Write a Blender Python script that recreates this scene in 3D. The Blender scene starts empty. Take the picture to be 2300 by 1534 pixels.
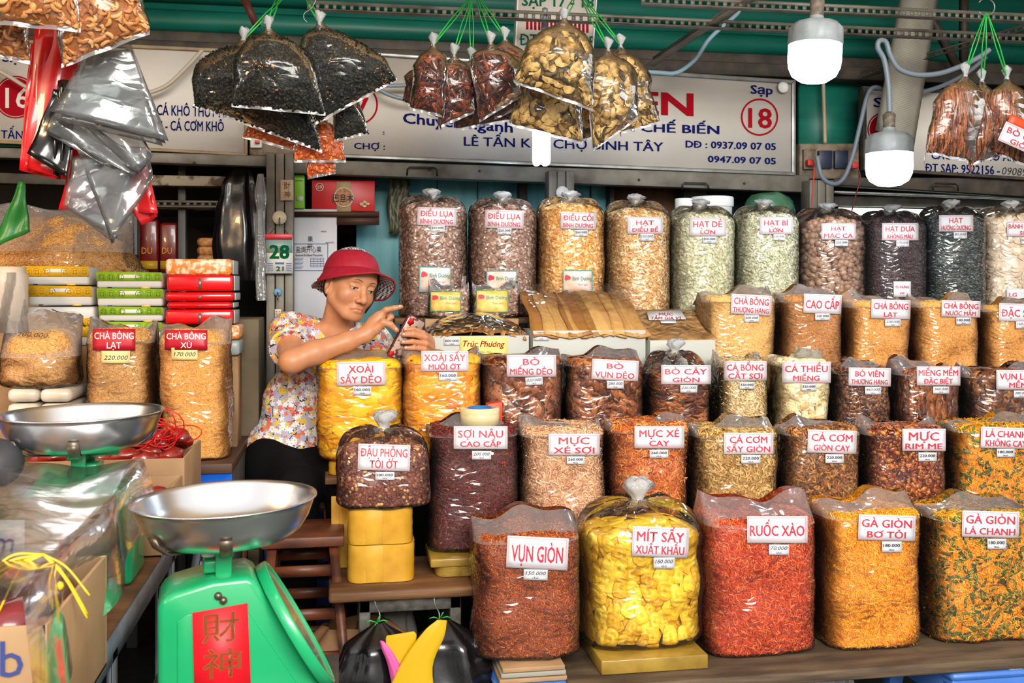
import bpy, math, random
import numpy as np
from mathutils import Vector, Matrix, noise

sc = bpy.context.scene
COL = sc.collection
# ---------------------------------------------------------------- camera, world, light, exposure
F, ANG, HC, HY = 2300.0, math.radians(9.6), 1.5, 640.0
cam_d = bpy.data.cameras.new('camera'); cam = bpy.data.objects.new('camera', cam_d); COL.objects.link(cam)
cam.location = (0, 0, HC); cam.rotation_euler = (math.radians(90), 0, -ANG)
cam_d.sensor_width = 36; cam_d.lens = 36; cam_d.shift_y = (HY - 767) / 2300
cam_d.clip_start = 0.05; cam_d.clip_end = 60
cam_d.dof.use_dof = True; cam_d.dof.focus_distance = 3.1; cam_d.dof.aperture_fstop = 11.0
sc.camera = cam

world = bpy.data.worlds.new('market_daylight'); sc.world = world; world.use_nodes = True
wn = world.node_tree; bg = wn.nodes['Background']
tc = wn.nodes.new('ShaderNodeTexCoord'); sp = wn.nodes.new('ShaderNodeSeparateXYZ'); wr = wn.nodes.new('ShaderNodeValToRGB')
mr = wn.nodes.new('ShaderNodeMapRange'); mr.inputs[1].default_value = -1; mr.inputs[2].default_value = 1
wn.links.new(tc.outputs['Generated'], sp.inputs[0]); wn.links.new(sp.outputs['Z'], mr.inputs[0]); wn.links.new(mr.outputs[0], wr.inputs[0])
wn.links.new(wr.outputs[0], bg.inputs['Color'])
cr = wr.color_ramp; cr.elements[0].color = (0.10, 0.095, 0.09, 1); cr.elements[0].position = 0.40
cr.elements[1].color = (1.0, 0.97, 0.93, 1); cr.elements[1].position = 0.62
bg.inputs['Strength'].default_value = 1.2

def area(name, loc, rot, size, size_y, energy, color):
    d = bpy.data.lights.new(name, 'AREA'); d.shape = 'RECTANGLE'; d.size = size; d.size_y = size_y
    d.energy = energy; d.color = color
    o = bpy.data.objects.new(name, d); COL.objects.link(o); o.location = loc; o.rotation_euler = rot
    return o
# daylight from the open market aisle behind the camera, and the warm stall lamp on the left
area('aisle_daylight', (0.9, -2.6, 3.4), (math.radians(60), 0, math.radians(-8)), 3.6, 1.8, 500, (1.0, 0.95, 0.87))
area('warm_stall_lamp', (-1.75, 1.95, 2.15), (math.radians(28), math.radians(10), math.radians(-8)), 0.3, 0.3, 26, (1.0, 0.62, 0.30))
sc.view_settings.view_transform = 'Standard'; sc.view_settings.look = 'None'
sc.view_settings.exposure = 0.0; sc.view_settings.gamma = 1.0; sc.view_settings.use_curve_mapping = False

# ---------------------------------------------------------------- pixel ray -> point on the plane y (stall frame)
CA, SA = math.cos(ANG), math.sin(ANG)
def W(px, py, y):
    t = (px - 1150) / F; s = (HY - py) / F
    dx = SA + t * CA; dy = CA - t * SA; k = y / dy
    return np.array((k * dx, y, HC + k * s))
def Wv(px, py, y):
    t = (px - 1150) / F; s = (HY - py) / F
    dx = SA + t * CA; dy = CA - t * SA; k = y / dy
    return np.stack([k * dx, y + 0 * k, HC + k * s], -1)
def ZX(py, px, y): return float(W(px, py, y)[2])
def XP(px, y): return float(W(px, 0, y)[0])
def MPP(px, y): return y / (CA - (px - 1150) / F * SA) / F

# ---------------------------------------------------------------- materials
def lin(c):
    r = []
    for v in c[:3]:
        v = v / 255.0
        r.append(v / 12.92 if v <= 0.04045 else ((v + 0.055) / 1.055) ** 2.4)
    return (r[0], r[1], r[2], 1.0)
class NT:
    def __init__(s, m): s.t = m.node_tree; s.n = s.t.nodes; s.l = s.t.links; s.out = s.n['Material Output']; s.b = s.n.get('Principled BSDF')
    def new(s, typ, **kw):
        n = s.n.new(typ)
        for k, v in kw.items():
            if k.startswith('i_'):
                key = k[2:]; key = int(key) if key.isdigit() else key
                n.inputs[key].default_value = v
            else: setattr(n, k, v)
        return n
    def link(s, a, b): s.l.new(a, b)
    def ramp(s, cols, pos=None, interp='LINEAR'):
        n = s.n.new('ShaderNodeValToRGB'); e = n.color_ramp; e.interpolation = interp
        k = len(cols); pos = pos or [i / max(1, k - 1) for i in range(k)]
        while len(e.elements) < k: e.elements.new(0.5)
        for i in range(k): e.elements[i].position = pos[i]
        for i in range(k): e.elements[i].color = lin(cols[i])
        return n
    def obj(s): return s.new('ShaderNodeTexCoord').outputs['Object']
    def bump(s, h, strength, dist=0.002, normal=None):
        b = s.new('ShaderNodeBump'); b.inputs['Strength'].default_value = strength; b.inputs['Distance'].default_value = dist
        s.link(h, b.inputs['Height'])
        if normal is not None: s.link(normal, b.inputs['Normal'])
        return b.outputs[0]
MC = {}
def newmat(name):
    m = bpy.data.materials.new(name); m.use_nodes = True
    return m, NT(m)
def mat(name, c=(128, 128, 128), rough=0.5, metal=0.0, c2=None, ns=20.0, bump=0.0, bs=None, spec=0.5, stretch=None, det=3, lo=.35, hi=.65, coat=0):
    """plain or two-tone noisy principled material"""
    if name in MC: return MC[name]
    m, t = newmat(name); b = t.b
    b.inputs['Roughness'].default_value = rough; b.inputs['Metallic'].default_value = metal
    b.inputs['Specular IOR Level'].default_value = spec; b.inputs['Coat Weight'].default_value = coat
    b.inputs['Base Color'].default_value = lin(c)
    co = None
    if c2 is not None or bump:
        co = t.obj()
        if stretch:
            mp = t.new('ShaderNodeMapping'); mp.inputs['Scale'].default_value = stretch; t.link(co, mp.inputs[0]); co = mp.outputs[0]
    if c2 is not None:
        n = t.new('ShaderNodeTexNoise', i_Scale=ns, i_Detail=float(det)); t.link(co, n.inputs['Vector'])
        r = t.ramp([c, c2], [lo, hi]); t.link(n.outputs['Fac'], r.inputs[0]); t.link(r.outputs[0], b.inputs['Base Color'])
    if bump:
        n2 = t.new('ShaderNodeTexNoise', i_Scale=bs or ns, i_Detail=4.0); t.link(co, n2.inputs['Vector'])
        t.link(t.bump(n2.outputs['Fac'], bump), b.inputs['Normal'])
    MC[name] = m
    return m
def emis(name, c, strength):
    if name in MC: return MC[name]
    m, t = newmat(name); b = t.b
    b.inputs['Base Color'].default_value = lin(c); b.inputs['Emission Color'].default_value = lin(c); b.inputs['Emission Strength'].default_value = strength
    MC[name] = m; return m
def content(name, cols, rough=0.5, spec=0.4, ns=900, amt=0.12, sss=0.0, pos=None, coat=0.0):
    """colour picked per piece from a ramp by the point attribute rnd, with a fine mottling"""
    if name in MC: return MC[name]
    m, t = newmat(name); b = t.b
    a = t.new('ShaderNodeAttribute', attribute_name='rnd'); r = t.ramp(cols, pos)
    n = t.new('ShaderNodeTexNoise', i_Scale=float(ns), i_Detail=2.0); t.link(t.obj(), n.inputs['Vector'])
    ad = t.new('ShaderNodeMath', operation='MULTIPLY_ADD'); ad.inputs[1].default_value = amt * 4; t.link(n.outputs['Fac'], ad.inputs[0])
    sb = t.new('ShaderNodeMath', operation='SUBTRACT'); sb.inputs[1].default_value = amt * 2; t.link(ad.outputs[0], sb.inputs[0]); t.link(a.outputs['Fac'], ad.inputs[2])
    t.link(sb.outputs[0], r.inputs[0]); t.link(r.outputs[0], b.inputs['Base Color'])
    b.inputs['Roughness'].default_value = rough; b.inputs['Specular IOR Level'].default_value = spec; b.inputs['Coat Weight'].default_value = coat
    MC[name] = m; return m
def film(name='clear_film', haze=0.05, rough=0.10, tint=(255, 255, 255), crinkle=1.0, gloss=1.0, sc_=14.0):
    """thin clear plastic: see-through, a little milky, with a crinkled glossy skin"""
    if name in MC: return MC[name]
    m, t = newmat(name); t.n.remove(t.b)
    tr = t.new('ShaderNodeBsdfTransparent'); tr.inputs[0].default_value = lin(tint)
    gl = t.new('ShaderNodeBsdfGlossy'); gl.inputs['Roughness'].default_value = rough
    df = t.new('ShaderNodeBsdfDiffuse'); df.inputs[0].default_value = (0.8, 0.82, 0.85, 1)
    tl = t.new('ShaderNodeBsdfTranslucent'); tl.inputs[0].default_value = (0.8, 0.82, 0.85, 1)
    co = t.obj()
    mp = t.new('ShaderNodeMapping'); mp.inputs['Rotation'].default_value = (0.3, 0.5, 0.2); mp.inputs['Scale'].default_value = (1, 1, 2.2)
    wn_ = t.new('ShaderNodeTexNoise', i_Scale=5.0, i_Detail=2.0); t.link(co, wn_.inputs['Vector'])
    va = t.new('ShaderNodeVectorMath', operation='MULTIPLY_ADD'); va.inputs[1].default_value = (0.12, 0.12, 0.12)
    t.link(wn_.outputs['Color'], va.inputs[0]); t.link(co, va.inputs[2]); t.link(va.outputs[0], mp.inputs[0])
    n1 = t.new('ShaderNodeTexNoise', i_Scale=sc_, i_Detail=3.0); n1.noise_type = 'RIDGED_MULTIFRACTAL'; t.link(mp.outputs[0], n1.inputs['Vector'])
    n2 = t.new('ShaderNodeTexVoronoi', i_Scale=sc_ * 1.7, feature='DISTANCE_TO_EDGE'); t.link(mp.outputs[0], n2.inputs['Vector'])
    b1 = t.bump(n1.outputs['Fac'], 0.55 * crinkle, 0.006); b2 = t.bump(n2.outputs['Distance'], 0.5 * crinkle, 0.008, b1)
    t.link(b2, gl.inputs['Normal'])
    lw = t.new('ShaderNodeFresnel'); lw.inputs['IOR'].default_value = 1.5; t.link(b2, lw.inputs['Normal'])
    ml = t.new('ShaderNodeMath', operation='MULTIPLY', use_clamp=True); ml.inputs[1].default_value = 1.6 * gloss; t.link(lw.outputs[0], ml.inputs[0])
    md = t.new('ShaderNodeMixShader'); md.inputs[0].default_value = 0.5; t.link(df.outputs[0], md.inputs[1]); t.link(tl.outputs[0], md.inputs[2])
    m1 = t.new('ShaderNodeMixShader'); m1.inputs[0].default_value = haze; t.link(tr.outputs[0], m1.inputs[1]); t.link(md.outputs[0], m1.inputs[2])
    m2 = t.new('ShaderNodeMixShader'); t.link(ml.outputs[0], m2.inputs[0]); t.link(m1.outputs[0], m2.inputs[1]); t.link(gl.outputs[0], m2.inputs[2])
    t.link(m2.outputs[0], t.out.inputs[0])
    MC[name] = m; return m

# ---------------------------------------------------------------- geometry collector
class G:
    def __init__(s): s.v = []; s.f = {}; s.n = 0; s.r = []
    def add(s, v, faces, r=0.5):
        v = np.asarray(v, float).reshape(-1, 3)
        if isinstance(faces, np.ndarray): s.f.setdefault(faces.shape[1], []).append(faces + s.n)
        else:
            d = {}
            for f in faces: d.setdefault(len(f), []).append(f)
            for k, a in d.items(): s.f.setdefault(k, []).append(np.array(a, int) + s.n)
        s.v.append(v); s.r.append(np.full(len(v), r) if np.isscalar(r) else np.asarray(r)); s.n += len(v)
        return s
    def box(s, c, size, rz=0, rot=None):
        a, b, d = [x / 2 for x in size]
        v = np.array([(x, y, z) for x in (-a, a) for y in (-b, b) for z in (-d, d)], float)
        if rot is not None: v = v @ np.array(rot.to_3x3()).T
        elif rz: v = v @ np.array(Matrix.Rotation(rz, 3, 'Z')).T
        return s.add(v + np.array(c), [(0, 1, 3, 2), (4, 6, 7, 5), (0, 4, 5, 1), (2, 3, 7, 6), (0, 2, 6, 4), (1, 5, 7, 3)])
    def box2(s, lo, hi): lo = np.array(lo); hi = np.array(hi); return s.box((lo + hi) / 2, np.abs(hi - lo))
    def tube(s, pts, r, seg=8, cap=True, squash=None):
        P = [Vector(p) for p in pts]; n = len(P)
        rr = [r] * n if np.isscalar(r) else list(r)
        V = []; up = None
        for i in range(n):
            d = (P[min(i + 1, n - 1)] - P[max(i - 1, 0)]); d = d.normalized() if d.length > 1e-9 else Vector((0, 0, 1))
            if up is None: up = d.orthogonal().normalized()
            up = (up - d * up.dot(d)); up = up.normalized() if up.length > 1e-6 else d.orthogonal().normalized()
            w = d.cross(up)
            for k in range(seg):
                a = 2 * math.pi * k / seg
                V.append(P[i] + (up * math.cos(a) + w * math.sin(a) * (squash or 1)) * rr[i])
        F_ = [(i * seg + k, i * seg + (k + 1) % seg, (i + 1) * seg + (k + 1) % seg, (i + 1) * seg + k) for i in range(n - 1) for k in range(seg)]
        if cap: F_ += [tuple(range(seg))[::-1], tuple((n - 1) * seg + k for k in range(seg))]
        return s.add([tuple(v) for v in V], F_)
    def lathe(s, prof, c=(0, 0, 0), seg=24, M=None, cap=False):
        V = [(r * math.cos(2 * math.pi * k / seg), r * math.sin(2 * math.pi * k / seg), z) for r, z in prof for k in range(seg)]
        F_ = [(i * seg + k, i * seg + (k + 1) % seg, (i + 1) * seg + (k + 1) % seg, (i + 1) * seg + k) for i in range(len(prof) - 1) for k in range(seg)]
        if cap: F_ += [tuple(range(seg))[::-1], tuple((len(prof) - 1) * seg + k for k in range(seg))]
        V = np.array(V)
        if M is not None: V = V @ np.array(M.to_3x3()).T
        return s.add(V + np.array(c), F_)
    def grid(s, P, wrap=False):
        P = np.asarray(P); a, b = P.shape[:2]
        F_ = [(i * b + j, i * b + (j + 1) % b, (i + 1) * b + (j + 1) % b, (i + 1) * b + j) for i in range(a - 1) for j in range(b if wrap else b - 1)]
        return s.add(P.reshape(-1, 3), F_)
    def prism(s, poly, vec):
        """extrude a polygon (3-D points) along vec"""
        p = np.asarray(poly, float); n = len(p); v = np.vstack([p, p + np.array(vec)])
        return s.add(v, [tuple(range(n))[::-1], tuple(range(n, 2 * n))] + [(i, (i + 1) % n, n + (i + 1) % n, n + i) for i in range(n)])
    def ball(s, c, r, seg=12, ring=8, rot=None):
        r = np.array([r] * 3 if np.isscalar(r) else r, float)
        V = [(0, 0, -1)]; 
        for i in range(1, ring):
            a = math.pi * i / ring
            V += [(math.sin(a) * math.cos(2 * math.pi * k / seg), math.sin(a) * math.sin(2 * math.pi * k / seg), -math.cos(a)) for k in range(seg)]
        V.append((0, 0, 1)); V = np.array(V) * r
        if rot is not None: V = V @ np.array(rot.to_3x3()).T
        F_ = [(0, 1 + (k + 1) % seg, 1 + k) for k in range(seg)]
        F_ += [(1 + i * seg + k, 1 + i * seg + (k + 1) % seg, 1 + (i + 1) * seg + (k + 1) % seg, 1 + (i + 1) * seg + k) for i in range(ring - 2) for k in range(seg)]
        b = 1 + (ring - 2) * seg; F_ += [(b + k, b + (k + 1) % seg, len(V) - 1) for k in range(seg)]
        return s.add(V + np.array(c), F_)
    def allv(s): return np.vstack(s.v)
    def mesh(s, name, off=(0, 0, 0), smooth=False, attr=True):
        me = bpy.data.meshes.new(name); V = (s.allv() - np.array(off)).astype(np.float32)
        me.vertices.add(len(V)); me.vertices.foreach_set('co', V.ravel())
        loops = []; starts = []; o = 0
        for k, L in s.f.items():
            A = np.vstack(L); loops.append(A.ravel()); starts.append(o + np.arange(len(A)) * k); o += A.size
        loops = np.concatenate(loops).astype(np.int32); starts = np.concatenate(starts).astype(np.int32)
        me.loops.add(len(loops)); me.loops.foreach_set('vertex_index', loops)
        me.polygons.add(len(starts)); me.polygons.foreach_set('loop_start', starts)
        me.update(calc_edges=True)
        if smooth: me.polygons.foreach_set('use_smooth', np.ones(len(starts), bool))
        if attr:
            a = me.attributes.new('rnd', 'FLOAT', 'POINT'); a.data.foreach_set('value', np.concatenate(s.r).astype(np.float32))
        me.validate()
        return me

TRIS = [0]
class Thing:
    def __init__(s, name, label, cat, loc, group=None):
        s.o = bpy.data.objects.new(name, None); COL.objects.link(s.o); s.loc = np.array(loc, float)
        s.o.location = tuple(s.loc); s.o.empty_display_size = 0.05
        s.o['label'] = label; s.o['category'] = cat
        if group: s.o['group'] = group
    def part(s, name, g, m, parent=None, label=None, kind=None, smooth=False, bev=0, sol=0, sub=0):
        o = bpy.data.objects.new(name, g.mesh(name, s.loc, smooth)); COL.objects.link(o)
        o.data.materials.append(m); o.parent = parent or s.o
        if label: o['label'] = label
        if kind: o['kind'] = kind
        mods(o, bev, sol, sub)
        return o
def mods(o, bev=0, sol=0, sub=0):
    if sol:
        q = o.modifiers.new('s', 'SOLIDIFY'); q.thickness = sol; q.offset = 0
    if bev:
        q = o.modifiers.new('b', 'BEVEL'); q.width = bev; q.segments = 2; q.limit_method = 'ANGLE'; q.angle_limit = math.radians(40)
    if sub:
        q = o.modifiers.new('u', 'SUBSURF'); q.levels = sub; q.render_levels = sub
def solo(name, g, m, label=None, cat=None, group=None, kind=None, smooth=False, bev=0, sol=0, sub=0):
    V = g.allv(); loc = np.array([(V[:, 0].min() + V[:, 0].max()) / 2, (V[:, 1].min() + V[:, 1].max()) / 2, V[:, 2].min()])
    o = bpy.data.objects.new(name, g.mesh(name, loc, smooth)); COL.objects.link(o); o.location = tuple(loc)
    o.data.materials.append(m)
    if label: o['label'] = label
    if cat: o['category'] = cat
    if group: o['group'] = group
    if kind: o['kind'] = kind
    mods(o, bev, sol, sub)
    return o

# ---------------------------------------------------------------- lettering (built-in font), unit box 0..1
TX = {}
def raw_text(s, shear=0):
    c = bpy.data.curves.new('t', 'FONT'); c.body = s; c.resolution_u = 2; c.shear = shear
    o = bpy.data.objects.new('t', c); COL.objects.link(o)
    dg = bpy.context.evaluated_depsgraph_get(); me = o.evaluated_get(dg).to_mesh()
    V = np.zeros(len(me.vertices) * 3); me.vertices.foreach_get('co', V); V = V.reshape(-1, 3).copy()
    Fs = [tuple(p.vertices) for p in me.polygons]
    o.evaluated_get(dg).to_mesh_clear(); bpy.data.objects.remove(o); bpy.data.curves.remove(c)
    return V, Fs
HORN = dict(zip('ƠỜỚỞỠỢƯỪỨỬỮỰơờớởỡợưừứửữự', 'OÒÓỎÕỌUÙÚỦŨỤoòóỏõọuùúủũụ'))
def text2d(s, bold=0.02, shear=0):
    """letters with a separate horn or bar are built as the plain letter plus that stroke"""
    key = (s, bold, shear)
    if key not in TX:
        plain = ''.join(HORN.get(c, {'Đ': 'D', 'đ': 'd'}.get(c, c)) for c in s)
        V, Fs = raw_text(plain, shear)
        if len(V) == 0: V = np.zeros((3, 3)); Fs = [(0, 1, 2)]
        V[:, 2] = 0
        for i, c in enumerate(s):
            if c not in HORN and c not in 'Đđ': continue
            pv = raw_text(plain[:i + 1])[0]; cv = raw_text(plain[i])[0]; xr = pv[:, 0].max(); wd = cv[:, 0].max() - cv[:, 0].min(); xl = xr - wd; hh = .727 if c.isupper() else .55
            if c in 'Đđ':
                q = [(xl - .07, .33), (xl + .30, .33), (xl + .30, .41), (xl - .07, .41)] if c == 'Đ' else [(xr - .30, .60), (xr + .06, .60), (xr + .06, .66), (xr - .30, .66)]
            elif plain[i] in 'OÒÓỎÕỌoòóỏõọ': q = [(xr - .14, hh * .86), (xr - .02, hh * .90), (xr + .04, hh * 1.10), (xr - .05, hh * 1.10), (xr - .06, hh * .98), (xr - .16, hh * .96)]
            else: q = [(xr - .02, hh * .88), (xr + .08, hh * .92), (xr + .13, hh * 1.10), (xr + .04, hh * 1.10), (xr + .03, hh * 1.0), (xr - .02, hh * .99)]
            q = np.array([(x + shear * y * .6, y, .3) for x, y in q]); Fs = Fs + [tuple(range(len(V), len(V) + len(q)))]; V = np.vstack([V, q])
        if bold > .004:   # heavier weight: overlaid copies a hair to each side
            d = bold * .55; n0 = len(V); V = np.vstack([V + (dx, dy, q_ + 1) for q_, (dx, dy) in enumerate(((-d, -d * .6), (d, -d * .6), (d, d * .6), (-d, d * .6)))]); Fs = [tuple(q + k * n0 for q in f) for k in range(4) for f in Fs]
        lo = V.min(0); hi = V.max(0); cap = 0.727; asp = (hi[0] - lo[0]) / cap
        V = np.stack([(V[:, 0] - lo[0]) / max(1e-6, hi[0] - lo[0]), V[:, 1] / cap, V[:, 2]], -1)   # y: 0 = baseline, 1 = cap height
        TX[key] = (V, Fs, asp)
    return TX[key]
def ptext(g, s, y, x0, ytop, x1, ybot, bold=0.02, dy=0.0, off=0.002, shear=0):
    """text on the vertical plane y filling the pixel rectangle; dy: slope px"""
    V, Fs, asp = text2d(s, bold, shear)
    X = x0 + (x1 - x0) * V[:, 0]; Y = ybot + (ytop - ybot) * V[:, 1] + dy * V[:, 0]
    g.add(Wv(X, Y, y - off - V[:, 2] * .0004), Fs)
def pquad(g, y, pts, th=0.003, off=0.0):
    """thin plate on vertical plane y from photo pixel corners"""
    p = [W(a, b, y - off) for a, b in pts]
    g.prism(p, (0, th, 0)); return g
def rect(x0, y0, x1, y1, dy=0): return [(x0, y0), (x0, y1), (x1, y1 + dy), (x1, y0 + dy)]
rng = np.random.default_rng(7)

RED = mat('label_red_print', (196, 38, 62), .5); INK = mat('black_print', (28, 28, 34), .6); PAPER = mat('label_paper', (204, 207, 213), .45)
PAPERB = mat('pale_blue_print', (90, 110, 160), .6)
def letters(th, y, m, label, items, name='lettering'):
    for a in items:
        g = G(); kw = a[-1] if isinstance(a[-1], dict) else {}; a = a[:-1] if kw else a
        ptext(g, a[0], y, *a[1:], **kw); th.part(name, g, m, label=label)
# ================================================================ setting
STEEL = mat('aged_grey_steel', (118, 114, 104), .55, 0.25, c2=(78, 72, 64), ns=9, bump=.25, bs=60, lo=.42, hi=.75)
STEELD = mat('dark_grimy_steel', (46, 42, 38), .6, 0.2, c2=(72, 64, 54), ns=14, bump=.3, bs=50)
TEALW = mat('teal_painted_steel', (14, 98, 84), .45, c2=(26, 122, 104), ns=5, bump=.1, bs=40, stretch=(.4, 1, 3))
CYAN = mat('pale_blue_painted_board', (86, 158, 168), .5, c2=(110, 176, 184), ns=6, bump=.1, bs=60, stretch=(4, 1, .5))
WOODB = mat('worn_plank_wood', (122, 84, 48), .6, c2=(76, 48, 28), ns=7, bump=.3, bs=60, stretch=(.6, 3, 9), lo=.3, hi=.7)
WOODD = mat('red_brown_stool_wood', (112, 58, 32), .45, c2=(64, 32, 20), ns=8, bump=.15, bs=60, stretch=(1, 1, 3))
WOODG = mat('weathered_plank_edge', (96, 78, 58), .7, c2=(60, 46, 32), ns=10, bump=.4, bs=90, stretch=(.5, 2, 8))
SIGNW = mat('dusty_white_signboard', (206, 200, 192), .6, c2=(188, 182, 172), ns=3, lo=.3, hi=.8)
ALU = mat('aluminium_frame', (150, 152, 150), .35, .7, c2=(120, 120, 116), ns=12)
NAVY = mat('navy_paint_lettering', (10, 18, 84), .9, spec=.1); REDP = mat('dark_red_paint_lettering', (146, 8, 24), .9, spec=.1); GREEN = mat('green_paint_lettering', (8, 90, 66), .9, spec=.1)
BEIGE = mat('beige_plaster', (206, 170, 122), .8, c2=(180, 142, 98), ns=4)
DARK = mat('dark_interior_shade', (34, 32, 30), .8, c2=(50, 44, 38), ns=6)  # dark colour put on the interior surfaces to keep them in shade
FLOORM = mat('dark_wet_concrete', (40, 44, 40), .5, c2=(60, 64, 58), ns=18, bump=.2)
BLACK = mat('black_plastic', (18, 18, 20), .35)
WHITEP = mat('white_plastic', (222, 222, 218), .4)
def struct(name, g, m, **k): return solo(name, g, m, kind='structure', **k)
struct('floor', G().box2((-3.2, .2, -.05), (5.0, 6.4, 0)), FLOORM)
struct('ceiling', G().box2((-3.2, 1.6, 3.06), (5.0, 6.4, 3.12)), BEIGE)
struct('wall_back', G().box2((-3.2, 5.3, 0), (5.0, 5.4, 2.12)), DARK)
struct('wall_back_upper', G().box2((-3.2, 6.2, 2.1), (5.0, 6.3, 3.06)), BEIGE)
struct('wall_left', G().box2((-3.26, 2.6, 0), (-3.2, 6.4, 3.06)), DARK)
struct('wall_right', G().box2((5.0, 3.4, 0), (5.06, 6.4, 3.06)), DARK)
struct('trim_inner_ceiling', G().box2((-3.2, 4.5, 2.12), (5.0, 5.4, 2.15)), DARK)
# teal fascia: rolled ribs one above the other
def hbar(g, y, x0, ya, x1, yb, hpx0, hpx1, dep):
    a = W(x0, ya, y); b = W(x1, yb, y); c = W(x1, yb + hpx1, y); d = W(x0, ya + hpx0, y); g.prism([a, d, c, b], (0, dep, 0)); return g
struct('wall_fascia', G().box2((-3.2, 4.72, 2.1), (5.0, 4.8, 3.06)), TEALW)
for i, (z, r_) in enumerate(((2.80, .055), (2.66, .05), (2.52, .04))):
    g = G(); g.tube([(-3.1, 4.69, z), (0, 4.69, z), (4.9, 4.69, z)], r_, 12); struct('trim_%d' % (i + 1), g, TEALW, smooth=True)
g = G(); g.box2((-3.1, 4.36, 2.44), (4.9, 4.66, 2.50)); g.box2((-3.1, 4.40, 2.50), (4.9, 4.5, 2.55)); struct('trim_4', g, STEELD, bev=.005)
g = G(); g.box2((XP(1788, 4.5), 4.46, 2.0), (XP(1932, 4.5), 4.5, 2.50)); struct('wall_teal_column', g, TEALW)
# pale blue boards behind the top sacks, dark posts between them
def pbar(y, x0, y0, x1, y1, dep=.04): g = G(); g.prism([W(a, b, y) for a, b in rect(x0, y0, x1, y1)], (0, dep, 0)); return g
bw = Thing('board_partition', 'pale blue painted board partition behind the top row of nut sacks', 'partition', (XP(1350, 4.6), 4.6, 0))
for x0, x1 in ((800, 916), (918, 981), (983, 1072), (1074, 1164), (1184, 1228), (1292, 1325), (1328, 1366)):
    bw.part('plank', G().box2((XP(x0, 4.6), 4.6, 1.0), (XP(x1, 4.6), 4.62, 2.1)), CYAN, bev=.002)
for x0, x1 in ((1165, 1183), (1367, 1378), (1532, 1585)):
    bw.part('post', G().box2((XP(x0, 4.55), 4.53, 0), (XP(x1, 4.55), 4.66, 2.1)), STEELD, bev=.003)
bw.part('brown_panel', G().box2((XP(1378, 4.6), 4.6, 1.0), (XP(1530, 4.6), 4.62, 2.1)), mat('brown_card_panel', (120, 84, 56), .6, c2=(98, 66, 44), ns=4, stretch=(6, 1, .2)), label='brown striped panel')
bw.part('dark_panel', G().box2((XP(1586, 4.62), 4.62, 1.0), (XP(1820, 4.62), 4.64, 2.1)), mat('dark_blue_panel', (34, 44, 54), .5))
# pillars and beams of the stall front (grey painted timber with grooves)
def pillar(x0, x1, lab, y=4.2, ztop=2.14):
    t = Thing('pillar', lab, 'pillar', (XP((x0 + x1) / 2, y), y + .05, 0)); w = XP(x1, y) - XP(x0, y); X = XP(x0, y)
    for k in range(3): t.part('board', G().box2((X + w * (k / 3) + .0015, y + (.004 if k == 1 else 0), 0), (X + w * ((k + 1) / 3) - .0015, y + .09, ztop)), STEEL, bev=.003)
    return t
P1 = pillar(597, 660, 'grey wooden pillar carrying the tear-off calendar', ztop=2.03); P2 = pillar(1232, 1291, 'grey pillar behind the golden cashew sack', ztop=1.98); P3 = pillar(1818, 1874, 'grey pillar under the electric switch panel', ztop=1.96)
def beam(y, pts, lab, m=None, dep=.07, screws=()):
    t = Thing('beam', lab, 'beam', W(*pts[0], y)); g = G(); g.prism([W(a, b, y) for a, b in pts], (0, dep, 0)); t.part('rail', g, m or STEEL, bev=.003)
    for sx, sy in screws: g = G(); g.ball(W(sx, sy, y - .001), .006, 8, 5); t.part('screw', g, STEELD)
    return t
beam(4.28, [(655, 357), (655, 388), (1818, 432), (1818, 394)], 'long grimy grey beam under the middle signboard', screws=((965, 382), (1077, 384), (1435, 404), (1672, 412)))
beam(4.24, [(-60, 330), (-60, 352), (600, 374), (600, 350)], 'short grey beam under the left signboard', screws=((436, 366),))
beam(4.34, [(300, 392), (300, 416), (598, 420), (598, 398)], 'rusty cream rail below the left signboard', mat('rusty_cream_paint', (150, 138, 116), .6, c2=(70, 44, 26), ns=16, bump=.3, lo=.5, hi=.62))
beam(4.34, [(-60, 385), (-60, 410), (300, 420), (300, 400)], 'dark rail at the far left of the shelf niche', STEELD)
beam(4.3, [(1874, 398), (1874, 415), (2380, 446), (2380, 400)], 'dark grimy beam below the right signboard', STEELD)
beam(4.34, [(1874, 428), (1874, 434), (2380, 452), (2380, 446)], 'thin aluminium strip above the tube light', ALU, .02)
beam(4.5, [(1874, 440), (1874, 462), (2380, 470), (2380, 446)], 'brown timber edge just above the tube light', STEEL)
for (x0, y0, x1, y1, lab) in ((914, 376, 982, 394, 'dark bent-wire handle on the beam left of the lit lamp tube'), (1532, 411, 1592, 426, 'dark bent-wire handle on the beam above the pistachio sack'), (2095, 412, 2152, 428, 'dark bent-wire handle on the beam right of the hanging bulb')):
    g = G(); g.tube([W(a, b, 4.26) for a, b in ((x0, y1), (x0 + 1, y0 + 4), (x0 + 6, y0), (x1 - 6, y0 + 1), (x1 - 1, y0 + 5), (x1, y1 + 2))], .004, 6); solo('pull_handle', g, BLACK, lab, 'handle', smooth=True)

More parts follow.
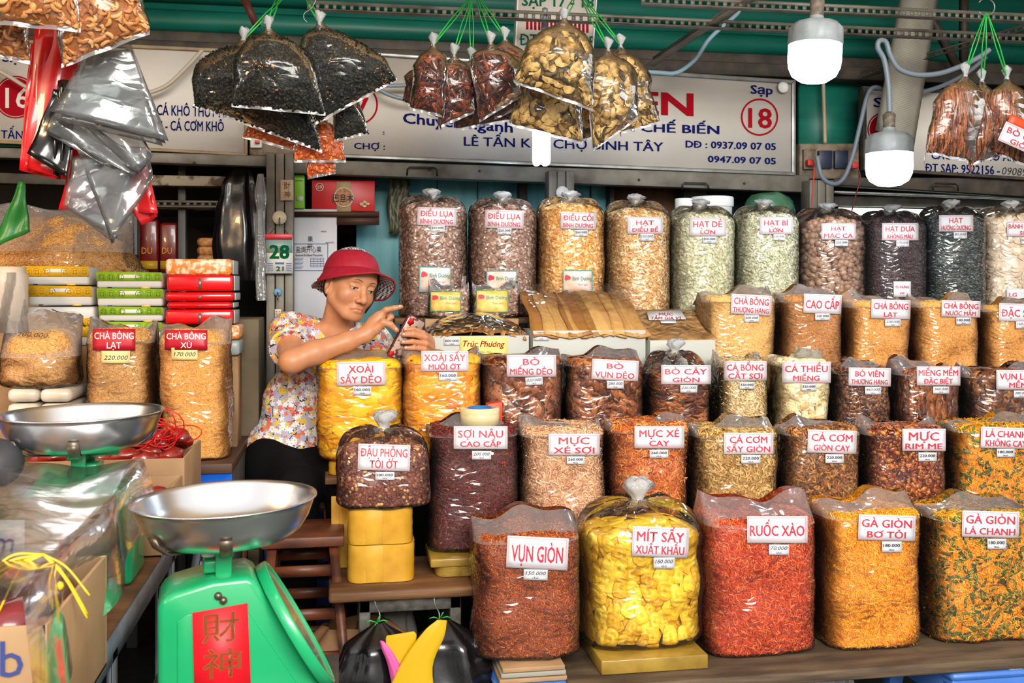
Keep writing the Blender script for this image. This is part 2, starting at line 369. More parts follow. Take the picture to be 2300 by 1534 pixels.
# ---------------------------------------------------------------- signboards
def signboard(lab, y, pts, fr=6, m=None, fm=None):
    t = Thing('signboard', lab, 'sign', W(*pts[0], y)); g = G(); g.prism([W(a, b, y) for a, b in pts], (0, .03, 0)); t.part('panel', g, m or SIGNW)
    n = 4; c = np.mean(pts, 0)
    for i in range(n):
        a, b = np.array(pts[i], float), np.array(pts[(i + 1) % n], float)
        g = G(); ia = a + (c - a) / np.abs(c - a) * fr; ib = b + (c - b) / np.abs(c - b) * fr
        g.prism([W(*q, y - .012) for q in (a, b, ib, ia)], (0, .05, 0)); t.part('frame_strip', g, fm or ALU, bev=.002)
    return t
def ring_px(g, y, cx, cy, r, w, off, n=40, fillr=False):
    P = []
    for k in range(n + 1):
        a = 2 * math.pi * k / n; P.append([(cx + (r - (r if fillr else w)) * math.cos(a), cy + (r - (r if fillr else w)) * math.sin(a)), (cx + r * math.cos(a), cy + r * math.sin(a))])
    P = np.array(P); g.grid(Wv(P[..., 0].ravel(), P[..., 1].ravel(), y - off).reshape(n + 1, 2, 3))
yS = 4.28
S2 = signboard('long white signboard for stall 18 with red and navy lettering', yS, [(572, 100), (572, 346), (1787, 394), (1787, 180)], 8)
letters(S2, yS, NAVY, 'navy blue lettering', [('Chuyên ngành', 905, 252, 1152, 276, .04, 22), ('N CHẾ BIẾN', 1398, 275, 1616, 294, .045, 7)])
letters(S2, yS, NAVY, 'navy blue lettering', [('DĐ : 0937.09 07 05', 1540, 315, 1743, 331, .045, 6), ('0947.09 07 05', 1590, 349, 1743, 364, .045, 5), ('Sạp', 1686, 190, 1736, 210, .04, 2)])
letters(S2, yS, NAVY, 'navy blue lettering', [('R', 818, 289, 830, 301, .03), (':', 859, 292, 864, 302, .03), ('CHỢ :', 795, 320, 865, 334, .03, 2), ('LÊ TẤN KẾ . CHỢ BÌNH TÂY', 1042, 306, 1490, 327, .025, 13)])

letters(S2, yS, REDP, 'dark red lettering', [('EN', 1432, 203, 1558, 255, .05, 5), ('18', 1681, 240, 1734, 286, .03, 2), ('17', 775, 215, 828, 260, .03, 2)])
g = G(); ring_px(g, yS, 1706, 263, 42, 4, .002); S2.part('ring', g, REDP)
g = G(); ring_px(g, yS, 803, 235, 46, 4, .002); S2.part('ring', g, REDP)
S1 = signboard('white signboard for stall 16 behind the hanging plastic bags', yS, [(-70, 84), (-70, 318), (556, 350), (556, 112)], 7, fm=mat('tan_painted_frame', (150, 126, 88), .5, c2=(120, 98, 66), ns=10))
letters(S1, yS, NAVY, 'navy blue lettering', [('CÁ KHÔ THỦY HẢI', 352, 234, 522, 258, .03, 6), ('TÔM LẠNG - CÁ CƠM KHÔ', 268, 268, 503, 291, .03, 4), ('SẠP', 5, 118, 66, 138, .03, 3), ('LÊ TẤN KẾ', -28, 290, 90, 309, .02, 5)])
g = G(); ring_px(g, yS, 35, 218, 48, 3, .002); S1.part('ring', g, REDP)
g = G(); ring_px(g, yS, 35, 218, 43, 3, .0022, fillr=True); S1.part('ring', g, REDP)
letters(S1, yS, SIGNW, 'white number 16', [('16', 12, 195, 66, 242, .02, dict(off=.005))])
S3 = signboard('white signboard at the right edge with a red flag mark and phone number', yS, [(1940, 194), (1940, 382), (2400, 410), (2400, 212)], 7, fm=STEELD)
letters(S3, yS, NAVY, 'navy blue lettering', [('SẠP', 1962, 218, 2040, 240, .03, 3), ('CÁC LOẠI KHÔ ĂN TẾT', 2092, 338, 2330, 357, .03, 6), ('ĐT SẠP: 9522156 -', 2078, 366, 2246, 386, .03, 6)])
letters(S3, yS, REDP, 'dark red disc and letter', [('H', 2096, 228, 2150, 276, .06, 2)])
g = G(); ring_px(g, yS, 1986, 290, 38, 3, .002); S3.part('ring', g, REDP)
g = G(); ring_px(g, yS, 1986, 290, 33, 3, .0022, fillr=True); S3.part('ring', g, REDP)
letters(S3, yS, INK, 'black handwritten number', [('0908999', 2251, 374, 2330, 392, .0, 5, dict(shear=.2))])
# small hanging sign near the top centre
yT = 3.9
S4 = signboard('small white sign with green stall numbers hanging at the top centre', yT, [(1163, -24), (1155, 150), (1330, 162), (1342, -10)], 3, fm=WHITEP)
letters(S4, yT, GREEN, 'green lettering', [('SẠP 17 - 18', 1172, -12, 1334, 12, .03, 5), ('ĐT: 0908 555', 1167, 74, 1335, 101, .01, 6), ('0937 885', 1198, 110, 1332, 134, .01, 6)])
g = G()
for k in range(16): g = G(); pquad(g, yT, rect(1182 + k * 9, 46 + k * .5, 1187 + k * 9, 66 + k * .5), .001, .003); S4.part('letter_stroke', g, REDP)
c_ = G(); c_.lathe([(.0, -.004), (.024, -.004), (.026, .0), (.024, .006)], W(1759, 196, yS - .02), 20, Matrix.Rotation(math.radians(90), 3, 'X')); solo('round_hook', c_, WHITEP, 'clear round suction hook on the corner of the stall 18 sign', 'hook')

# ---------------------------------------------------------------- slotted angle rails
def slotted(lab, A, B, wid=.04, pitch=.03, m=None, gtilt=None):
    """A, B world end points; L-section with a row of punched slots"""
    A, B = Vector(A), Vector(B); d = (B - A); L = d.length; d.normalize(); up = Vector((0, 0, 1)); up = (up - d * up.dot(d)).normalized(); nrm = d.cross(up)
    M = Matrix((d, nrm, up)).transposed(); g = G(); t = .0025
    def bx(x0, x1, z0, z1, y0=0, y1=t):
        v = np.array([(x, y, z) for x in (x0, x1) for y in (y0, y1) for z in (z0, z1)], float) @ np.array(M).T + np.array(A)
        g.add(v, [(0, 1, 3, 2), (4, 6, 7, 5), (0, 4, 5, 1), (2, 3, 7, 6), (0, 2, 6, 4), (1, 5, 7, 3)])
    bx(0, L, 0, wid * .3); bx(0, L, wid * .7, wid); n = int(L / pitch)
    for k in range(n + 1):
        x = k * pitch; w_ = pitch * (.5 if k % 2 else .62); bx(x, min(L, x + w_ * .8), wid * .3, wid * .7)
    bx(0, L, 0, t, 0, wid)
    return solo('slotted_rail', g, m or STEEL, lab, 'metal rail')
slotted('long grey slotted steel rail crossing behind the green strings', W(690, 26, 3.7), W(2320, 100, 3.7))
slotted('upper right grey slotted steel rail above the large bulb', W(1440, 14, 3.45), W(2330, 56, 3.45))
slotted('grey slotted rail slanting down to the fish skin sacks', W(1468, 150, 4.2), W(1740, -28, 3.3), .042)
slotted('dark slotted brace slanting behind the paper banner', W(1938, 176, 4.25), W(2330, 62, 3.9), .03, m=STEELD)
slotted('slotted metal edge in the dark shelf niche left of the pillar', W(350, 466, 4.4), W(596, 468, 4.4), .03)
for i, (a, b, lab) in enumerate((((545, -10), (578, 60), 'rust-red brace above the seaweed sacks'), ((2060, -20), (2150, 150), 'dark diagonal brace behind the paper banner'), ((2165, -20), (2165, 140), 'dark upright strut by the upper right hook'))):
    g = G(); g.tube([W(*a, 4.3), W(*b, 4.3)], .022, 4); solo('brace', g, mat('rust_red_steel', (96, 44, 34), .6, c2=(60, 30, 26), ns=12) if i == 0 else STEELD, lab, 'brace')

# ---------------------------------------------------------------- lamps
GLOWW = emis('lit_lamp_diffuser', (226, 240, 255), 24.0); LAMPG = mat('lamp_grey_plastic', (150, 160, 166), .45, c2=(130, 138, 142), ns=20); SOCK = mat('dirty_socket', (120, 110, 98), .6, c2=(80, 70, 60), ns=60)
def bulb(lab, px, ptop, pbot, wpx, y, tilt=0.0):
    k = MPP(px, y); H = (pbot - ptop) * k; R = wpx * k / 2; c = W(px, pbot, y); t = Thing('light_bulb', lab, 'lamp', c)
    M = Matrix.Rotation(tilt, 3, 'Y'); h = H
    g = G(); g.lathe([(.001, 0), (R * .5, .006), (R * .82, .022), (R * .96, .045), (R, .07), (R * .99, h * .62)], c, 32, M, cap=False); t.part('diffuser', g, GLOWW, smooth=True, label='glowing white diffuser')
    seg = 48; prof = [(R * 1.0, h * .60), (R * 1.03, h * .63), (R * 1.01, h * .86), (R * .8, h * .95), (R * .3, h * 1.0), (R * .26, h * 1.06)]; V = []
    for i, (r_, z_) in enumerate(prof):
        for q in range(seg): rr = r_ * (1 - (.035 if (q % 4 == 0 and 1 <= i <= 3) else 0)); V.append((rr * math.cos(2 * math.pi * q / seg), rr * math.sin(2 * math.pi * q / seg), z_))
    V = np.array(V) @ np.array(M).T + c; g = G(); g.grid(V.reshape(len(prof), seg, 3), wrap=True); t.part('ribbed_housing', g, LAMPG)
    g = G(); g.lathe([(R * .24, h * 1.04), (R * .27, h * 1.08), (R * .25, h * 1.12), (R * .28, h * 1.3), (R * .2, h * 1.33), (.006, h * 1.36)], c, 20, M); t.part('socket', g, SOCK, smooth=True)
    top = Vector(c) + M @ Vector((0, 0, h * 1.36)); return t, top
b1, tp1 = bulb('large lit bulb hanging at the top right, nearest the viewer', 1827, 45, 188, 118, 2.75, .05)
b2, tp2 = bulb('smaller lit bulb hanging lower right before the right signboard', 1997, 295, 420, 102, 3.4)
# compact fluorescent lamp: parallel glowing tubes
t = Thing('compact_lamp', 'lit white tube lamp below the hanging fish skin sacks', 'lamp', W(1218, 372, 3.75))
for dx in (-.0165, .0165):
    for dy in (0, .03):
        g = G(); c = W(1218, 372, 3.75) + np.array((dx, dy, 0)); g.tube([c + np.array((0, 0, z)) for z in (.002, .008, .02, .17)], [.006, .012, .0145, .0145], 12); t.part('tube', g, GLOWW, smooth=True)
c = W(1218, 372, 3.75); g = G(); g.lathe([(.04, .165), (.045, .18), (.042, .23), (.022, .26), (.02, .31)], c + np.array((0, .015, 0)), 20); t.part('base', g, WHITEP, smooth=True)
g = G(); g.tube([c + np.array((0, .015, .31)), W(1222, 60, 3.75), W(1224, 20, 3.7)], .011, 8); t.part('cord', g, mat('grey_conduit', (112, 124, 136), .45), smooth=True)
t = Thing('tube_light', 'long lit fluorescent tube behind the sacks at the right', 'lamp', W(2080, 485, 4.52)); a, b = W(1884, 474, 4.52), W(2380, 484, 4.52)
g = G(); g.tube([a, b], .017, 12); t.part('tube', g, emis('lit_tube', (225, 245, 232), 2.6), smooth=True); g = G(); g.box2(a + np.array((-.02, .02, -.02)), b + np.array((0, .05, .02))); t.part('fixture', g, WHITEP)

# cables
CONDUIT = mat('grey_conduit', (112, 124, 136), .45)
def spline(pts, n=10):
    P = [np.array(p, float) for p in pts]; P = [2 * P[0] - P[1]] + P + [2 * P[-1] - P[-2]]; o = []
    for i in range(1, len(P) - 2):
        for k in range(n):
            t_ = k / n; o.append(.5 * ((2 * P[i]) + (-P[i - 1] + P[i + 1]) * t_ + (2 * P[i - 1] - 5 * P[i] + 4 * P[i + 1] - P[i + 2]) * t_ ** 2 + (-P[i - 1] + 3 * P[i] - 3 * P[i + 1] + P[i + 2]) * t_ ** 3))
    o.append(P[-2]); return o
def cable(lab, pts, r, m, y=None, rib=False, name='cable', seg=8, n=10):
    p = spline([W(*q[:2], q[2] if len(q) > 2 else y) for q in pts], n)
    if rib:
        L = [0];
        for i in range(1, len(p)): L.append(L[-1] + np.linalg.norm(p[i] - p[i - 1]))
        m_ = int(L[-1] / .0032); q = [np.array([np.interp(s_, L, [a[j] for a in p]) for j in range(3)]) for s_ in np.linspace(0, L[-1], m_)]; p = q; rr = [r * (1.0 if i % 2 else .82) for i in range(len(p))]
    else: rr = r
    g = G(); g.tube(p, rr, seg); return solo(name, g, m, lab, 'cable', smooth=not rib)
cable('smooth pale blue cable looping from the rail to the stall 18 sign', [(1672, -20), (1660, 25), (1620, 62), (1590, 92), (1560, 135), (1520, 163), (1480, 163), (1420, 158), (1380, 150)], .009, mat('pale_blue_cable', (132, 160, 176), .4), 4.0)
cable('ribbed grey conduit rising from the lower right bulb', [tuple(), ] if False else [(1998, 262), (1997, 220), (1994, 180), (1986, 135), (1972, 108), (1975, 92), (1990, 95), (2000, 125), (2020, 155), (2060, 168), (2110, 165), (2160, 148), (2200, 128), (2222, 112)], .0105, CONDUIT, 3.4, rib=True)
cable('smooth grey conduit sagging across the right signboard to the switch panel', [(2215, 128), (2170, 165), (2110, 195), (2050, 210), (2000, 206), (1965, 196), (1948, 215), (1932, 280), (1915, 350), (1895, 400), (1870, 413), (1845, 395), (1835, 350)], .010, CONDUIT, 4.2)
cable('ribbed grey conduit running behind the seaweed sacks to the left', [(830, 150), (850, 188), (915, 192), (990, 190)], .009, CONDUIT, 4.2, rib=True)
cable('ribbed grey conduit sagging below the other behind the jerky sacks', [(830, 178), (858, 205), (905, 222), (960, 222)], .009, CONDUIT, 4.18, rib=True)
cable('cream cable curving over the stall 16 sign', [(455, 112), (420, 150), (380, 188), (345, 205), (310, 212)], .009, mat('cream_cable', (170, 160, 142), .5), 4.2)
cable('cream cord crossing the number sixteen disc', [(-20, 150), (20, 172), (64, 198), (110, 210)], .008, MC['cream_cable'], 4.2)
cable('thin red cord dropping from the left plug of the switch panel', [(1829, 375), (1827, 410), (1822, 470), (1822, 500)], .003, mat('red_cord', (190, 40, 30), .5), 4.1)
cable('thin dark red cord dropping from the right plug of the switch panel', [(1926, 375), (1932, 400), (1922, 440), (1912, 478)], .003, mat('dark_red_cord', (120, 20, 28), .5), 4.1)
cable('beige vertical pipe above the switch panel', [(1849, 185), (1851, 250), (1853, 322)], .009, mat('beige_pipe', (170, 158, 130), .5), 4.4, name='pipe')
def box_px(g, y, x0, y0, x1, y1, dep): g.prism([W(a, b, y) for a, b in rect(x0, y0, x1, y1)], (0, dep, 0)); return g
PANEL = mat('grimy_switch_panel', (128, 112, 92), .6, c2=(70, 58, 46), ns=20, lo=.4, hi=.7)
t = Thing('switch_panel', 'grimy electric switch panel with two dark breakers right of the stall 18 sign', 'switch panel', W(1870, 400, 4.3))
t.part('backplate', box_px(G(), 4.3, 1796, 322, 1930, 402, .05), PANEL, bev=.006)
for x0 in (1840, 1876): t.part('breaker', box_px(G(), 4.28, x0, 338, x0 + 30, 378, .03), mat('navy_breaker', (24, 34, 60), .4), bev=.002, label='dark blue breaker')
t.part('socket', box_px(G(), 4.28, 1806, 335, 1832, 380, .03), PANEL, bev=.002)
for x_, y_ in ((1822, 366), (1922, 372)): t.part('plug', box_px(G(), 4.25, x_ - 7, y_ - 8, x_ + 7, y_ + 6, .03), MC['red_cord'], bev=.003, label='red plug')
t = Thing('switch_panel', 'grimy electric switch panel left of the stall 18 sign, under the seaweed sacks', 'switch panel', W(630, 350, 4.26))
t.part('backplate', box_px(G(), 4.26, 560, 306, 700, 350, .05), PANEL, bev=.006); t.part('switch', box_px(G(), 4.24, 562, 310, 588, 332, .03), WHITEP, bev=.004, label='white switch'); t.part('plug', box_px(G(), 4.22, 572, 314, 583, 322, .02), MC['red_cord'], bev=.002)

# old paper banner: long newsprint sheet, gently curled
NEWS, t_ = newmat('lined_newsprint'); mp_ = t_.new('ShaderNodeMapping'); mp_.inputs['Rotation'].default_value = (0, .35, 0); t_.link(t_.obj(), mp_.inputs[0])
w_ = t_.new('ShaderNodeTexWave', i_Scale=34.0, i_Distortion=.4); w_.bands_direction = 'Z'; t_.link(mp_.outputs[0], w_.inputs[0]); r_ = t_.ramp([(132, 128, 118), (160, 156, 144), (166, 162, 150)], [0, .10, 1]); t_.link(w_.outputs[0], r_.inputs[0])
nn_ = t_.new('ShaderNodeTexNoise', i_Scale=14.0); mx_ = t_.new('ShaderNodeMix', data_type='RGBA', blend_type='MULTIPLY'); mx_.inputs[0].default_value = .5; r2_ = t_.ramp([(120, 118, 112), (230, 228, 220)]); t_.link(t_.obj(), nn_.inputs['Vector']); t_.link(nn_.outputs[0], r2_.inputs[0]); t_.link(r_.outputs[0], mx_.inputs[6]); t_.link(r2_.outputs[0], mx_.inputs[7]); t_.link(mx_.outputs[2], t_.b.inputs['Base Color']); t_.b.inputs['Roughness'].default_value = .7
g = G(); P = []
for i in range(13):
    f = i / 12; row = []
    for j in range(9):
        h_ = j / 8; x = (2024 + 86 * h_) * (1 - f) + (1966 + 86 * h_) * f; y = -20 * (1 - f) + (292 + 42 * h_) * f
        row.append(W(x, y, 4.12 - .05 * math.sin(math.pi * h_) + .02 * math.sin(f * 7)))
    P.append(row)
g.grid(np.array(P)); solo('paper_banner', g, NEWS, 'long yellowed printed paper hanging between the two lit bulbs', 'paper banner', smooth=True, sol=.002)

# ---------------------------------------------------------------- things on and beside the pillar
t = Thing('tear_off_calendar', 'tear-off calendar with red top and green number 28 on the pillar', 'calendar', W(626, 614, 4.17))
PHOTO = mat('calendar_photo_print', (120, 160, 190), .4, c2=(150, 160, 120), ns=40)
t.part('backing', G().prism([W(*q, 4.165) for q in rect(597, 528, 658, 614)], (0, .012, 0)), WHITEP)
t.part('picture', pquad(G(), 4.164, rect(597, 536, 657, 568), .001, 0), PHOTO)
t.part('header', G().prism([W(*q, 4.155) for q in rect(595, 525, 657, 537)], (0, .015, 0)), mat('calendar_red', (190, 14, 26), .35), bev=.002, label='red header strip')
g = G(); letters(t, 4.162, mat('calendar_green', (0, 84, 44), .9, spec=.1), None, [('28', 605, 549, 650, 580, .05), ('21', 620, 598, 637, 608, .03)], name='green_number')
g = G(); pquad(g, 4.162, rect(618, 589, 638, 593), .001)
for k in range(5):
    pquad(g, 4.162, rect(601, 591 + k * 4, 613, 592 + k * 4), .001); pquad(g, 4.162, rect(643, 591 + k * 4, 655, 592 + k * 4), .001)
t.part('small_print', g, PAPERB)
g = G(); g.tube([W(606, 526, 4.16), W(628, 498, 4.15), W(647, 526, 4.16)], .0015, 5); t.part('hanging_cord', g, STEELD)
def disc_hook(px, py, rx, y, lab, m, inner=None):
    t = Thing('wall_hook', lab, 'hook', W(px, py, y)); g = G(); k = MPP(px, y); g.lathe([(.0005, 0), (rx * k, 0), (rx * k * .95, .006), (.0005, .008)], W(px, py, y), 24, Matrix.Rotation(math.radians(90), 3, 'X')); t.part('disc', g, m, smooth=False)
    g = G(); c = W(px, py, y - .01); g.tube([c, c + np.array((0, -.012, -.012)), c + np.array((0, -.018, -.024)), c + np.array((0, -.010, -.03))], .003, 6); t.part('hook', g, ALU)
disc_hook(628, 489, 16, 4.19, 'round cream adhesive hook above the calendar', mat('cream_plastic', (196, 186, 160), .4)); disc_hook(1263, 433, 15, 4.19, 'round white adhesive hook on the middle pillar', WHITEP)
disc_hook(624, 656, 9, 4.19, 'small oval hook with a blue picture below the calendar', mat('blue_picture_print', (110, 160, 200), .35))
t = Thing('paper_note', 'small cream paper with brown brushed characters on the pillar', 'paper note', W(644, 450, 4.18)); t.part('sheet', pquad(G(), 4.18, rect(630, 404, 659, 450), .002), mat('cream_note', (214, 190, 160), .6)); g = G(); ptext(g, '財', 4.178, 637, 411, 652, 425, .0); ptext(g, '神', 4.178, 637, 430, 652, 443, .0); t.part('brushed_characters', g, mat('brown_ink', (110, 72, 56), .6))
t = Thing('smiley_tag', 'tiny cream tag with a smiling face at the foot of the visible pillar', 'tag', W(624, 712, 4.18)); t.part('plate', pquad(G(), 4.18, rect(617, 694, 632, 712), .003), MC['cream_plastic'], bev=.001)
g = G(); g.ball(W(621, 700, 4.178), .002, 6, 4); g.ball(W(628, 700, 4.178), .002, 6, 4); g.tube([W(619, 704, 4.177), W(624, 708, 4.177), W(629, 704, 4.177)], .0008, 4); t.part('face', g, INK)
# boxes beside the pillar
def carton(lab, px, D, dep, m, name='carton', cat='box', bev=.003):
    x0, y0, x1, y1 = px; a = W(x0, y1, D); b = W(x1, y0, D); t = Thing(name, lab, cat, ((a[0] + b[0]) / 2, D + dep / 2, a[2])); g = G(); g.box2((a[0], D, a[2]), (b[0], D + dep, b[2])); t.part('body', g, m, bev=bev); return t
t = carton('tall pale grey pistachio carton with printed panel behind the woman', (660, 470, 757, 716), 4.35, .12, mat('pale_grey_card', (196, 198, 206), .5), cat='carton')
g = G(); ptext(g, '盐焗开心果', 4.347, 665, 555, 722, 566, .0, off=.0015); ptext(g, 'Roasted & Salted Pistachios', 4.347, 664, 570, 725, 575, .01, off=.0015); ptext(g, 'B.073', 4.347, 722, 518, 733, 521, .01, off=.0015); ptext(g, 'HAOD 73017', 4.347, 731, 543, 750, 546, .01, off=.0015)
ptext(g, '开', 4.347, 690, 548, 703, 558, .0, off=.0025); ptext(g, '果', 4.347, 691, 532, 703, 542, .0, off=.0025)
t.part('lettering', g, INK)
g = G()
for q in ((661, 547, 737, 548.5), (735.5, 547, 737, 608), (661, 607, 737, 608.5)): pquad(g, 4.348, rect(*q), .001)
for k in range(9): pquad(g, 4.348, rect(661, 579 + k * 3, 682 - (k % 3) * 2, 579.8 + k * 3), .001)
for k in range(6): pquad(g, 4.348, rect(697, 579 + k * 4, 727, 579.8 + k * 4), .001)
for k in range(5): pquad(g, 4.348, rect(697 + k * 7.5, 579, 697.7 + k * 7.5, 600), .001)
t.part('printed_table', g, PAPERB)
t = carton('narrow lime green box standing against the pillar top', (661, 393, 684, 468), 4.33, .1, mat('lime_card', (128, 190, 30), .45)); t.part('print_block', pquad(G(), 4.328, rect(666, 440, 681, 452), .001), mat('pale_print', (206, 214, 190), .5)); g = G(); ptext(g, 'BẠ TƯƠI', 4.328, 664, 404, 679, 407, .01); t.part('lettering', g, GREEN)
t = carton('red gift box with a round nut picture on the small shelf', (700, 406, 842, 473), 4.36, .12, mat('gift_red', (196, 24, 28), .35), name='gift_box')
t.part('cream_band', pquad(G(), 4.358, rect(756, 408, 788, 476), .0015), mat('tan_band', (196, 174, 130), .4))
g = G(); ring_px(g, 4.355, 772, 443, 22, 2, .002, fillr=True); t.part('nut_picture', g, mat('nut_print', (150, 84, 44), .5, c2=(196, 140, 90), ns=90), label='round picture of nuts')
g = G(); ring_px(g, 4.354, 772, 443, 22, 1.5, .003); ring_px(g, 4.354, 718, 420, 9, 1.2, .003); ptext(g, '坚果', 4.354, 712, 417, 724, 423, .0, off=.003); t.part('emblem_rings', g, mat('pale_print', (206, 214, 190), .5))
g = G(); ptext(g, '巴旦木', 4.353, 748, 438, 794, 452, .02, off=.003); t.part('characters', g, INK)
g = G()
for k in range(5): g.ball(W(812 + (k % 3) * 7, 458 + (k // 3) * 5 - (k % 2) * 4, 4.353), (.010, .002, .006), 8, 5)
t.part('nut_drawing', g, mat('nut_print2', (206, 180, 150), .5))
g = G(); g.prism([W(*q, 4.33) for q in rect(660, 475, 852, 486)], (0, .22, 0)); g.prism([W(*q, 4.35) for q in rect(756, 486, 852, 505)], (0, .02, 0)); solo('wall_shelf', g, mat('dark_brown_wood', (70, 44, 30), .6), 'short dark brown shelf holding the red gift box', 'shelf')
t = carton('dark navy printed box behind the red gift box', (762, 382, 850, 412), 4.5, .1, mat('navy_card', (24, 32, 50), .4)); g = G(); ptext(g, 'A B C', 4.497, 778, 392, 835, 404, .0); t.part('print', g, mat('pale_print', (206, 214, 190), .5)) if False else None
g = G(); P = []
for i in range(10):
    P.append([W(872 + 44 * j / 8 + 4 * math.sin(i), 390 + i * 15, 4.52 - .02 * math.sin(j * 2.1 + i)) for j in range(9)])
g.grid(np.array(P)); solo('hanging_sack', g, mat('olive_plastic_sheet', (92, 92, 60), .4, c2=(70, 70, 46), ns=12, bump=.4), 'creased olive plastic sheet hanging left of the pale blue boards', 'plastic sheet', smooth=True, sol=.003)
# tubs and green bag behind the top row
for (x0, x1, y0, y1, lab) in ((1516, 1556, 446, 500, 'small white lidded tub behind the pistachio sack'), (1552, 1647, 443, 500, 'large white lidded tub behind the pistachio sack')):
    c = W((x0 + x1) / 2, 640, 4.12); k = MPP((x0 + x1) / 2, 4.12); R = (x1 - x0) / 2 * k; zt = ZX(y0, (x0 + x1) / 2, 4.12); t = Thing('plastic_tub', lab, 'tub', (c[0], c[1], zt - .16)); b_ = (c[0], c[1], zt - .16)
    g = G(); g.lathe([(.001, 0), (R * .9, 0), (R * .93, .12), (R * .93, .13)], b_, 32); t.part('body', g, mat('milky_tub', (205, 214, 216), .3), smooth=True); g = G(); g.lathe([(R * .98, .118), (R, .125), (R, .155), (R * .97, .16), (.001, .16)], b_, 48); t.part('lid', g, mat('white_lid', (222, 228, 230), .3))
zt_ = ZX(443, 1580, 4.12) - .16; solo('wall_shelf', G().box2((XP(1505, 4.1), 4.0, zt_ - .02), (XP(1815, 4.1), 4.19, zt_)), STEELD, 'dark shelf behind the top row holding the white tubs', 'shelf')
g = G(); g.ball(W(1730, 470, 4.3), (.12, .08, .075), 20, 12); o = solo('green_plastic_bag', g, mat('green_translucent_bag', (84, 130, 104), .3, c2=(50, 96, 70), ns=10, bump=.6, bs=20), 'crumpled green plastic bag under the beam behind the pumpkin seeds', 'plastic bag', smooth=True)
for v in o.data.vertices: v.co += v.normal * .02 * noise.noise(v.co * 20)
g = G(); g.box2((-.2, 4.18, 1.60), (.0, 4.5, 1.62)) if False else None

# ---------------------------------------------------------------- display stand: stepped boards
for lab, x0, x1, y0, y1, z in (('narrow wooden bench holding the top row of nut sacks', XP(885, 3.75), 2.95, 3.70, 4.02, 1.38), ('narrow wooden bench holding the floss sacks and shallow trays', XP(948, 3.44), 2.85, 3.45, 3.69, 1.13), ('wooden bench holding the mango and jerky sacks', XP(730, 3.2), 2.8, 3.21, 3.445, .905), ('wooden bench holding the fourth row of shredded snack sacks', XP(1066, 2.97), 2.7, 2.965, 3.20, .66)):
    ds = Thing('display_bench', lab, 'bench', ((x0 + x1) / 2, (y0 + y1) / 2, 0))
    ds.part('shelf_board', G().box2((x0, y0, z - .022), (x1, y1, z)), WOODB, bev=.003)
    for x in (x0 + .05, (x0 + x1) / 2, x1 - .05):
        for y_ in (y0 + .03, y1 - .03): ds.part('leg', G().box2((x - .015, y_ - .015, 0), (x + .015, y_ + .015, z - .02)), STEELD)
xL, xR = XP(738, 2.86), XP(1060, 2.90)
lb = Thing('low_bench', 'weathered wooden bench board holding the yellow taped boxes', 'bench', ((xL + xR) / 2, 2.95, 0))
g = G(); g.box2((xL, 2.84, .628), (xR, 3.19, .658)); lb.part('top_board', g, WOODB, bev=.008)
FRST = mat('galvanised_tube', (108, 106, 100), .5, .4, c2=(70, 66, 60), ns=30, bump=.2)
xa, xb = XP(806, 2.9), XP(1034, 2.9)
g = G(); g.box2((xa, 2.88, .585), (xb, 2.91, .626)); lb.part('cross_bar', g, FRST, bev=.003)
for x in (xa, xb - .032):
    for y_ in (2.88, 3.12): lb.part('leg', G().box2((x, y_, 0), (x + .032, y_ + .03, .626)), FRST, bev=.003)
# front board on blue stools
fb = Thing('front_bench', 'long worn plank bench carrying the front row of sacks', 'bench', (1.2, 2.8, 0))
g = G(); x0 = XP(1283, 2.6); g.box2((x0, 2.60, .42), (2.75, 2.955, .452)); fb.part('plank', g, WOODG, bev=.006)
BLUE = mat('blue_moulded_plastic', (70, 120, 200), .35, c2=(60, 108, 188), ns=6); BLUED = mat('deep_blue_plastic', (22, 62, 150), .4)
def stool(lab, cx, cy, z, w, m, label_px=None):
    t = Thing('plastic_stool', lab, 'stool', (cx, cy, 0)); h = w / 2
    g = G(); g.box2((cx - h, cy - h, z - .03), (cx + h, cy + h, z)); t.part('seat', g, m, bev=.02)
    g = G(); g.box2((cx - h * .75, cy - h * .75, z - .002), (cx + h * .75, cy + h * .75, z + .004)); t.part('raised_panel', g, m, bev=.004)
    for sx in (-1, 1):
        for sy in (-1, 1):
            g = G(); a = np.array((cx + sx * h * .82, cy + sy * h * .82, z - .02)); b = np.array((cx + sx * h * 1.05, cy + sy * h * 1.05, 0)); g.tube([a, b], [.034, .026], 4); t.part('leg', g, m, bev=.004)
    for s_ in (-1, 1):
        t.part('apron', G().box2((cx - h * .9, cy + s_ * h * .93 - .006, z - .10), (cx + h * .9, cy + s_ * h * .93 + .006, z - .02)), m, bev=.004)
        t.part('apron', G().box2((cx + s_ * h * .93 - .006, cy - h * .9, z - .10), (cx + s_ * h * .93 + .006, cy + h * .9, z - .02)), m, bev=.004)
    return t
s1 = stool('blue plastic stool under the sack labelled vun gion', XP(1232, 2.78), 2.80, .445, .33, BLUE)
s2 = stool('blue plastic stool with a small round maker sticker at the bottom right', XP(2200, 2.75), 2.79, .418, .36, BLUE)
g = G(); cx_, cy_ = 2290, 1496; P = np.array([(cx_ + 28 * math.cos(a), cy_ + 14 * math.sin(a)) for a in np.linspace(0, 6.28, 25)[:-1]])
yq = 2.79 - .18 * .93 - .006; g.prism(Wv(P[:, 0], P[:, 1], yq - .002), (0, .0015, 0)); st = s2.part('maker_sticker', g, WHITEP, label='white oval sticker')
g = G(); ptext(g, 'DUY TÂN', yq, 2272, 1492, 2312, 1502, .03, off=.004); s2.part('sticker_lettering', g, NAVY, parent=st)
t = Thing('folded_carton', 'flattened taped carton between the blue stool and the crumb sack', 'carton', (XP(1200, 2.74), 2.8, .445))
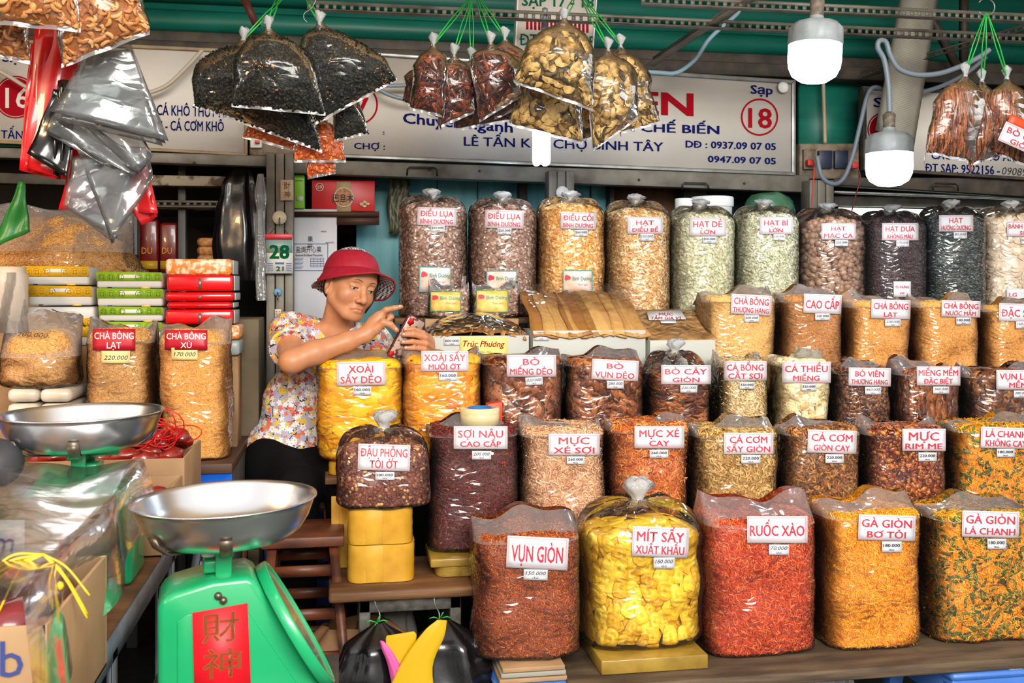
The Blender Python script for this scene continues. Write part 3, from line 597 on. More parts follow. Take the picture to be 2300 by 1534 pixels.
for k, z in enumerate((.447, .462, .476)): t.part('card_layer', G().box2((XP(1123, 2.66) + .004 * k, 2.665, z), (XP(1275, 2.66) - .003 * k, 2.93, z + .012)), mat('brown_cardboard', (170, 136, 98), .7, c2=(150, 116, 80), ns=8) if k % 2 == 0 else mat('grey_cardboard', (150, 146, 132), .7), bev=.002)
t = Thing('flat_gold_box', 'flat gold-wrapped box under the jackfruit sack', 'box', (XP(1470, 2.8), 2.83, .453)); GOLD = mat('yellow_tape_wrap', (214, 164, 52), .3, c2=(190, 138, 36), ns=12, bump=.25, bs=24, coat=.4)
GOLDD = mat('dull_gold_wrap', (160, 130, 52), .3, c2=(132, 104, 38), ns=14, bump=.4, bs=40, coat=.3)
t.part('body', G().box2((XP(1352, 2.66), 2.665, .4535), (XP(1592, 2.66), 2.94, .4535 + ZX(1450, 1470, 2.66) - ZX(1482, 1470, 2.66))), GOLDD, bev=.003)
# ================================================================ piece templates (small meshes, +z = outward)
def sph_faces(seg, ring):
    f = [(0, 1 + (k + 1) % seg, 1 + k) for k in range(seg)]
    for i in range(ring - 2):
        for k in range(seg):
            a, b, c, d = 1 + i * seg + k, 1 + i * seg + (k + 1) % seg, 1 + (i + 1) * seg + (k + 1) % seg, 1 + (i + 1) * seg + k
            f += [(a, b, c), (a, c, d)]
    b = 1 + (ring - 2) * seg; n = b + seg
    return np.array(f + [(b + k, b + (k + 1) % seg, n) for k in range(seg)])
def t_ell(rx, ry, rz, seg=7, ring=4, jit=0.0, taper=0.0):
    V = [(0, 0, -1)] + [(math.sin(math.pi * i / ring) * math.cos(2 * math.pi * k / seg), math.sin(math.pi * i / ring) * math.sin(2 * math.pi * k / seg), -math.cos(math.pi * i / ring)) for i in range(1, ring) for k in range(seg)] + [(0, 0, 1)]
    V = np.array(V); V = V[:, [2, 0, 1]]
    if jit: V = V * (1 + rng.uniform(-jit, jit, (len(V), 1)))
    if taper: V[:, 1:] *= (1 + taper * V[:, :1])
    return V * np.array((rx, ry, rz)), sph_faces(seg, ring)
def t_bean(R, r, arc=2.6, n=6, seg=6, flat=0.8, fat=1.25):
    V = []; 
    for i in range(n + 1):
        a = -arc / 2 + arc * i / n; q = math.sin(math.pi * (i + 0.35) / (n + 0.7)) ** 0.6 * (1 + (fat - 1) * i / n)
        c = np.array((R * math.cos(a), R * math.sin(a), 0)); e = np.array((math.cos(a), math.sin(a), 0))
        for k in range(seg):
            b = 2 * math.pi * k / seg
            V.append(c + e * math.cos(b) * r * q + np.array((0, 0, math.sin(b) * r * q * flat)))
    f = []
    for i in range(n):
        for k in range(seg):
            a, b, c, d = i * seg + k, i * seg + (k + 1) % seg, (i + 1) * seg + (k + 1) % seg, (i + 1) * seg + k
            f += [(a, b, c), (a, c, d)]
    m = n * seg
    for k in range(1, seg - 1): f += [(0, k + 1, k), (m, m + k, m + k + 1)]
    V = np.array(V); V[:, 0] -= R * 0.75
    return V, np.array(f)
def t_ribbon(L, w, th, curl=1.0, n=5, wav=0.3):
    """curved shred: a 3-sided strand"""
    a = 0; p = np.array((0., 0., 0.)); P = [p.copy()]; k = rng.uniform(-1, 1) * curl; dz = 0
    for i in range(n):
        a += k / n * 2 + rng.uniform(-wav, wav); dz = rng.uniform(-.25, .25)
        p = p + np.array((math.cos(a), math.sin(a), dz)) * L / n; P.append(p.copy())
    P = np.array(P); P -= P.mean(0); V = []
    for i in range(n + 1):
        d = P[min(i + 1, n)] - P[max(i - 1, 0)]; nrm = np.array((-d[1], d[0], 0)); nrm /= np.linalg.norm(nrm) + 1e-9
        ww = w * (0.45 + 0.55 * math.sin(math.pi * (i + .3) / (n + .6))) * rng.uniform(.8, 1.2)
        V += [P[i] - nrm * ww / 2, P[i] + nrm * ww / 2, P[i] + np.array((0, 0, th))]
    f = []
    for i in range(n):
        for k2 in ((0, 2), (2, 1)):
            a_, b_ = 3 * i + k2[0], 3 * i + k2[1]
            f += [(a_, a_ + 3, b_ + 3), (a_, b_ + 3, b_)]
    return np.array(V), np.array(f)
def t_flake(R, asp=0.7, bend=0.3, th=0.001, n=7, jit=0.25):
    """irregular bent chip with thickness"""
    V = []
    for z in (0, 1):
        V.append((0, 0, z * th))
        for k in range(n):
            a = 2 * math.pi * k / n; q = R * (1 + 0 * a)
            V.append((math.cos(a), math.sin(a), z))
    V = np.array(V, float); rr = 1 + rng.uniform(-jit, jit, n)
    for z in (0, 1):
        o = z * (n + 1)
        V[o + 1:o + 1 + n, 0] *= R * rr; V[o + 1:o + 1 + n, 1] *= R * asp * rr; V[o + 1:o + 1 + n, 2] = z * th
        V[o:o + n + 1, 2] += bend * R * ((V[o:o + n + 1, 0] / R) ** 2 - .3) + rng.uniform(-.1, .1) * R * V[o:o + n + 1, 1] / R
    f = []
    for k in range(n):
        k2 = (k + 1) % n
        f += [(n + 1, n + 2 + k, n + 2 + k2), (0, 1 + k2, 1 + k), (1 + k, 1 + k2, n + 2 + k2), (1 + k, n + 2 + k2, n + 2 + k)]
    return V, np.array(f)
def T(fn, n=6): return [fn() for _ in range(n)]
TP = {
 'cashew': T(lambda: t_bean(.0085, .0048, rng.uniform(2.0, 2.9), fat=rng.uniform(1.1, 1.4)), 5),
 'cashew_skin': T(lambda: t_bean(.0075, .0058, rng.uniform(1.6, 2.4), flat=.75), 5),
 'broken': T(lambda: t_bean(.0085, .0045, rng.uniform(1.2, 2.9), flat=.55), 5) + [t_flake(.006, .5, .3, .002)],
 'pistachio': T(lambda: t_ell(.0095, .0062, .0055, taper=.15), 3),
 'pumpkin': T(lambda: t_ell(.0092, .0050, .0016, seg=6, taper=.25), 3),
 'melonseed': T(lambda: t_ell(.0048, .0028, .0013, seg=5, taper=.2), 2),
 'sunseed': T(lambda: t_ell(.0085, .0026, .0018, seg=5, taper=.3), 2),
 'disc': T(lambda: t_flake(.019, .95, rng.uniform(-.3, .3), .0012, n=12, jit=.03), 5),
 'peanut': T(lambda: t_ell(.0060, .0050, .0048, jit=.06), 4),
 'floss': T(lambda: t_ribbon(.015, .0014, .0008, 1.0, 3), 10),
 'crumb': T(lambda: t_ribbon(.010, .0020, .0012, .8, 2), 6) + T(lambda: t_flake(.003, .7, .2, .001, 5), 3),
 'fineshred': T(lambda: t_ribbon(.024, .0022, .0014, 1.6, 5, .5), 12),
 'shred': T(lambda: t_ribbon(.036, .0042, .0022, 1.4, 5, .5), 12),
 'curl': T(lambda: t_ribbon(.045, .0042, .0028, 3.0, 8, .6), 12),
 'krill': T(lambda: t_ribbon(.016, .0034, .0016, 1.6, 4, .3), 8),
 'stick': T(lambda: t_ribbon(.020, .0060, .0040, .6, 4, .2), 8),
 'chunk': T(lambda: t_ell(.020, .012, .008, seg=7, jit=.28), 8),
 'bits': T(lambda: t_ell(.010, .007, .005, seg=6, jit=.3), 6) + T(lambda: t_flake(.010, .6, .4, .0015), 4),
 'leaf': T(lambda: t_flake(.013, .35, .5, .0005, 8, .1), 5),
 'bigflake': T(lambda: t_flake(.032, .6, rng.uniform(-.4, .4), .004, 9, .2), 8),
 'strip': T(lambda: t_flake(.045, .22, rng.uniform(-.3, .3), .004, 10, .12), 8),
}
def scatter(g, P, N, kind, size=1.0, tilt=0.35, depth=0.003, r=None, lift=0.0, updir=None, upspread=3.15, conform=None):
    """lay one template piece at each surface point"""
    ts = TP[kind]; n = len(P); which = rng.integers(0, len(ts), n)
    for ti, (V, Fc) in enumerate(ts):
        idx = np.where(which == ti)[0]
        if not len(idx): continue
        p = P[idx]; nn = N[idx] + rng.normal(0, tilt, (len(idx), 3)); nn /= np.linalg.norm(nn, axis=1, keepdims=True)
        ref = np.tile(np.array((0., 0., 1.)), (len(idx), 1)); ref[np.abs(nn[:, 2]) > .9] = (1, 0, 0)
        u = np.cross(ref, nn); u /= np.linalg.norm(u, axis=1, keepdims=True); w = np.cross(nn, u)
        a = rng.uniform(-upspread, upspread, len(idx)) + (updir or 0)
        e1 = u * np.cos(a)[:, None] + w * np.sin(a)[:, None]; e2 = np.cross(nn, e1)
        s_ = size * rng.uniform(.8, 1.2, len(idx))
        Q = p[:, None] + s_[:, None, None] * (V[None, :, :1] * e1[:, None] + V[None, :, 1:2] * e2[:, None] + V[None, :, 2:] * nn[:, None])
        Q += (lift - rng.uniform(0, depth, len(idx)))[:, None, None] * N[idx][:, None]
        o = np.einsum('ijk,ik->ij', Q - p[:, None], N[idx]); cut = .0018 + .05 * np.maximum(o - .0018, 0)   # pressed flat against the film
        Q += (np.minimum(o, cut) - o)[:, :, None] * N[idx][:, None]
        if conform is not None: Q = conform.wrap(Q.reshape(-1, 3), .0020).reshape(Q.shape)
        m = len(V); off = (np.arange(len(idx)) * m)[:, None, None]
        rv = rng.random(len(idx)) if r is None else rng.uniform(r[0], r[1], len(idx))
        g.add(Q.reshape(-1, 3), (Fc[None] + off).reshape(-1, 3), np.repeat(rv, m))

# ================================================================ bags
SEED = [0]
class Shape:
    """closed bag body: superellipse section, rounded bottom and shoulder"""
    def __init__(s, xc, yc, z0, z1, w, d, n=2.4, rb=0.06, rt=0.10, dome=0.0, lump=0.006, nu=56, nv=34, rz=0.0, taper=0.0, sag=0.0, dn=2.0):
        s.__dict__.update(locals()); SEED[0] += 1; s.seed = SEED[0]
        h = z1 - z0; pr = []
        m = min(w, d)
        pr.append((0, 0)); pr.append((.5, 0.0))
        for i in range(0, 6):
            a = math.pi / 2 * i / 5; pr.append((1 - rb * 2 * (1 - math.sin(a)), rb * m * (1 - math.cos(a))))
        top = h - rt * m - dome; k = 14
        for i in range(1, k): pr.append((1, rb * m + (top - rb * m) * i / k))
        for i in range(0, 8):
            a = math.pi / 2 * i / 7; q = 1 - (rt * 1.6) * (1 - math.cos(a)); pr.append((q, top + rt * m * math.sin(a)))
        q0 = pr[-1][0]; zt = pr[-1][1]
        for i in range(1, 8):
            a = i / 7; pr.append((q0 * (1 - a), zt + dome * (1 - (1 - a) ** dn)))
        s.prof = np.array(pr); s.h = h
        s.grid_ = s.make(0.0); s._b = None; s.skin = .0035
    def ring(s, th):
        c, q = np.cos(th), np.sin(th); e = 2 / s.n
        return np.sign(c) * np.abs(c) ** e, np.sign(q) * np.abs(q) ** e
    def make(s, off, prof=None, lump=None, pleat=0):
        prof = s.prof if prof is None else prof; lump = s.lump if lump is None else lump
        # even arc-length angles, start at the back
        th = np.linspace(math.pi / 2, math.pi / 2 + 2 * math.pi, 721); cx, cy = s.ring(th)
        L = np.concatenate([[0], np.cumsum(np.hypot(np.diff(cx * s.w), np.diff(cy * s.d)))]); L /= L[-1]
        t = np.interp(np.arange(s.nu) / s.nu, L, th); cx, cy = s.ring(t)
        R, Z = prof[:, 0][:, None], prof[:, 1][:, None]
        tp = 1 + s.taper * (Z / s.h - .5)
        X = s.w / 2 * cx[None] * R * tp; Y = s.d / 2 * cy[None] * R * tp; Zg = Z + 0 * X
        if s.sag: X = X * (1 + s.sag * np.sin(np.pi * np.clip(Z / s.h, 0, 1)))
        P = np.stack([X, Y, Zg], -1)
        nxx = np.sign(cx) * np.abs(cx) ** (s.n - 1) / s.w; nyy = np.sign(cy) * np.abs(cy) ** (s.n - 1) / s.d
        N = np.stack([nxx[None] + 0 * R, nyy[None] + 0 * R, 0 * X], -1)
        N /= np.linalg.norm(N, axis=-1, keepdims=True)
        dR = np.gradient(prof[:, 0]) * (s.w + s.d) / 4; dZ = np.gradient(prof[:, 1]) + 1e-9
        nz = (-dR / np.hypot(dR, dZ))[:, None, None]; nh = (dZ / np.hypot(dR, dZ))[:, None, None]
        N = N * nh + np.array((0, 0, 1.)) * nz; N /= np.linalg.norm(N, axis=-1, keepdims=True)
        if lump:
            o = s.seed * 7.3
            for i in range(P.shape[0]):
                for j in range(P.shape[1]):
                    p = P[i, j]; f = noise.noise(Vector((p[0] * 9 + o, p[1] * 9, p[2] * 9))) + .5 * noise.noise(Vector((p[0] * 24, p[1] * 24 + o, p[2] * 24)))
                    P[i, j] = p + N[i, j] * lump * f * min(1, prof[i, 0] * 2)
        P = P + N * off
        c, q = math.cos(s.rz), math.sin(s.rz); Rz = np.array([(c, -q, 0), (q, c, 0), (0, 0, 1)])
        P = P @ Rz.T; N = N @ Rz.T
        return P + np.array((s.xc, s.yc, s.z0)), N
    def front(s, X, Z, off=0.0):
        """y of the front surface"""
        P, N = s.grid_; k = np.linspace(0, s.h, 60)
        R = np.interp(np.clip(Z - s.z0, 0, s.h), s.prof[1:, 1], s.prof[1:, 0])
        tp = (1 + s.taper * ((Z - s.z0) / s.h - .5)) * R
        q = np.clip(np.abs(X - s.xc) / (s.w / 2 * tp + 1e-6), 0, .97)
        yy = s.yc - s.d / 2 * tp * (1 - q ** s.n) ** (1 / s.n)
        return yy - off
    def tree0(s):
        if getattr(s, '_b0', None) is None:
            from mathutils.bvhtree import BVHTree
            P, N = s.grid_; nv, nu = P.shape[:2]; s._b0 = BVHTree.FromPolygons([tuple(p) for p in P.reshape(-1, 3)], [(i * nu + j, (i + 1) * nu + j, (i + 1) * nu + (j + 1) % nu, i * nu + (j + 1) % nu) for i in range(nv - 1) for j in range(nu)])
            s._c = P.reshape(-1, 3).mean(0)
        return s._b0
    def wrap(s, Q, mx):
        """push every vertex that would stick out of the bag back under its skin"""
        b = s.tree0(); R = Q.copy()
        for i, q in enumerate(Q):
            l, n, _, d = b.find_nearest(Vector(q))
            if n.dot(l - Vector(s._c)) < 0: n = -n
            h = (Vector(q) - l).dot(n)
            if h > mx: R[i] = l + n * mx
        return R
    def cast(s, px, py):
        """y where the sight line through a photo pixel meets the bag skin"""
        if s._b is None:
            from mathutils.bvhtree import BVHTree
            P, N = s.make(s.skin); nv, nu = P.shape[:2]
            F_ = [(i * nu + j, i * nu + (j + 1) % nu, (i + 1) * nu + (j + 1) % nu, (i + 1) * nu + j) for i in range(nv - 1) for j in range(nu)]
            s._b = BVHTree.FromPolygons([tuple(p) for p in P.reshape(-1, 3)], F_)
        d = Vector(W(px, py, 1.0)) - Vector((0, 0, HC)); h = s._b.ray_cast(Vector((0, 0, HC)), d.normalized())
        return h[0].y if h[0] is not None else None
    def sample(s, spacing, jitter=.35, back=.45, topz=None):
        P, N = s.grid_; nv, nu = P.shape[:2]
        P2 = np.concatenate([P, P[:, :1]], 1); N2 = np.concatenate([N, N[:, :1]], 1)
        cell = np.linalg.norm(P2[1:, :-1] - P2[:-1, :-1], axis=-1) * np.linalg.norm(P2[:-1, 1:] - P2[:-1, :-1], axis=-1)
        rowa = cell.sum(1); A = rowa.sum(); n = int(A / spacing ** 2)
        i = np.arange(n); a = (0.5 + 0.7548776662466927 * i) % 1; b = (0.5 + 0.5698402909980532 * i) % 1
        a = (a + rng.normal(0, jitter / math.sqrt(n), n)) % 1; b = (b + rng.normal(0, jitter / math.sqrt(n), n)) % 1
        cum = np.concatenate([[0], np.cumsum(rowa) / A]); v = np.interp(a, cum, np.arange(nv)); u = b * nu
        i0 = np.clip(v.astype(int), 0, nv - 2); fv = (v - i0)[:, None]; j0 = np.clip(u.astype(int), 0, nu - 1); fu = (u - j0)[:, None]
        def lerp(Q): return (Q[i0, j0] * (1 - fv) + Q[i0 + 1, j0] * fv) * (1 - fu) + (Q[i0, j0 + 1] * (1 - fv) + Q[i0 + 1, j0 + 1] * fv) * fu
        p = lerp(P2); nn = lerp(N2); nn /= np.linalg.norm(nn, axis=1, keepdims=True)
        keep = ((nn[:, 1] < back) | (nn[:, 2] > .35)) & (nn[:, 2] > -.75)
        return p[keep], nn[keep]

FILM = film('clear_film', .02, .10, gloss=.85); FILM2 = film('milky_film', .34, .16, crinkle=.7); FILM3 = film('mouth_film', .28, .14, crinkle=.8); KNOT = film('bunched_film', .85, .25, crinkle=1.2, sc_=40, gloss=.6)
BAND = mat('yellow_rubber_band', (225, 190, 70), .4)

class LabelMap:
    """a paper lying on a bag: depth sampled on a small lattice, shared by the card and its print"""
    def __init__(s, sh, box, rot, nx, ny=4, extra=0.0):
        x0, y0, x1, y1 = box; s.box = box; s.rot = rot; s.nx, s.ny = nx, ny; s.c = ((x0 + x1) / 2, (y0 + y1) / 2)
        X, Y = np.meshgrid(np.linspace(x0, x1, nx + 1), np.linspace(y0, y1, ny + 1)); P = rotp(np.stack([X.ravel(), Y.ravel()], -1), *s.c, rot)
        v = [sh.cast(a, b) for a, b in P]; ok = [q for q in v if q is not None]; m = float(np.mean(ok)) if ok else sh.yc - sh.d / 2
        v = [m if q is None else q for q in v]
        L = np.array(v).reshape(ny + 1, nx + 1)
        for _ in range(2):
            Q = np.pad(L, 1, mode='edge'); L = np.minimum(L, (Q[:-2, 1:-1] + Q[2:, 1:-1] + Q[1:-1, :-2] + Q[1:-1, 2:] + L) / 5)
        for j in range(ny - 1, -1, -1): L[j] = np.minimum(L[j], L[j + 1] + .0025)   # stiff paper: it does not fold back over the top
        s.L = L - extra - .0015
    def fn(s, off):
        x0, y0, x1, y1 = s.box
        def f(P, local=True):
            u = np.clip((P[:, 0] - x0) / (x1 - x0) * s.nx, -.5, s.nx + .5); v = np.clip((P[:, 1] - y0) / (y1 - y0) * s.ny, -.5, s.ny + .5)
            i = np.clip(u.astype(int), 0, s.nx - 1); j = np.clip(v.astype(int), 0, s.ny - 1); a, b = u - i, v - j
            y = (s.L[j, i] * (1 - a) + s.L[j, i + 1] * a) * (1 - b) + (s.L[j + 1, i] * (1 - a) + s.L[j + 1, i + 1] * a) * b
            R = rotp(P, *s.c, s.rot); return Wv(R[:, 0], R[:, 1], y - off)
        return f
def card(th, fn2, x0, y0, x1, y1, m, name='label_card', rot=0.0, label=None, nx=8, extra=0.0):
    """fn2 is the bag Shape; returns the card object and the map for its print"""
    mp = LabelMap(fn2, (x0, y0, x1, y1), rot, nx, 4, extra); g = G()
    X, Y = np.meshgrid(np.linspace(x0, x1, nx + 1), np.linspace(y0, y1, 5)); g.grid(mp.fn(.0025)(np.stack([X.ravel(), Y.ravel()], -1)).reshape(5, nx + 1, 3))
    o = th.part(name, g, m, sol=.0007, label=label); th.last = mp
    return o
def rotp(P, cx, cy, a):
    c, s_ = math.cos(a), math.sin(a); d = P - np.array((cx, cy))
    return np.stack([cx + d[:, 0] * c - d[:, 1] * s_, cy + d[:, 0] * s_ + d[:, 1] * c], -1)
def lettering(th, box, lines, m, parent, bold=.02, name='lettering', shear=0, border=None, off=.0038):
    """lines: (text, width fraction, cap-height fraction) stacked in the pixel box, on the card made last"""
    fn = th.last.fn; x0, y0, x1, y1 = box; cx = (x0 + x1) / 2; g = G(); n = len(lines); H = y1 - y0; Wd = x1 - x0
    tot = sum(l[2] for l in lines); gap = (1 - tot) / (n + .8) if n > 1 else (1 - tot) / 2; y = y0
    for li, (tx, wf, cf) in enumerate(lines):
        y += gap * H * (1.1 if li == 0 else 1); V, Fs, asp = text2d(tx, bold, shear)
        g.add(fn(off + V[:, 2] * .0003)(np.stack([cx - Wd * wf / 2 + Wd * wf * V[:, 0], y + cf * H - cf * H * V[:, 1]], -1)), Fs); y += cf * H
    o = th.part(name, g, m, parent=parent)
    if border is not None:
        b = G(); e = .025 * Wd; t_ = max(.8, .008 * Wd)
        for (a0, b0, a1, b1) in ((x0 + e, y0 + e, x1 - e, y0 + e + t_), (x0 + e, y1 - e - t_, x1 - e, y1 - e), (x0 + e, y0 + e, x0 + e + t_, y1 - e), (x1 - e - t_, y0 + e, x1 - e, y1 - e)):
            q = []
            for f in np.linspace(0, 1, 9):
                if abs(a1 - a0) > abs(b1 - b0): q.append([(a0 + (a1 - a0) * f, b0), (a0 + (a1 - a0) * f, b1)])
                else: q.append([(a0, b0 + (b1 - b0) * f), (a1, b0 + (b1 - b0) * f)])
            b.grid(fn(off)(np.array(q, float).reshape(-1, 2)).reshape(9, 2, 3))
        th.part('border', b, border, parent=parent)
    return o
PINKB = mat('pink_border_print', (224, 150, 160), .5)
def price_tag(th, sh, box, price, rot=0.0, hand=False, kg='1KG', extra=0.0, m=None, plain=False):
    c = card(th, sh, *box, m or PAPER, 'price_tag', rot, nx=3, extra=extra)
    lettering(th, box, [(price, .84, .32 if not hand else .36)] + ([] if plain else [(kg, .26, .15 if not hand else .22)]), INK, c, bold=.0 if hand else .012, shear=.25 if hand else 0)

def bag_film(th, sh, style, ztop, seed=0, lean=0.0, fm=None, knot=None, mk=None):
    """clear film skin over the contents; style tied or open"""
    fm = fm or FILM
    h = sh.h; pr = [tuple(a) for a in sh.prof]
    if style == 'tied':
        body = [p for p in pr if p[1] <= h - sh.rt * min(sh.w, sh.d) - sh.dome + 1e-6]
        sh0 = body[-1][1]; top = ztop - sh.z0; k = 12
        for i in range(1, k + 1):
            a = i / k; R = (1 - a) ** .55 * .94 + .06 if False else max(.07, math.cos(a * math.pi / 2) ** .62)
            body.append((R, sh0 + (top - sh0) * math.sin(a * math.pi / 2) ** 1.15))
        body.append((.055, top + .006)); prof = np.array(body)
        P, N = sh.make(sh.skin, prof, sh.lump)
        nu = sh.nu
        for i in range(len(prof)):
            f = 1 - prof[i, 0]
            if prof[i, 1] > sh0:
                for j in range(nu):
                    a = 2 * math.pi * j / nu
                    q = (math.sin(a * 9 + seed) + .6 * math.sin(a * 17 + seed * 2)) * .010 * math.sin(math.pi * min(1, f * 1.05)) ** .8
                    c = np.array((sh.xc, sh.yc, 0)); d = P[i, j] - c; d[2] = 0; L = np.linalg.norm(d) + 1e-6
                    P[i, j] += np.array((d[0] / L, d[1] / L, .8)) * q
        g = G(); g.grid(P, wrap=True)
        th.part('film', g, fm, smooth=True, label='clear plastic film')
        # gathered neck and knot
        c = np.array((sh.xc, sh.yc, ztop)); g = G(); r0 = sh.w * .042 + .004; hk = knot or .05; tw = rng.uniform(-.012, .012)
        prof = [(r0 * 1.6, -.006), (r0, .004), (r0 * .85, hk * .22), (r0 * 1.5, hk * .42), (r0 * 2.3, hk * .65), (r0 * 2.2, hk * .85), (r0 * 1.2, hk), (0.001, hk * .97)]
        seg = 18; V = []
        for i, (r_, z_) in enumerate(prof):
            for k_ in range(seg):
                a = 2 * math.pi * k_ / seg; q = 1 + .16 * math.sin(5 * a + seed + i) + .1 * math.sin(9 * a + i * 2)
                V.append(c + np.array((r_ * q * math.cos(a) + tw * z_ / hk, r_ * q * math.sin(a) * .8, z_ + .004 * math.sin(3 * a + i))))
        g.grid(np.array(V).reshape(len(prof), seg, 3), wrap=True); th.part('gathered_neck', g, KNOT, smooth=True, label='white bunched plastic neck')
        g = G(); g.tube([c + np.array((math.cos(a) * r0 * 1.1 , math.sin(a) * r0 * 1.0, .004 + .003 * math.sin(a * 2))) for a in np.linspace(0, 2 * math.pi, 13)], .0016, 5)
        th.part('rubber_band', g, BAND)
    else:
        body = [p for p in pr if p[1] <= h - sh.rt * min(sh.w, sh.d) - sh.dome + 1e-6]
        prof = np.array(body); P, N = sh.make(sh.skin, prof, sh.lump)
        # open collar: section closes front to back towards the mouth
        g = G(); g.grid(P, wrap=True); th.part('film', g, fm, smooth=True, label='clear plastic film')
        rows = [P[-1:]]; base = P[-1]; k = 7; zt = ztop; nu = sh.nu
        for i in range(1, k + 1):
            a = i / k; row = base.copy(); f = 1 - .80 * a ** 1.1
            row[:, 1] = sh.yc + (base[:, 1] - sh.yc) * f + lean * a
            row[:, 0] = sh.xc + (base[:, 0] - sh.xc) * (1 - .02 * a)
            z = base[:, 2] + (zt - base[:, 2]) * a
            x = (base[:, 0] - sh.xc) / sh.w; ph = seed * 1.7
            z = z + a * a * (.016 * np.sin(5 * x + ph) + .008 * np.sin(13 * x + ph * 2))
            row[:, 1] += a * .012 * np.sin(11 * x + ph) ; row[:, 2] = z
            rows.append(row[None])
        g = G(); g.grid(np.concatenate(rows, 0), wrap=True)
        th.part('bag_mouth', g, FILM3, smooth=True, label='hazy folded bag mouth')
        # milky folded flap lying back from the mouth
        last = rows[-1][0]; front = last[np.argsort(last[:, 0])]; xs = np.linspace(sh.xc - sh.w * .47, sh.xc + sh.w * .47, 14)
        zz = np.interp(xs, front[:, 0], front[:, 2]); yy = np.interp(xs, front[:, 0], front[:, 1])
        fl = []
        for a in np.linspace(0, 1, 5):
            fl.append(np.stack([xs + .01 * a * math.sin(seed), yy - .012 + a * (.035 + lean * .3) + .006 * np.sin(xs * 40 + seed), zz - .004 - a * .045 + .010 * np.sin(xs * 25 + seed * 3) * a], -1))
        g = G(); g.grid(np.array(fl)); th.part('folded_flap', g, FILM2, smooth=True, label='creased plastic flap')

def fine(name, cols, **k): return content(name, cols, **k)
BROWNSKIN = content('brown_skin_nut', [(116, 80, 66), (166, 130, 112), (196, 162, 144), (216, 188, 172)], .42, ns=300)
GOLDNUT = content('golden_nut', [(208, 144, 66), (234, 180, 100), (246, 206, 138), (252, 226, 172)], .4, ns=200)
PALENUT = content('pale_broken_nut', [(190, 136, 78), (222, 176, 112), (236, 206, 152), (250, 236, 204)], .45, ns=200)
PISTA = content('pistachio_shell', [(176, 178, 138), (206, 202, 168), (222, 218, 190), (236, 232, 210)], .5, ns=200)
PUMP = content('pumpkin_seed', [(170, 166, 128), (206, 206, 176), (226, 226, 200), (238, 238, 220)], .5, ns=200)
MACA = content('macadamia_shell', [(140, 104, 82), (170, 134, 110), (194, 160, 134)], .35, ns=150)
MELON = content('melon_seed', [(40, 26, 30), (62, 42, 46), (86, 62, 66), (112, 84, 84)], .35)
SUNF = content('sunflower_seed', [(30, 36, 36), (58, 66, 66), (96, 104, 102), (170, 176, 170)], .4, pos=[0, .45, .8, 1])
DISC = content('rice_cracker', [(206, 184, 160), (226, 208, 184), (240, 228, 208)], .5)
PEAN = content('red_peanut', [(104, 52, 38), (136, 74, 54), (156, 92, 68), (226, 184, 118)], .4, pos=[0, .45, .86, .96])
FLO1 = content('pale_floss', [(186, 134, 62), (230, 184, 106), (246, 210, 136), (254, 230, 170)], .7, amt=.2)
FLO2 = content('brown_floss', [(144, 88, 36), (196, 132, 68), (218, 158, 90), (236, 190, 124)], .7, amt=.2)
FLO3 = content('golden_floss', [(176, 116, 40), (226, 162, 72), (242, 190, 102), (252, 216, 144)], .7, amt=.2)
MANG = content('yellow_mango', [(222, 146, 8), (240, 172, 12), (250, 190, 20), (252, 204, 40)], .28, ns=60, amt=.15, coat=.4)
MANG2 = content('orange_mango', [(196, 112, 10), (222, 140, 14), (238, 164, 22), (246, 190, 40)], .3, ns=60, amt=.2, coat=.4)
JACK = content('jackfruit_chip', [(214, 158, 14), (236, 186, 22), (246, 204, 40), (250, 216, 70)], .42, ns=120, amt=.2)
JERK = content('red_brown_jerky', [(64, 28, 14), (116, 58, 28), (148, 82, 42), (186, 118, 62)], .35, ns=120, amt=.2, coat=.3)
JERK2 = content('dark_chili_jerky', [(54, 26, 18), (92, 50, 30), (124, 74, 46), (176, 116, 60)], .35, ns=120, amt=.2, coat=.3)
JERK3 = content('reddish_jerky_strip', [(60, 24, 14), (106, 50, 24), (142, 74, 36), (196, 124, 56)], .35, ns=120, amt=.2, coat=.3)
DRED = content('dark_red_floss', [(56, 18, 18), (92, 34, 30), (120, 48, 40), (150, 62, 44)], .5, amt=.2)
PALEF = content('pale_fish', [(176, 138, 84), (214, 184, 126), (232, 208, 156), (244, 228, 186)], .5, ns=120, amt=.2)
CREAM = content('cream_fish', [(206, 178, 124), (232, 212, 160), (242, 226, 180), (250, 240, 208)], .5, ns=90, amt=.2)
SQUID = content('pink_beige_squid', [(170, 116, 84), (214, 162, 122), (232, 188, 146), (242, 210, 172)], .5)
SQUIDC = content('orange_squid', [(150, 66, 22), (206, 110, 44), (226, 140, 66), (238, 172, 96)], .4)
ANCH = content('tan_anchovy', [(132, 96, 44), (188, 144, 76), (214, 172, 102), (234, 202, 136)], .45)
ANCHC = content('spicy_anchovy', [(84, 44, 16), (142, 88, 40), (178, 122, 64), (206, 148, 78)], .4)
RIM = content('glazed_squid', [(66, 24, 14), (118, 52, 26), (160, 84, 40), (214, 138, 60)], .25, coat=.5)
CRUMB = content('red_brown_crumb', [(100, 34, 8), (164, 74, 26), (196, 100, 40), (218, 132, 62)], .55, amt=.2)
KRILL = content('red_krill', [(160, 36, 12), (208, 70, 26), (226, 98, 38), (236, 136, 72)], .4, amt=.2)
CHICK = content('yellow_chicken_floss', [(200, 112, 6), (240, 156, 16), (250, 180, 34), (254, 204, 74)], .5, amt=.2)
LIME = content('green_lime_leaf', [(62, 78, 34), (92, 108, 48), (120, 134, 66)], .5)
CHILI = content('red_chili', [(150, 24, 14), (190, 40, 20), (210, 70, 40)], .4)

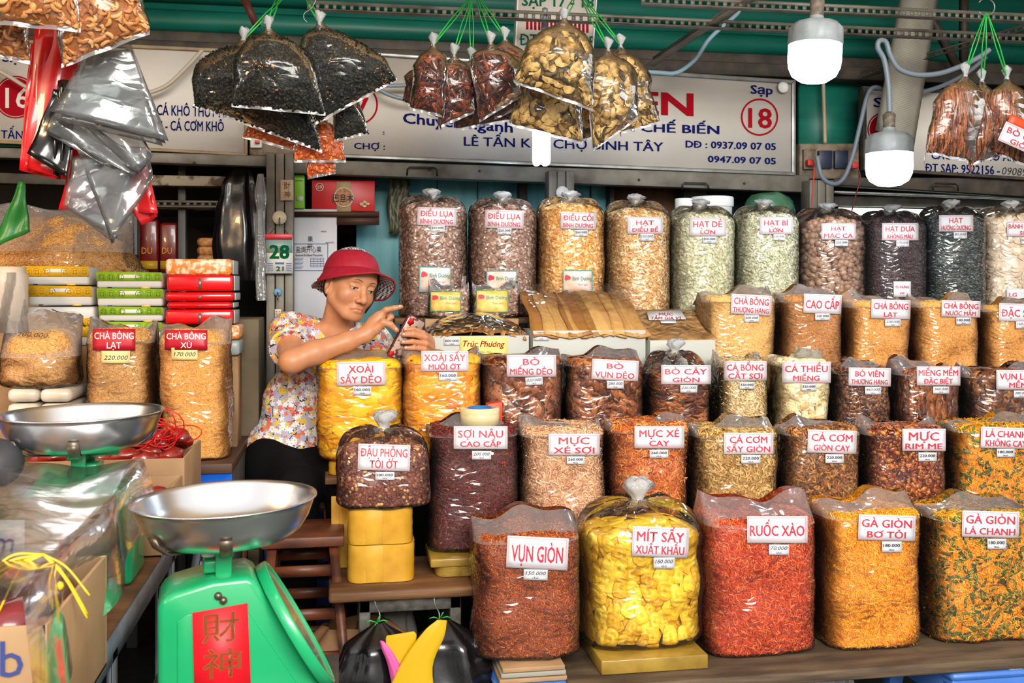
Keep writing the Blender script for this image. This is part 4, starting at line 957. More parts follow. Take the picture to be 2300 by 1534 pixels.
def bag(name, label, cat, px, pyfilm, pytop, pybot, D, dep, style, fill, n=2.4, txt=None, price=None, group=None, rt=.1, dome=0.0, lump=.006, knot=.05, rb=.06, rz=0.0, taper=0.0, lean=0.02, yoff=0, zbot=None, sag=0.0, fm=None, lextra=0.0):
    x0, x1 = px
    yb = D + dep * (.5 if n < 3 else .38)
    if x0 > 761 or n < 3: xa = XP(x0, yb if x0 > 761 else D + dep * .5)
    else: xa = XP(x0, D)
    xb = XP(x1, D + (dep * .5 if n < 3 else .02)) if x1 > 761 else XP(x1, D + dep * .5)
    xc = (xa + xb) / 2; w = (xb - xa) * .975; yc = D + dep / 2
    z0 = zbot if zbot is not None else ZX(pybot, (x0 + x1) / 2, D)
    z1 = ZX(pytop, (x0 + x1) / 2, D + dep * (.5 if dome else .05))
    zf = ZX(pyfilm, (x0 + x1) / 2, D + dep * .5)
    sh = Shape(xc, yc, z0, z1, w, dep, n, rb, rt, dome, lump, rz=rz, taper=taper, sag=sag)
    th = Thing(name, label, cat, (xc, yc, z0), group)
    fill(th, sh)
    bag_film(th, sh, style, max(zf, z1 + .01), seed=SEED[0], lean=lean, knot=knot, fm=fm)
    if txt:
        box, lines = txt[0], txt[1]; rot = txt[2] if len(txt) > 2 else 0
        c = card(th, sh, *box, txt[3] if len(txt) > 3 else PAPER, 'name_label', rot, extra=lextra); lettering(th, box, lines, txt[4] if len(txt) > 4 else RED, c, border=None if len(txt) > 3 else PINKB)
    if price:
        price_tag(th, sh, price[0], price[1], price[2] if len(price) > 2 else 0, hand=(len(price) > 3), extra=lextra, m=price[4] if len(price) > 4 else None, plain=len(price) > 4)
    return th, sh, sh

def fill_bits(core, mats_, kind, spacing, size=1.0, tilt=.35, depth=.003, updir=None, upspread=3.15, extra=(), pname='contents', lift=0.0, core_r=.28):
    """contents made of a core and pieces nobody could count"""
    def f(th, sh):
        g = G(); P, N = sh.make(-.004); g.grid(P, wrap=True); g.r = [np.full(g.n, core_r)]  # lower ramp tone on the core paints in shade between the pieces
        th.part('packed_core', g, mats_, smooth=True, kind='stuff')
        P, N = sh.sample(spacing); g = G(); scatter(g, P, N, kind, size, tilt, depth, lift=lift, updir=updir, upspread=upspread, conform=sh if kind in ('bigflake', 'strip', 'chunk', 'disc') else None)
        th.part(pname, g, mats_, kind='stuff')
        for (m2, kind2, sp2, size2, nm) in extra:
            P, N = sh.sample(sp2, jitter=.8); g = G(); scatter(g, P, N, kind2, size2, .25, .001, lift=.001); th.part(nm, g, m2, kind='stuff')
    return f
def fill_parts(mats_, kind, spacing, size, tilt, pname, depth=.003, updir=None, upspread=3.15, lift=0, rz=None, smooth=True, core=.014, under=None, back=.25, skin=.0085, wrap=False, flat=.002):
    """contents whose pieces can be told apart: one object per piece"""
    def f(th, sh):
        sh.skin = skin; g = G(); P, N = sh.make(-core); g.grid(P, wrap=True); g.r = [np.full(g.n, .3)]
        if under:
            P, N = sh.sample(under); scatter(g, P - N * (abs(lift) + .008), N, kind, size, .4, .006, updir=updir, upspread=upspread)
        th.part('packed_core', g, mats_, smooth=under is None, kind='stuff')
        P, N = sh.sample(spacing, back=back); order = np.argsort(N[:, 1]); P, N = P[order][:295], N[order][:295]
        b = sh.tree0(); cc = Vector(sh._c); ts = TP[kind]; ms = []
        if not wrap:
            for V, Fc in ts: q = G(); q.add(V * size, Fc, .5); ms.append(q.mesh(pname, (0, 0, 0), smooth, attr=False)); ms[-1].materials.append(mats_)
        for p, nn in zip(P, N):
            n0 = nn.copy(); k = rng.integers(len(ts)); nn = Vector(nn + rng.normal(0, tilt, 3)).normalized()
            ref = Vector((0, 0, 1)) if abs(nn.z) < .9 else Vector((1, 0, 0)); u = ref.cross(nn).normalized(); w = nn.cross(u)
            a = (updir or 0) + rng.uniform(-upspread, upspread); e1 = u * math.cos(a) + w * math.sin(a); e2 = nn.cross(e1); s_ = rng.uniform(.85, 1.15)
            M = Matrix((e1 * s_, e2 * s_, nn * s_)).transposed().to_4x4(); org = Vector(p) + Vector(n0) * (lift - rng.uniform(0, depth))
            if wrap:   # each piece is bent round the bag, flattened where it touches the film
                V = ts[k][0] * size; Q = []; mh = skin - .003 - rng.uniform(0, flat)
                for v in V:
                    t_ = e1 * (v[0] * s_) + e2 * (v[1] * s_) + Vector(p); l, n, _, _ = b.find_nearest(t_)
                    if n.dot(l - cc) < 0: n = -n
                    h = (org - Vector(p)).dot(Vector(n0)) + v[2] * s_ + (e1 * v[0] + e2 * v[1]).dot(Vector(n0)); d2 = t_ - l; lat = d2 - n * d2.dot(n)
                    Q.append(l + n * min(h, mh + .15 * max(0, h - mh)) + lat - Vector(p))
                q = G(); q.add([tuple(x) for x in Q], ts[k][1], .5); me = q.mesh(pname, (0, 0, 0), smooth, attr=False); me.materials.append(mats_); M = Matrix.Translation(Vector(p - th.loc))
            else: me = ms[k]; M.translation = org - Vector(th.loc)
            o = bpy.data.objects.new(pname, me); COL.objects.link(o); o.parent = th.o; o.matrix_basis = M
    return f
# piece colour for single objects: the ramp reads Object Info random instead of the attribute
def obj_random(m):
    t = NT(m); a = [x for x in t.n if x.type == 'ATTRIBUTE'][0]; oi = t.new('ShaderNodeObjectInfo')
    for l in list(a.outputs['Fac'].links): to = l.to_socket; t.t.links.remove(l); t.link(oi.outputs['Random'], to)
for m_ in (JACK, MANG, MANG2, MACA): obj_random(m_)
def t_chip():
    n = 12; V = []; hx = rng.uniform(.026, .032); hy = rng.uniform(.018, .022); bd = rng.uniform(.03, .14); tw = rng.uniform(-.2, .2)
    rings = [(0, .0035), (.55, .0035), (.9, .0025), (1.0, 0), (.9, -.0015), (0, -.001)]
    for r_, z in rings:
        for k in range(n):
            a = 2 * math.pi * k / n; c, s_ = math.cos(a), math.sin(a); e = 2 / 3.2
            x = hx * r_ * math.copysign(abs(c) ** e, c); y = hy * r_ * math.copysign(abs(s_) ** e, s_) * (1 - .2 * x / hx)
            V.append((x, y, z - bd * (y * y / hy) * .9 + bd * .25 * x * x / hx + tw * x * y / hx))
    f = []
    for i in range(5):
        for k in range(n): a, b, c, d = i * n + k, i * n + (k + 1) % n, (i + 1) * n + (k + 1) % n, (i + 1) * n + k; f += [(a, b, c), (a, c, d)]
    return np.array(V), np.array(f)[:, ::-1]
TP['chip'] = [t_chip() for _ in range(7)]
TP['slice'] = [t_ell(.054, .023, .0105, seg=12, ring=8, jit=.04, taper=rng.uniform(-.15, .15)) for _ in range(6)]
TP['ball'] = [t_ell(.0132, .0132, .0132, seg=10, ring=7)]

CK = 'tied'
def nutbag(lab, px, pyt, pyk, fill, txt, price, D=3.75, pb=705, **k):
    return bag('nut_sack', lab, 'sack of nuts', px, pyk + 20, pyt, pb, D, .235, 'tied', fill, 2.25, txt, price, rt=.16, dome=.02, lump=.004, zbot=1.382, knot=.035, group='tied sacks on the top tier', **k)
L2 = lambda a, b, wa=.84, wb=.84, ca=.30, cb=.24: [(a, wa, ca), (b, wb, cb)]
f_cs = fill_bits(None, BROWNSKIN, 'cashew_skin', .0128, 1.0, .35); f_cg = fill_bits(None, GOLDNUT, 'cashew', .0125, 1.0, .35)
nb1 = nutbag('sack of brown-skinned cashews, leftmost of the top tier, label dieu lua binh duong', (895, 1048), 452, 430, f_cs, ((937, 466, 1025, 507), L2('ĐIỀU LỤA', 'BÌNH DƯƠNG'), .03), ((967, 506, 999, 521), '220.000'))
nb2 = nutbag('sack of brown-skinned cashews, second from the left on the top tier', (1050, 1204), 458, 432, f_cs, ((1089, 472, 1176, 513), L2('ĐIỀU LỤA', 'BÌNH DƯƠNG'), .03), ((1117, 512, 1149, 527), '220.000'))
nb3 = nutbag('sack of golden whole cashews under the round wall hook', (1204, 1355), 456, 437, f_cg, ((1259, 477, 1339, 515), L2('ĐIỀU CỒI', 'BÌNH DƯƠNG'), .03), ((1290, 516, 1321, 531), '260.000'))
nb4 = nutbag('sack of pale broken cashews labelled hat dieu be', (1356, 1501), 466, 437, fill_bits(None, PALENUT, 'broken', .0115, 1.0, .4), ((1409, 487, 1489, 525), L2('HẠT', 'ĐIỀU BỂ', .5, .74, .28, .22)), ((1438, 525, 1469, 541), '130.000', 0, 1))
nb5 = nutbag('sack of cream pistachios labelled hat de lon', (1500, 1644), 474, 455, fill_bits(None, PISTA, 'pistachio', .0112, 1.0, .3), ((1549, 489, 1631, 530), L2('HẠT DẺ', 'LỚN', .8, .4, .34, .22)), ((1578, 531, 1609, 546), '300.000'))
nb6 = nutbag('sack of pale pumpkin seeds labelled hat bi lon', (1644, 1788), 474, 450, fill_bits(None, PUMP, 'pumpkin', .0088, 1.0, .55), ((1706, 487, 1781, 526), L2('HẠT BÍ', 'LỚN', .72, .4, .3, .22)), ((1737, 526, 1763, 540), '150.000', 0, 1))
nb7 = nutbag('sack of round brown macadamia nuts', (1786, 1931), 482, 463, fill_parts(MACA, 'ball', .0228, 1.0, .5, 'macadamia_nut', .005, lift=-.010, core=.026, under=.03), ((1845, 502, 1922, 538), L2('HẠT', 'MẠC CA', .42, .84, .26, .28)), ((1876, 539, 1905, 553), '220.000'))
nb8 = nutbag('sack of small dark melon seeds labelled hat dua', (1931, 2070), 486, 460, fill_bits(None, MELON, 'melonseed', .0062, 1.0, .5), ((1981, 501, 2063, 540), L2('HẠT DƯA', 'KHÔNG MÀU', .8, .7, .3, .24)), ((2013, 540, 2042, 554), '170.000', 0, 1))
nb9 = nutbag('sack of grey striped sunflower seeds', (2068, 2200), 474, 452, fill_bits(None, SUNF, 'sunseed', .0068, 1.0, .4, updir=0, upspread=.7), ((2109, 483, 2186, 520), L2('HẠT', 'HƯỚNG DƯƠNG', .4, .86, .34, .28)), ((2142, 521, 2172, 536), '80.000', 0, 1))
nb10 = nutbag('sack of round white prawn crackers, rightmost of the top tier', (2196, 2345), 476, 462, fill_bits(None, DISC, 'disc', .022, .95, .75, .008), ((2262, 497, 2345, 531), L2('BÁNH PHỒNG', 'SÓC', .9, .3, .3, .26)), ((2294, 533, 2324, 549), '180.000'))
ORAN = mat('peach_sticker', (232, 190, 164), .45, c2=(226, 222, 220), ns=22, lo=.4, hi=.6); TEAL = mat('teal_print', (40, 140, 140), .5); ORA2 = mat('orange_sticker', (232, 168, 62), .4, c2=(236, 206, 120), ns=30)
GREENP = mat('green_print', (34, 120, 70), .5)
def sticker(th, sh, box, m=None, rot=0):
    c = card(th, sh, *box, m or ORAN, 'brand_sticker', rot, nx=5); x0, y0, x1, y1 = box; w, h = x1 - x0, y1 - y0
    lettering(th, (x0 + w * .3, y0 + h * .14, x1, y0 + h * .5), [('Bình Dương', .92, .46)], TEAL, c, name='brand_lettering')
    lettering(th, (x0 + w * .34, y0 + h * .52, x1, y0 + h * .64), [('Thơm ngon', .5, .7)], RED, c, name='small_lettering', bold=0)
    f = th.last.fn(.0036); g = G(); t_ = 2.0
    for bx in ((x0, y0, x1, y0 + t_), (x0, y1 - t_, x1, y1), (x0, y0, x0 + t_, y1), (x1 - t_, y0, x1, y1)):
        X, Y = np.meshgrid(np.linspace(bx[0], bx[2], 5), np.linspace(bx[1], bx[3], 5)); g.grid(f(np.stack([X.ravel(), Y.ravel()], -1)).reshape(5, 5, 3))
    th.part('teal_border', g, TEAL if m is None else GREENP, parent=c)
    g = G()
    for (dx, dy, r_) in ((.14, .27, .07), (.2, .31, .07), (.12, .35, .06)):
        q = np.array([(x0 + w * dx + w * r_ * math.cos(a), y0 + h * dy + w * r_ * math.sin(a)) for a in np.linspace(0, 6.28, 10)[:-1]]); g.add(f(q), [tuple(range(9))])
    th.part('fruit_emblem', g, RED, parent=c)
sticker(nb1[0], nb1[2], (941, 599, 1013, 657), rot=.02); sticker(nb2[0], nb2[2], (1092, 608, 1162, 660)); sticker(nb3[0], nb3[2], (1264, 607, 1331, 662))
c_ = card(nb8[0], nb8[1], 2007, 632, 2046, 667, PAPER, 'maker_sticker'); lettering(nb8[0], (2007, 632, 2046, 667), [('TƯ HƯNG', .8, .16), ('VIP', .3, .14)], RED, c_)
c_ = card(nb10[0], nb10[1], 2261, 648, 2340, 676, PAPER, 'maker_sticker'); lettering(nb10[0], (2263, 650, 2288, 672), [('LG', .7, .4)], RED, c_)

# ---- second tier of sacks (pork floss), loosely folded tops
def floss(lab, px, pf, pt, pb, D, fill, txt, price, dep=.21, n=3.6, cat='sack of floss', name='floss_sack', grp=None, **k):
    k.setdefault('rt', .12); k.setdefault('lump', .009)
    return bag(name, lab, cat, px, pf, pt, pb, D, dep, 'open', fill, n, txt, price, group=grp, **k)
ff = lambda m: fill_bits(None, m, 'floss', .0050, .8, .5, .002, core_r=.42)
GR4 = 'open sacks of golden floss on the second tier'
floss('sack of pale golden floss labelled cha bong thuong hang', (1574, 1748), 650, 664, 900, 3.47, ff(FLO1), ((1642, 662, 1733, 707), L2('CHÀ BÔNG', 'THƯỢNG HẠNG', .86, .88, .34, .26), .06), ((1672, 708, 1705, 723), '300.000'), zbot=1.132, grp=GR4)
floss('sack of darker brown floss labelled cao cap', (1747, 1900), 650, 664, 900, 3.47, ff(FLO2), ((1805, 661, 1890, 704), [('CAO CẤP', .88, .44)], .04), ((1831, 704, 1864, 719), '220.000'), zbot=1.132, grp=GR4)
floss('sack of tan floss labelled cha bong lat with a white label', (1898, 2052), 664, 676, 900, 3.47, ff(FLO3), ((1957, 673, 2045, 716), L2('CHÀ BÔNG', 'LẠT', .88, .34, .34, .24), .03), ((1988, 717, 2023, 733), '200.000', 0, 1), zbot=1.132, grp=GR4)
floss('sack of golden floss labelled nuoc mam', (2050, 2205), 664, 676, 900, 3.47, ff(FLO3), ((2115, 675, 2202, 712), L2('CHÀ BÔNG', 'NƯỚC MẮM', .9, .78, .34, .26), .03), ((2148, 713, 2181, 729), '180.000'), zbot=1.132, grp=GR4)
floss('sack of orange floss cut off at the right frame edge, labelled dac san', (2203, 2350), 676, 686, 900, 3.47, ff(FLO3), ((2244, 682, 2340, 722), [('ĐẶC SẢN', .88, .42)], .03), ((2282, 722, 2316, 738), '160.000', 0, 1), zbot=1.132, grp=GR4)

# ---- third tier
Z3 = .907
def r3(lab, px, pf, pt, fill, txt, price, name='snack_sack', cat='sack of dried meat', style='open', **k):
    k.setdefault('zbot', Z3); k.setdefault('n', 3.6); k.setdefault('lump', .008); k.setdefault('rt', .12)
    dep = k.pop('dep', .21)
    return bag(name, lab, cat, px, pf, pt, 960, k.pop('D', 3.23), dep, style, fill, txt=txt, price=price, group='sacks on the third tier', **k)
fm_ = lambda m: fill_parts(m, 'slice', .0235, 1.0, .16, 'mango_slice', .006, updir=0, upspread=.3, lift=-.003, core=.008, under=None, wrap=True, skin=.0065, back=.5)
r3('sack of bright yellow dried mango labelled xoai say deo', (712, 905), 790, 810, fm_(MANG), ((756, 812, 866, 866), L2('XOÀI', 'SẤY DẺO', .5, .84, .3, .3), -.02), ((793, 868, 834, 887), '160.000'), cat='sack of dried mango', zbot=.955, taper=.06)
r3('sack of orange dried mango labelled xoai say muoi ot', (903, 1083), 785, 800, fm_(MANG2), ((946, 788, 1052, 834), L2('XOÀI SẤY', 'MUỐI ỚT', .88, .68, .34, .26)), ((986, 836, 1027, 855), '160.000'), cat='sack of dried mango')
r3('sack of rust-brown jerky labelled bo mieng deo', (1080, 1268), 790, 802, fill_bits(None, JERK, 'bigflake', .022, 1.05, .25, .004), ((1138, 797, 1249, 846), L2('BÒ', 'MIẾNG DẺO', .34, .86, .3, .28)), ((1180, 847, 1219, 865), '320.000', -.06, 1))
r3('sack of torn jerky pieces labelled bo vun deo', (1268, 1452), 790, 806, fill_bits(None, JERK, 'chunk', .019, 1.1, .4, .005), ((1329, 808, 1434, 854), L2('BÒ', 'VỤN DẺO', .36, .84, .26, .28), .05), ((1363, 855, 1401, 873), '280.000', 0, 1))
r3('tied sack of jerky sticks labelled bo cay gion', (1450, 1603), 795, 822, fill_bits(None, JERK3, 'strip', .019, .9, .3, .004, updir=0, upspread=.3), ((1485, 820, 1597, 863), L2('BÒ CÂY', 'GIÒN', .84, .54, .3, .24)), ((1528, 865, 1566, 882), '220.000', 0, 1), style='tied', knot=.05, dome=.015)
r3('sack of pale shredded fish labelled ca bong cat soi', (1610, 1728), 800, 812, fill_bits(None, PALEF, 'shred', .0085, 1.0, .35, .003, updir=0, upspread=.5), ((1626, 811, 1722, 855), L2('CÁ BỐNG', 'CẮT SỢI', .86, .8, .32, .28)), ((1661, 858, 1695, 874), '320.000'), cat='sack of dried fish')
r3('sack of cream fish pieces labelled ca thieu mieng', (1736, 1868), 792, 808, fill_bits(None, CREAM, 'bigflake', .020, .85, .12, .002), ((1757, 812, 1866, 860), L2('CÁ THIỀU', 'MIẾNG', .88, .54, .32, .24)), ((1800, 862, 1834, 878), '320.000'), cat='sack of dried fish')
r3('sack of dark mixed jerky lumps labelled bo vien', (1866, 2007), 815, 826, fill_bits(None, JERK2, 'bits', .0105, 1.0, .5, .003), ((1906, 826, 2001, 867), L2('BÒ VIÊN', 'THƯỢNG HẠNG', .68, .86, .32, .26), .02), ((1943, 869, 1979, 886), '460.000', 0, 1))
r3('sack of fibrous brown meat slabs labelled mieng mem dac biet', (2006, 2163), 810, 828, fill_bits(None, JERK, 'strip', .018, .9, .2, .003, updir=math.pi / 2, upspread=.25), ((2059, 823, 2157, 866), L2('MIẾNG MỀM', 'ĐẶC BIỆT', .9, .66, .32, .26)), ((2096, 868, 2132, 884), '360.000', 0, 1))
r3('sack of loose dark meat flakes at the right edge, label vun lon', (2163, 2350), 820, 834, fill_bits(None, JERK2, 'bigflake', .021, .8, .4, .005), ((2238, 831, 2336, 875), L2('VỤN LỚN', 'MỀM', .84, .4, .32, .26)), ((2277, 877, 2312, 893), '280.000', 0, 1))

# ---- fourth tier
Z2 = .662
def r2(lab, px, pf, pt, pb, fill, txt, price, name='snack_sack', cat='sack of snacks', style='open', **k):
    k.setdefault('n', 3.7); k.setdefault('lump', .008); k.setdefault('rt', .12); dep = k.pop('dep', .21)
    if pb is None: k.setdefault('zbot', Z2)
    return bag(name, lab, cat, px, pf, pt, pb or 1200, k.pop('D', 2.98), dep, style, fill, txt=txt, price=price, group='sacks on the fourth tier', **k)
r2('tied sack of small red-brown peanuts labelled dau phong toi ot', (757, 968), 965, 985, 1142, fill_bits(None, PEAN, 'peanut', .0102, 1.0, .4), ((804, 998, 921, 1057), L2('ĐẬU PHỘNG', 'TỎI ỚT', .9, .54, .32, .3), .03), ((843, 1060, 886, 1078), '100.000'), style='tied', knot=.055, dome=.02, cat='sack of peanuts', D=2.90, taper=-.05)
r2('sack of dark red shredded meat under the tape roll, labelled soi nau', (960, 1168), 948, 962, 1238, fill_bits(None, DRED, 'fineshred', .0075, 1.0, .4, .003, extra=((CHILI, 'bits', .05, .5, 'chili_flakes'),)), ((1019, 957, 1140, 1009), L2('SỢI NÂU', 'CAO CẤP', .84, .76, .32, .24)), ((1060, 1013, 1103, 1032), '200.000', 0, 1), dep=.22)
r2('sack of pale shredded squid labelled muc xe soi', (1167, 1366), 945, 962, None, fill_bits(None, SQUID, 'shred', .0085, .9, .5, .004), ((1232, 974, 1347, 1023), L2('MỰC', 'XÉ SỢI', .6, .8, .32, .28)), ((1273, 1025, 1313, 1043), '260.000'))
r2('sack of orange shredded squid labelled muc xe cay', (1366, 1553), 938, 954, None, fill_bits(None, SQUIDC, 'curl', .0105, .9, .5, .004, extra=((CHILI, 'bits', .04, .5, 'chili_flakes'),)), ((1425, 957, 1537, 1007), L2('MỰC XÉ', 'CAY', .8, .4, .32, .26)), ((1459, 1010, 1501, 1028), '260.000'))
r2('sack of tan dried anchovies labelled ca com say gion', (1553, 1756), 944, 966, None, fill_bits(None, ANCH, 'stick', .0085, .9, .45, .003), ((1626, 972, 1737, 1020), L2('CÁ CƠM', 'SẤY GIÒN', .76, .88, .32, .28)), ((1665, 1022, 1708, 1041), '220.000'), cat='sack of dried fish')
r2('sack of spicy brown anchovies labelled ca com gion cay', (1754, 1938), 950, 962, None, fill_bits(None, ANCHC, 'stick', .0095, 1.1, .5, .004, extra=((CHILI, 'bits', .05, .4, 'chili_flakes'),)), ((1814, 966, 1924, 1018), L2('CÁ CƠM', 'GIÒN CAY', .84, .74, .32, .26), .03), ((1854, 1020, 1895, 1040), '220.000'), cat='sack of dried fish')
r2('sack of glossy glazed squid with chili labelled muc rim me', (1937, 2133), 946, 962, None, fill_bits(None, RIM, 'bits', .0095, 1.0, .55, .004, extra=((CHILI, 'bits', .03, .5, 'chili_flakes'),)), ((2027, 963, 2124, 1013), L2('MỰC', 'RIM ME', .7, .86, .38, .26)), ((2063, 1016, 2104, 1036), '220.000'))
r2('sack of yellow floss with dark leaves labelled la chanh khong cay', (2132, 2350), 936, 955, None, fill_bits(None, CHICK, 'fineshred', .0078, 1.0, .4, .003, extra=((LIME, 'leaf', .022, 1.0, 'lime_leaves'),)), ((2203, 960, 2318, 1007), L2('LÁ CHANH', 'KHÔNG CAY', .8, .8, .32, .3), .03), ((2239, 1008, 2279, 1027), '180.000'))

# ---- front tier
def r1(lab, px, pf, pt, pb, fill, txt, price, name='snack_sack', cat='sack of snacks', style='open', **k):
    if px[0] > 1500: k.setdefault('zbot', .454)
    k.setdefault('n', 4.2); k.setdefault('lump', .009); k.setdefault('rt', .10); dep = k.pop('dep', .23)
    return bag(name, lab, cat, px, pf, pt, pb, k.pop('D', 2.72), dep, style, fill, txt=txt, price=price, group='sacks on the front tier', **k)
r1('sack of reddish-brown crispy crumbs labelled vun gion', (1062, 1313), 1150, 1200, 1484, fill_bits(None, CRUMB, 'crumb', .0058, 1.1, .5, .002), ((1138, 1206, 1276, 1278), [('VỤN GIÒN', .84, .52)], .05), ((1176, 1279, 1230, 1303), '150.000', .03, 1), dep=.23, D=2.70)
r1('tied sack of big yellow jackfruit chips labelled mit say', (1307, 1590), 1130, 1160, 1452, fill_parts(JACK, 'chip', .0285, 1.0, .05, 'jackfruit_chip', .009, updir=math.pi / 2, upspread=.7, lift=.002, core=.020, under=.034, back=.35, wrap=True, skin=.0125, flat=.012), ((1420, 1184, 1547, 1251), L2('MÍT SẤY', 'XUẤT KHẨU', .84, .86, .34, .28), .04), ((1468, 1252, 1515, 1277), '180.000', 0, 1), style='tied', knot=.075, dome=.025, n=3.0, cat='sack of dried fruit', dep=.24)
r1('sack of bright red dried krill labelled ruoc xao', (1575, 1843), 1110, 1165, 1472, fill_bits(None, KRILL, 'krill', .0066, 1.0, .5, .003), ((1678, 1159, 1814, 1220), [('RUỐC XÀO', .9, .4)]), ((1727, 1223, 1772, 1246), '70.000', 0, 1), sag=.02)
r1('sack of plain yellow crispy chicken floss labelled bo toi', (1842, 2078), 1110, 1150, 1458, fill_bits(None, CHICK, 'fineshred', .0072, 1.0, .45, .003), ((1928, 1157, 2056, 1214), L2('GÀ GIÒN', 'BƠ TỎI', .88, .68, .32, .26), .03), ((1981, 1216, 2025, 1240), '180.000'))
r1('sack of yellow floss with green leaves at the right front, labelled ga gion la chanh', (2077, 2345), 1118, 1152, 1450, fill_bits(None, CHICK, 'fineshred', .0072, 1.0, .45, .003, extra=((LIME, 'leaf', .020, 1.1, 'lime_leaves'),)), ((2161, 1148, 2289, 1207), L2('GÀ GIÒN', 'LÁ CHANH', .86, .88, .32, .26), .03), ((2218, 1210, 2260, 1233), '180.000'))
# ================================================================ trays and small packs on the second tier (left part)
CARDW = mat('white_tray_card', (180, 182, 175), .5); CARD = mat('brown_cardboard', (176, 140, 100), .7, c2=(156, 120, 82), ns=8)
DRYFISH = content('dried_fish_mound', [(104, 66, 28), (156, 104, 48), (186, 136, 74), (206, 166, 106)], .5, amt=.2); SQSHEET = content('dried_squid_sheet', [(150, 104, 52), (190, 144, 82), (210, 168, 104)], .5, amt=.2, ns=60)
def open_tray(name, lab, x0, y0, z0, w, d, h, m, cat='tray', th_=.006, group=None):
    t = Thing(name, lab, cat, (x0 + w / 2, y0 + d / 2, z0), group)
    t.part('base', G().box2((x0, y0, z0), (x0 + w, y0 + d, z0 + th_)), m)
    for (a, b) in (((x0, y0, z0), (x0 + w, y0 + th_, z0 + h)), ((x0, y0 + d - th_, z0), (x0 + w, y0 + d, z0 + h)), ((x0, y0 + th_, z0), (x0 + th_, y0 + d - th_, z0 + h)), ((x0 + w - th_, y0 + th_, z0), (x0 + w, y0 + d - th_, z0 + h))): t.part('wall', G().box2(a, b), m, bev=.001)
    return t
def mound(t, x0, x1, y0, y1, z0, h, m, kind, sp, size, name='contents', skew=.5, film_=True):
    n = 22; P = np.zeros((n, n, 3)); N = np.zeros((n, n, 3))
    for i in range(n):
        for j in range(n):
            u, v = i / (n - 1), j / (n - 1); x = x0 + (x1 - x0) * u; y = y0 + (y1 - y0) * v
            z = z0 + h * (math.sin(math.pi * u) ** .5) * (math.sin(math.pi * min(1, v * .9 + .05)) ** .5) + .006 * noise.noise(Vector((x * 30, y * 30, 1)))
            P[i, j] = (x, y, z)
    dx = np.gradient(P, axis=0); dy = np.gradient(P, axis=1); N = np.cross(dx, dy); N /= np.linalg.norm(N, axis=-1, keepdims=True)
    g = G(); g.grid(P - N * .004); g.r = [np.full(g.n, .15)]; t.part('packed_core', g, m, smooth=True, kind='stuff')  # core coloured darker, standing for shade deep in the mound
    k = int((x1 - x0) * (y1 - y0) * 1.6 / sp ** 2); u = rng.uniform(.02, .98, k) * (n - 1); v = rng.uniform(.02, .98, k) * (n - 1); i, j = u.astype(int), v.astype(int)
    g = G(); scatter(g, P[i, j] + rng.normal(0, sp * .3, (k, 3)) * (1, 1, 0), N[i, j], kind, size, .4, .003); t.part(name, g, m, kind='stuff')
    if film_:
        q = P + N * .012; g = G(); g.grid(q); t.part('film', g, FILM, smooth=True, label='clear plastic film')
YA = 3.46
def tray_at(px0, px1, pyt, lab, dep=.21, zb=1.132):
    x0, x1 = XP(px0, YA), XP(px1, YA); z = ZX(pyt, (px0 + px1) / 2, YA); return open_tray('paper_tray', lab, x0, YA, zb, x1 - x0, dep, z - zb, CARDW), x0, x1, z
tA, x0, x1, z = tray_at(958, 1188, 754, 'white tray of brown dried fish beside the woman hands')
mound(tA, x0, x1, YA + .01, YA + .2, z - .02, .085, DRYFISH, 'bigflake', .016, .55, name='dried_fish')
class Flat:   # a flat card front for LabelMap
    def __init__(s, y): s.y = y; s.yc = y; s.d = 0
    def cast(s, a, b): return s.y
fl = Flat(YA)
c_ = card(tA, fl, 1033, 757, 1140, 800, mat('pale_yellow_label', (226, 214, 120), .5), 'name_label', .01); lettering(tA, (1036, 758, 1138, 784), [('Trúc Phương', .92, .55)], REDP, c_, shear=.3); lettering(tA, (1060, 784, 1110, 796), [('TÔM KHÔ - MỰC', .8, .4)], GREENP, c_, bold=0)
price_tag(tA, fl, (997, 759, 1033, 776), '600.000')
tB, x0, x1, z = tray_at(1197, 1450, 742, 'white tray of overlapping dried squid sheets in the middle of the second tier')
price_tag(tB, fl, (1199, 748, 1233, 765), '890.000', 0, True)
for k in range(9):
    u = k / 8; xa = x0 + .015 + (x1 - x0 - .075) * u; g = G(); n = 9; P = []
    for i in range(n):
        f = i / (n - 1); wd = .036 * (1 - .35 * f) + .004 * math.sin(f * 9 + k)
        P.append([(xa + (q - .5) * 2 * wd * 1.2 + .03 * (1 - f) , YA + .19 - .20 * (1 - f) ** .8, z - .022 + .15 * f + .006 * math.sin(q * 5 + k) + .004 * (k % 2)) for q in np.linspace(0, 1, 5)])
    g.grid(np.array(P)); g.r = [np.full(g.n, rng.random())]; tB.part('dried_squid', g, SQSHEET if k % 3 else DRYFISH, sol=.004, smooth=True)
g = G(); P = []
for i in range(10):
    f = i / 9; P.append([(x0 + (x1 - x0) * q, YA - .004 + .19 * f, z + .03 + .135 * f ** .7 + .003 * math.sin(q * 20 + f * 9)) for q in np.linspace(0, 1, 24)])
g.grid(np.array(P)); tB.part('film', g, FILM, smooth=True, label='clear plastic film')
tC, x0, x1, z = tray_at(1460, 1607, 764, 'white tray carrying a flat slab of seasoned squid', dep=.2)
g = G(); P = []
for i in range(12):
    f = i / 11; P.append([(x0 + .002 + (x1 - x0) * (q * (1 + .1 * 0)) - .01 * f, YA + .005 + .18 * f, z - .01 + .105 * f + .004 * noise.noise(Vector((q * 4, f * 4, 2)))) for q in np.linspace(0, 1, 14)])
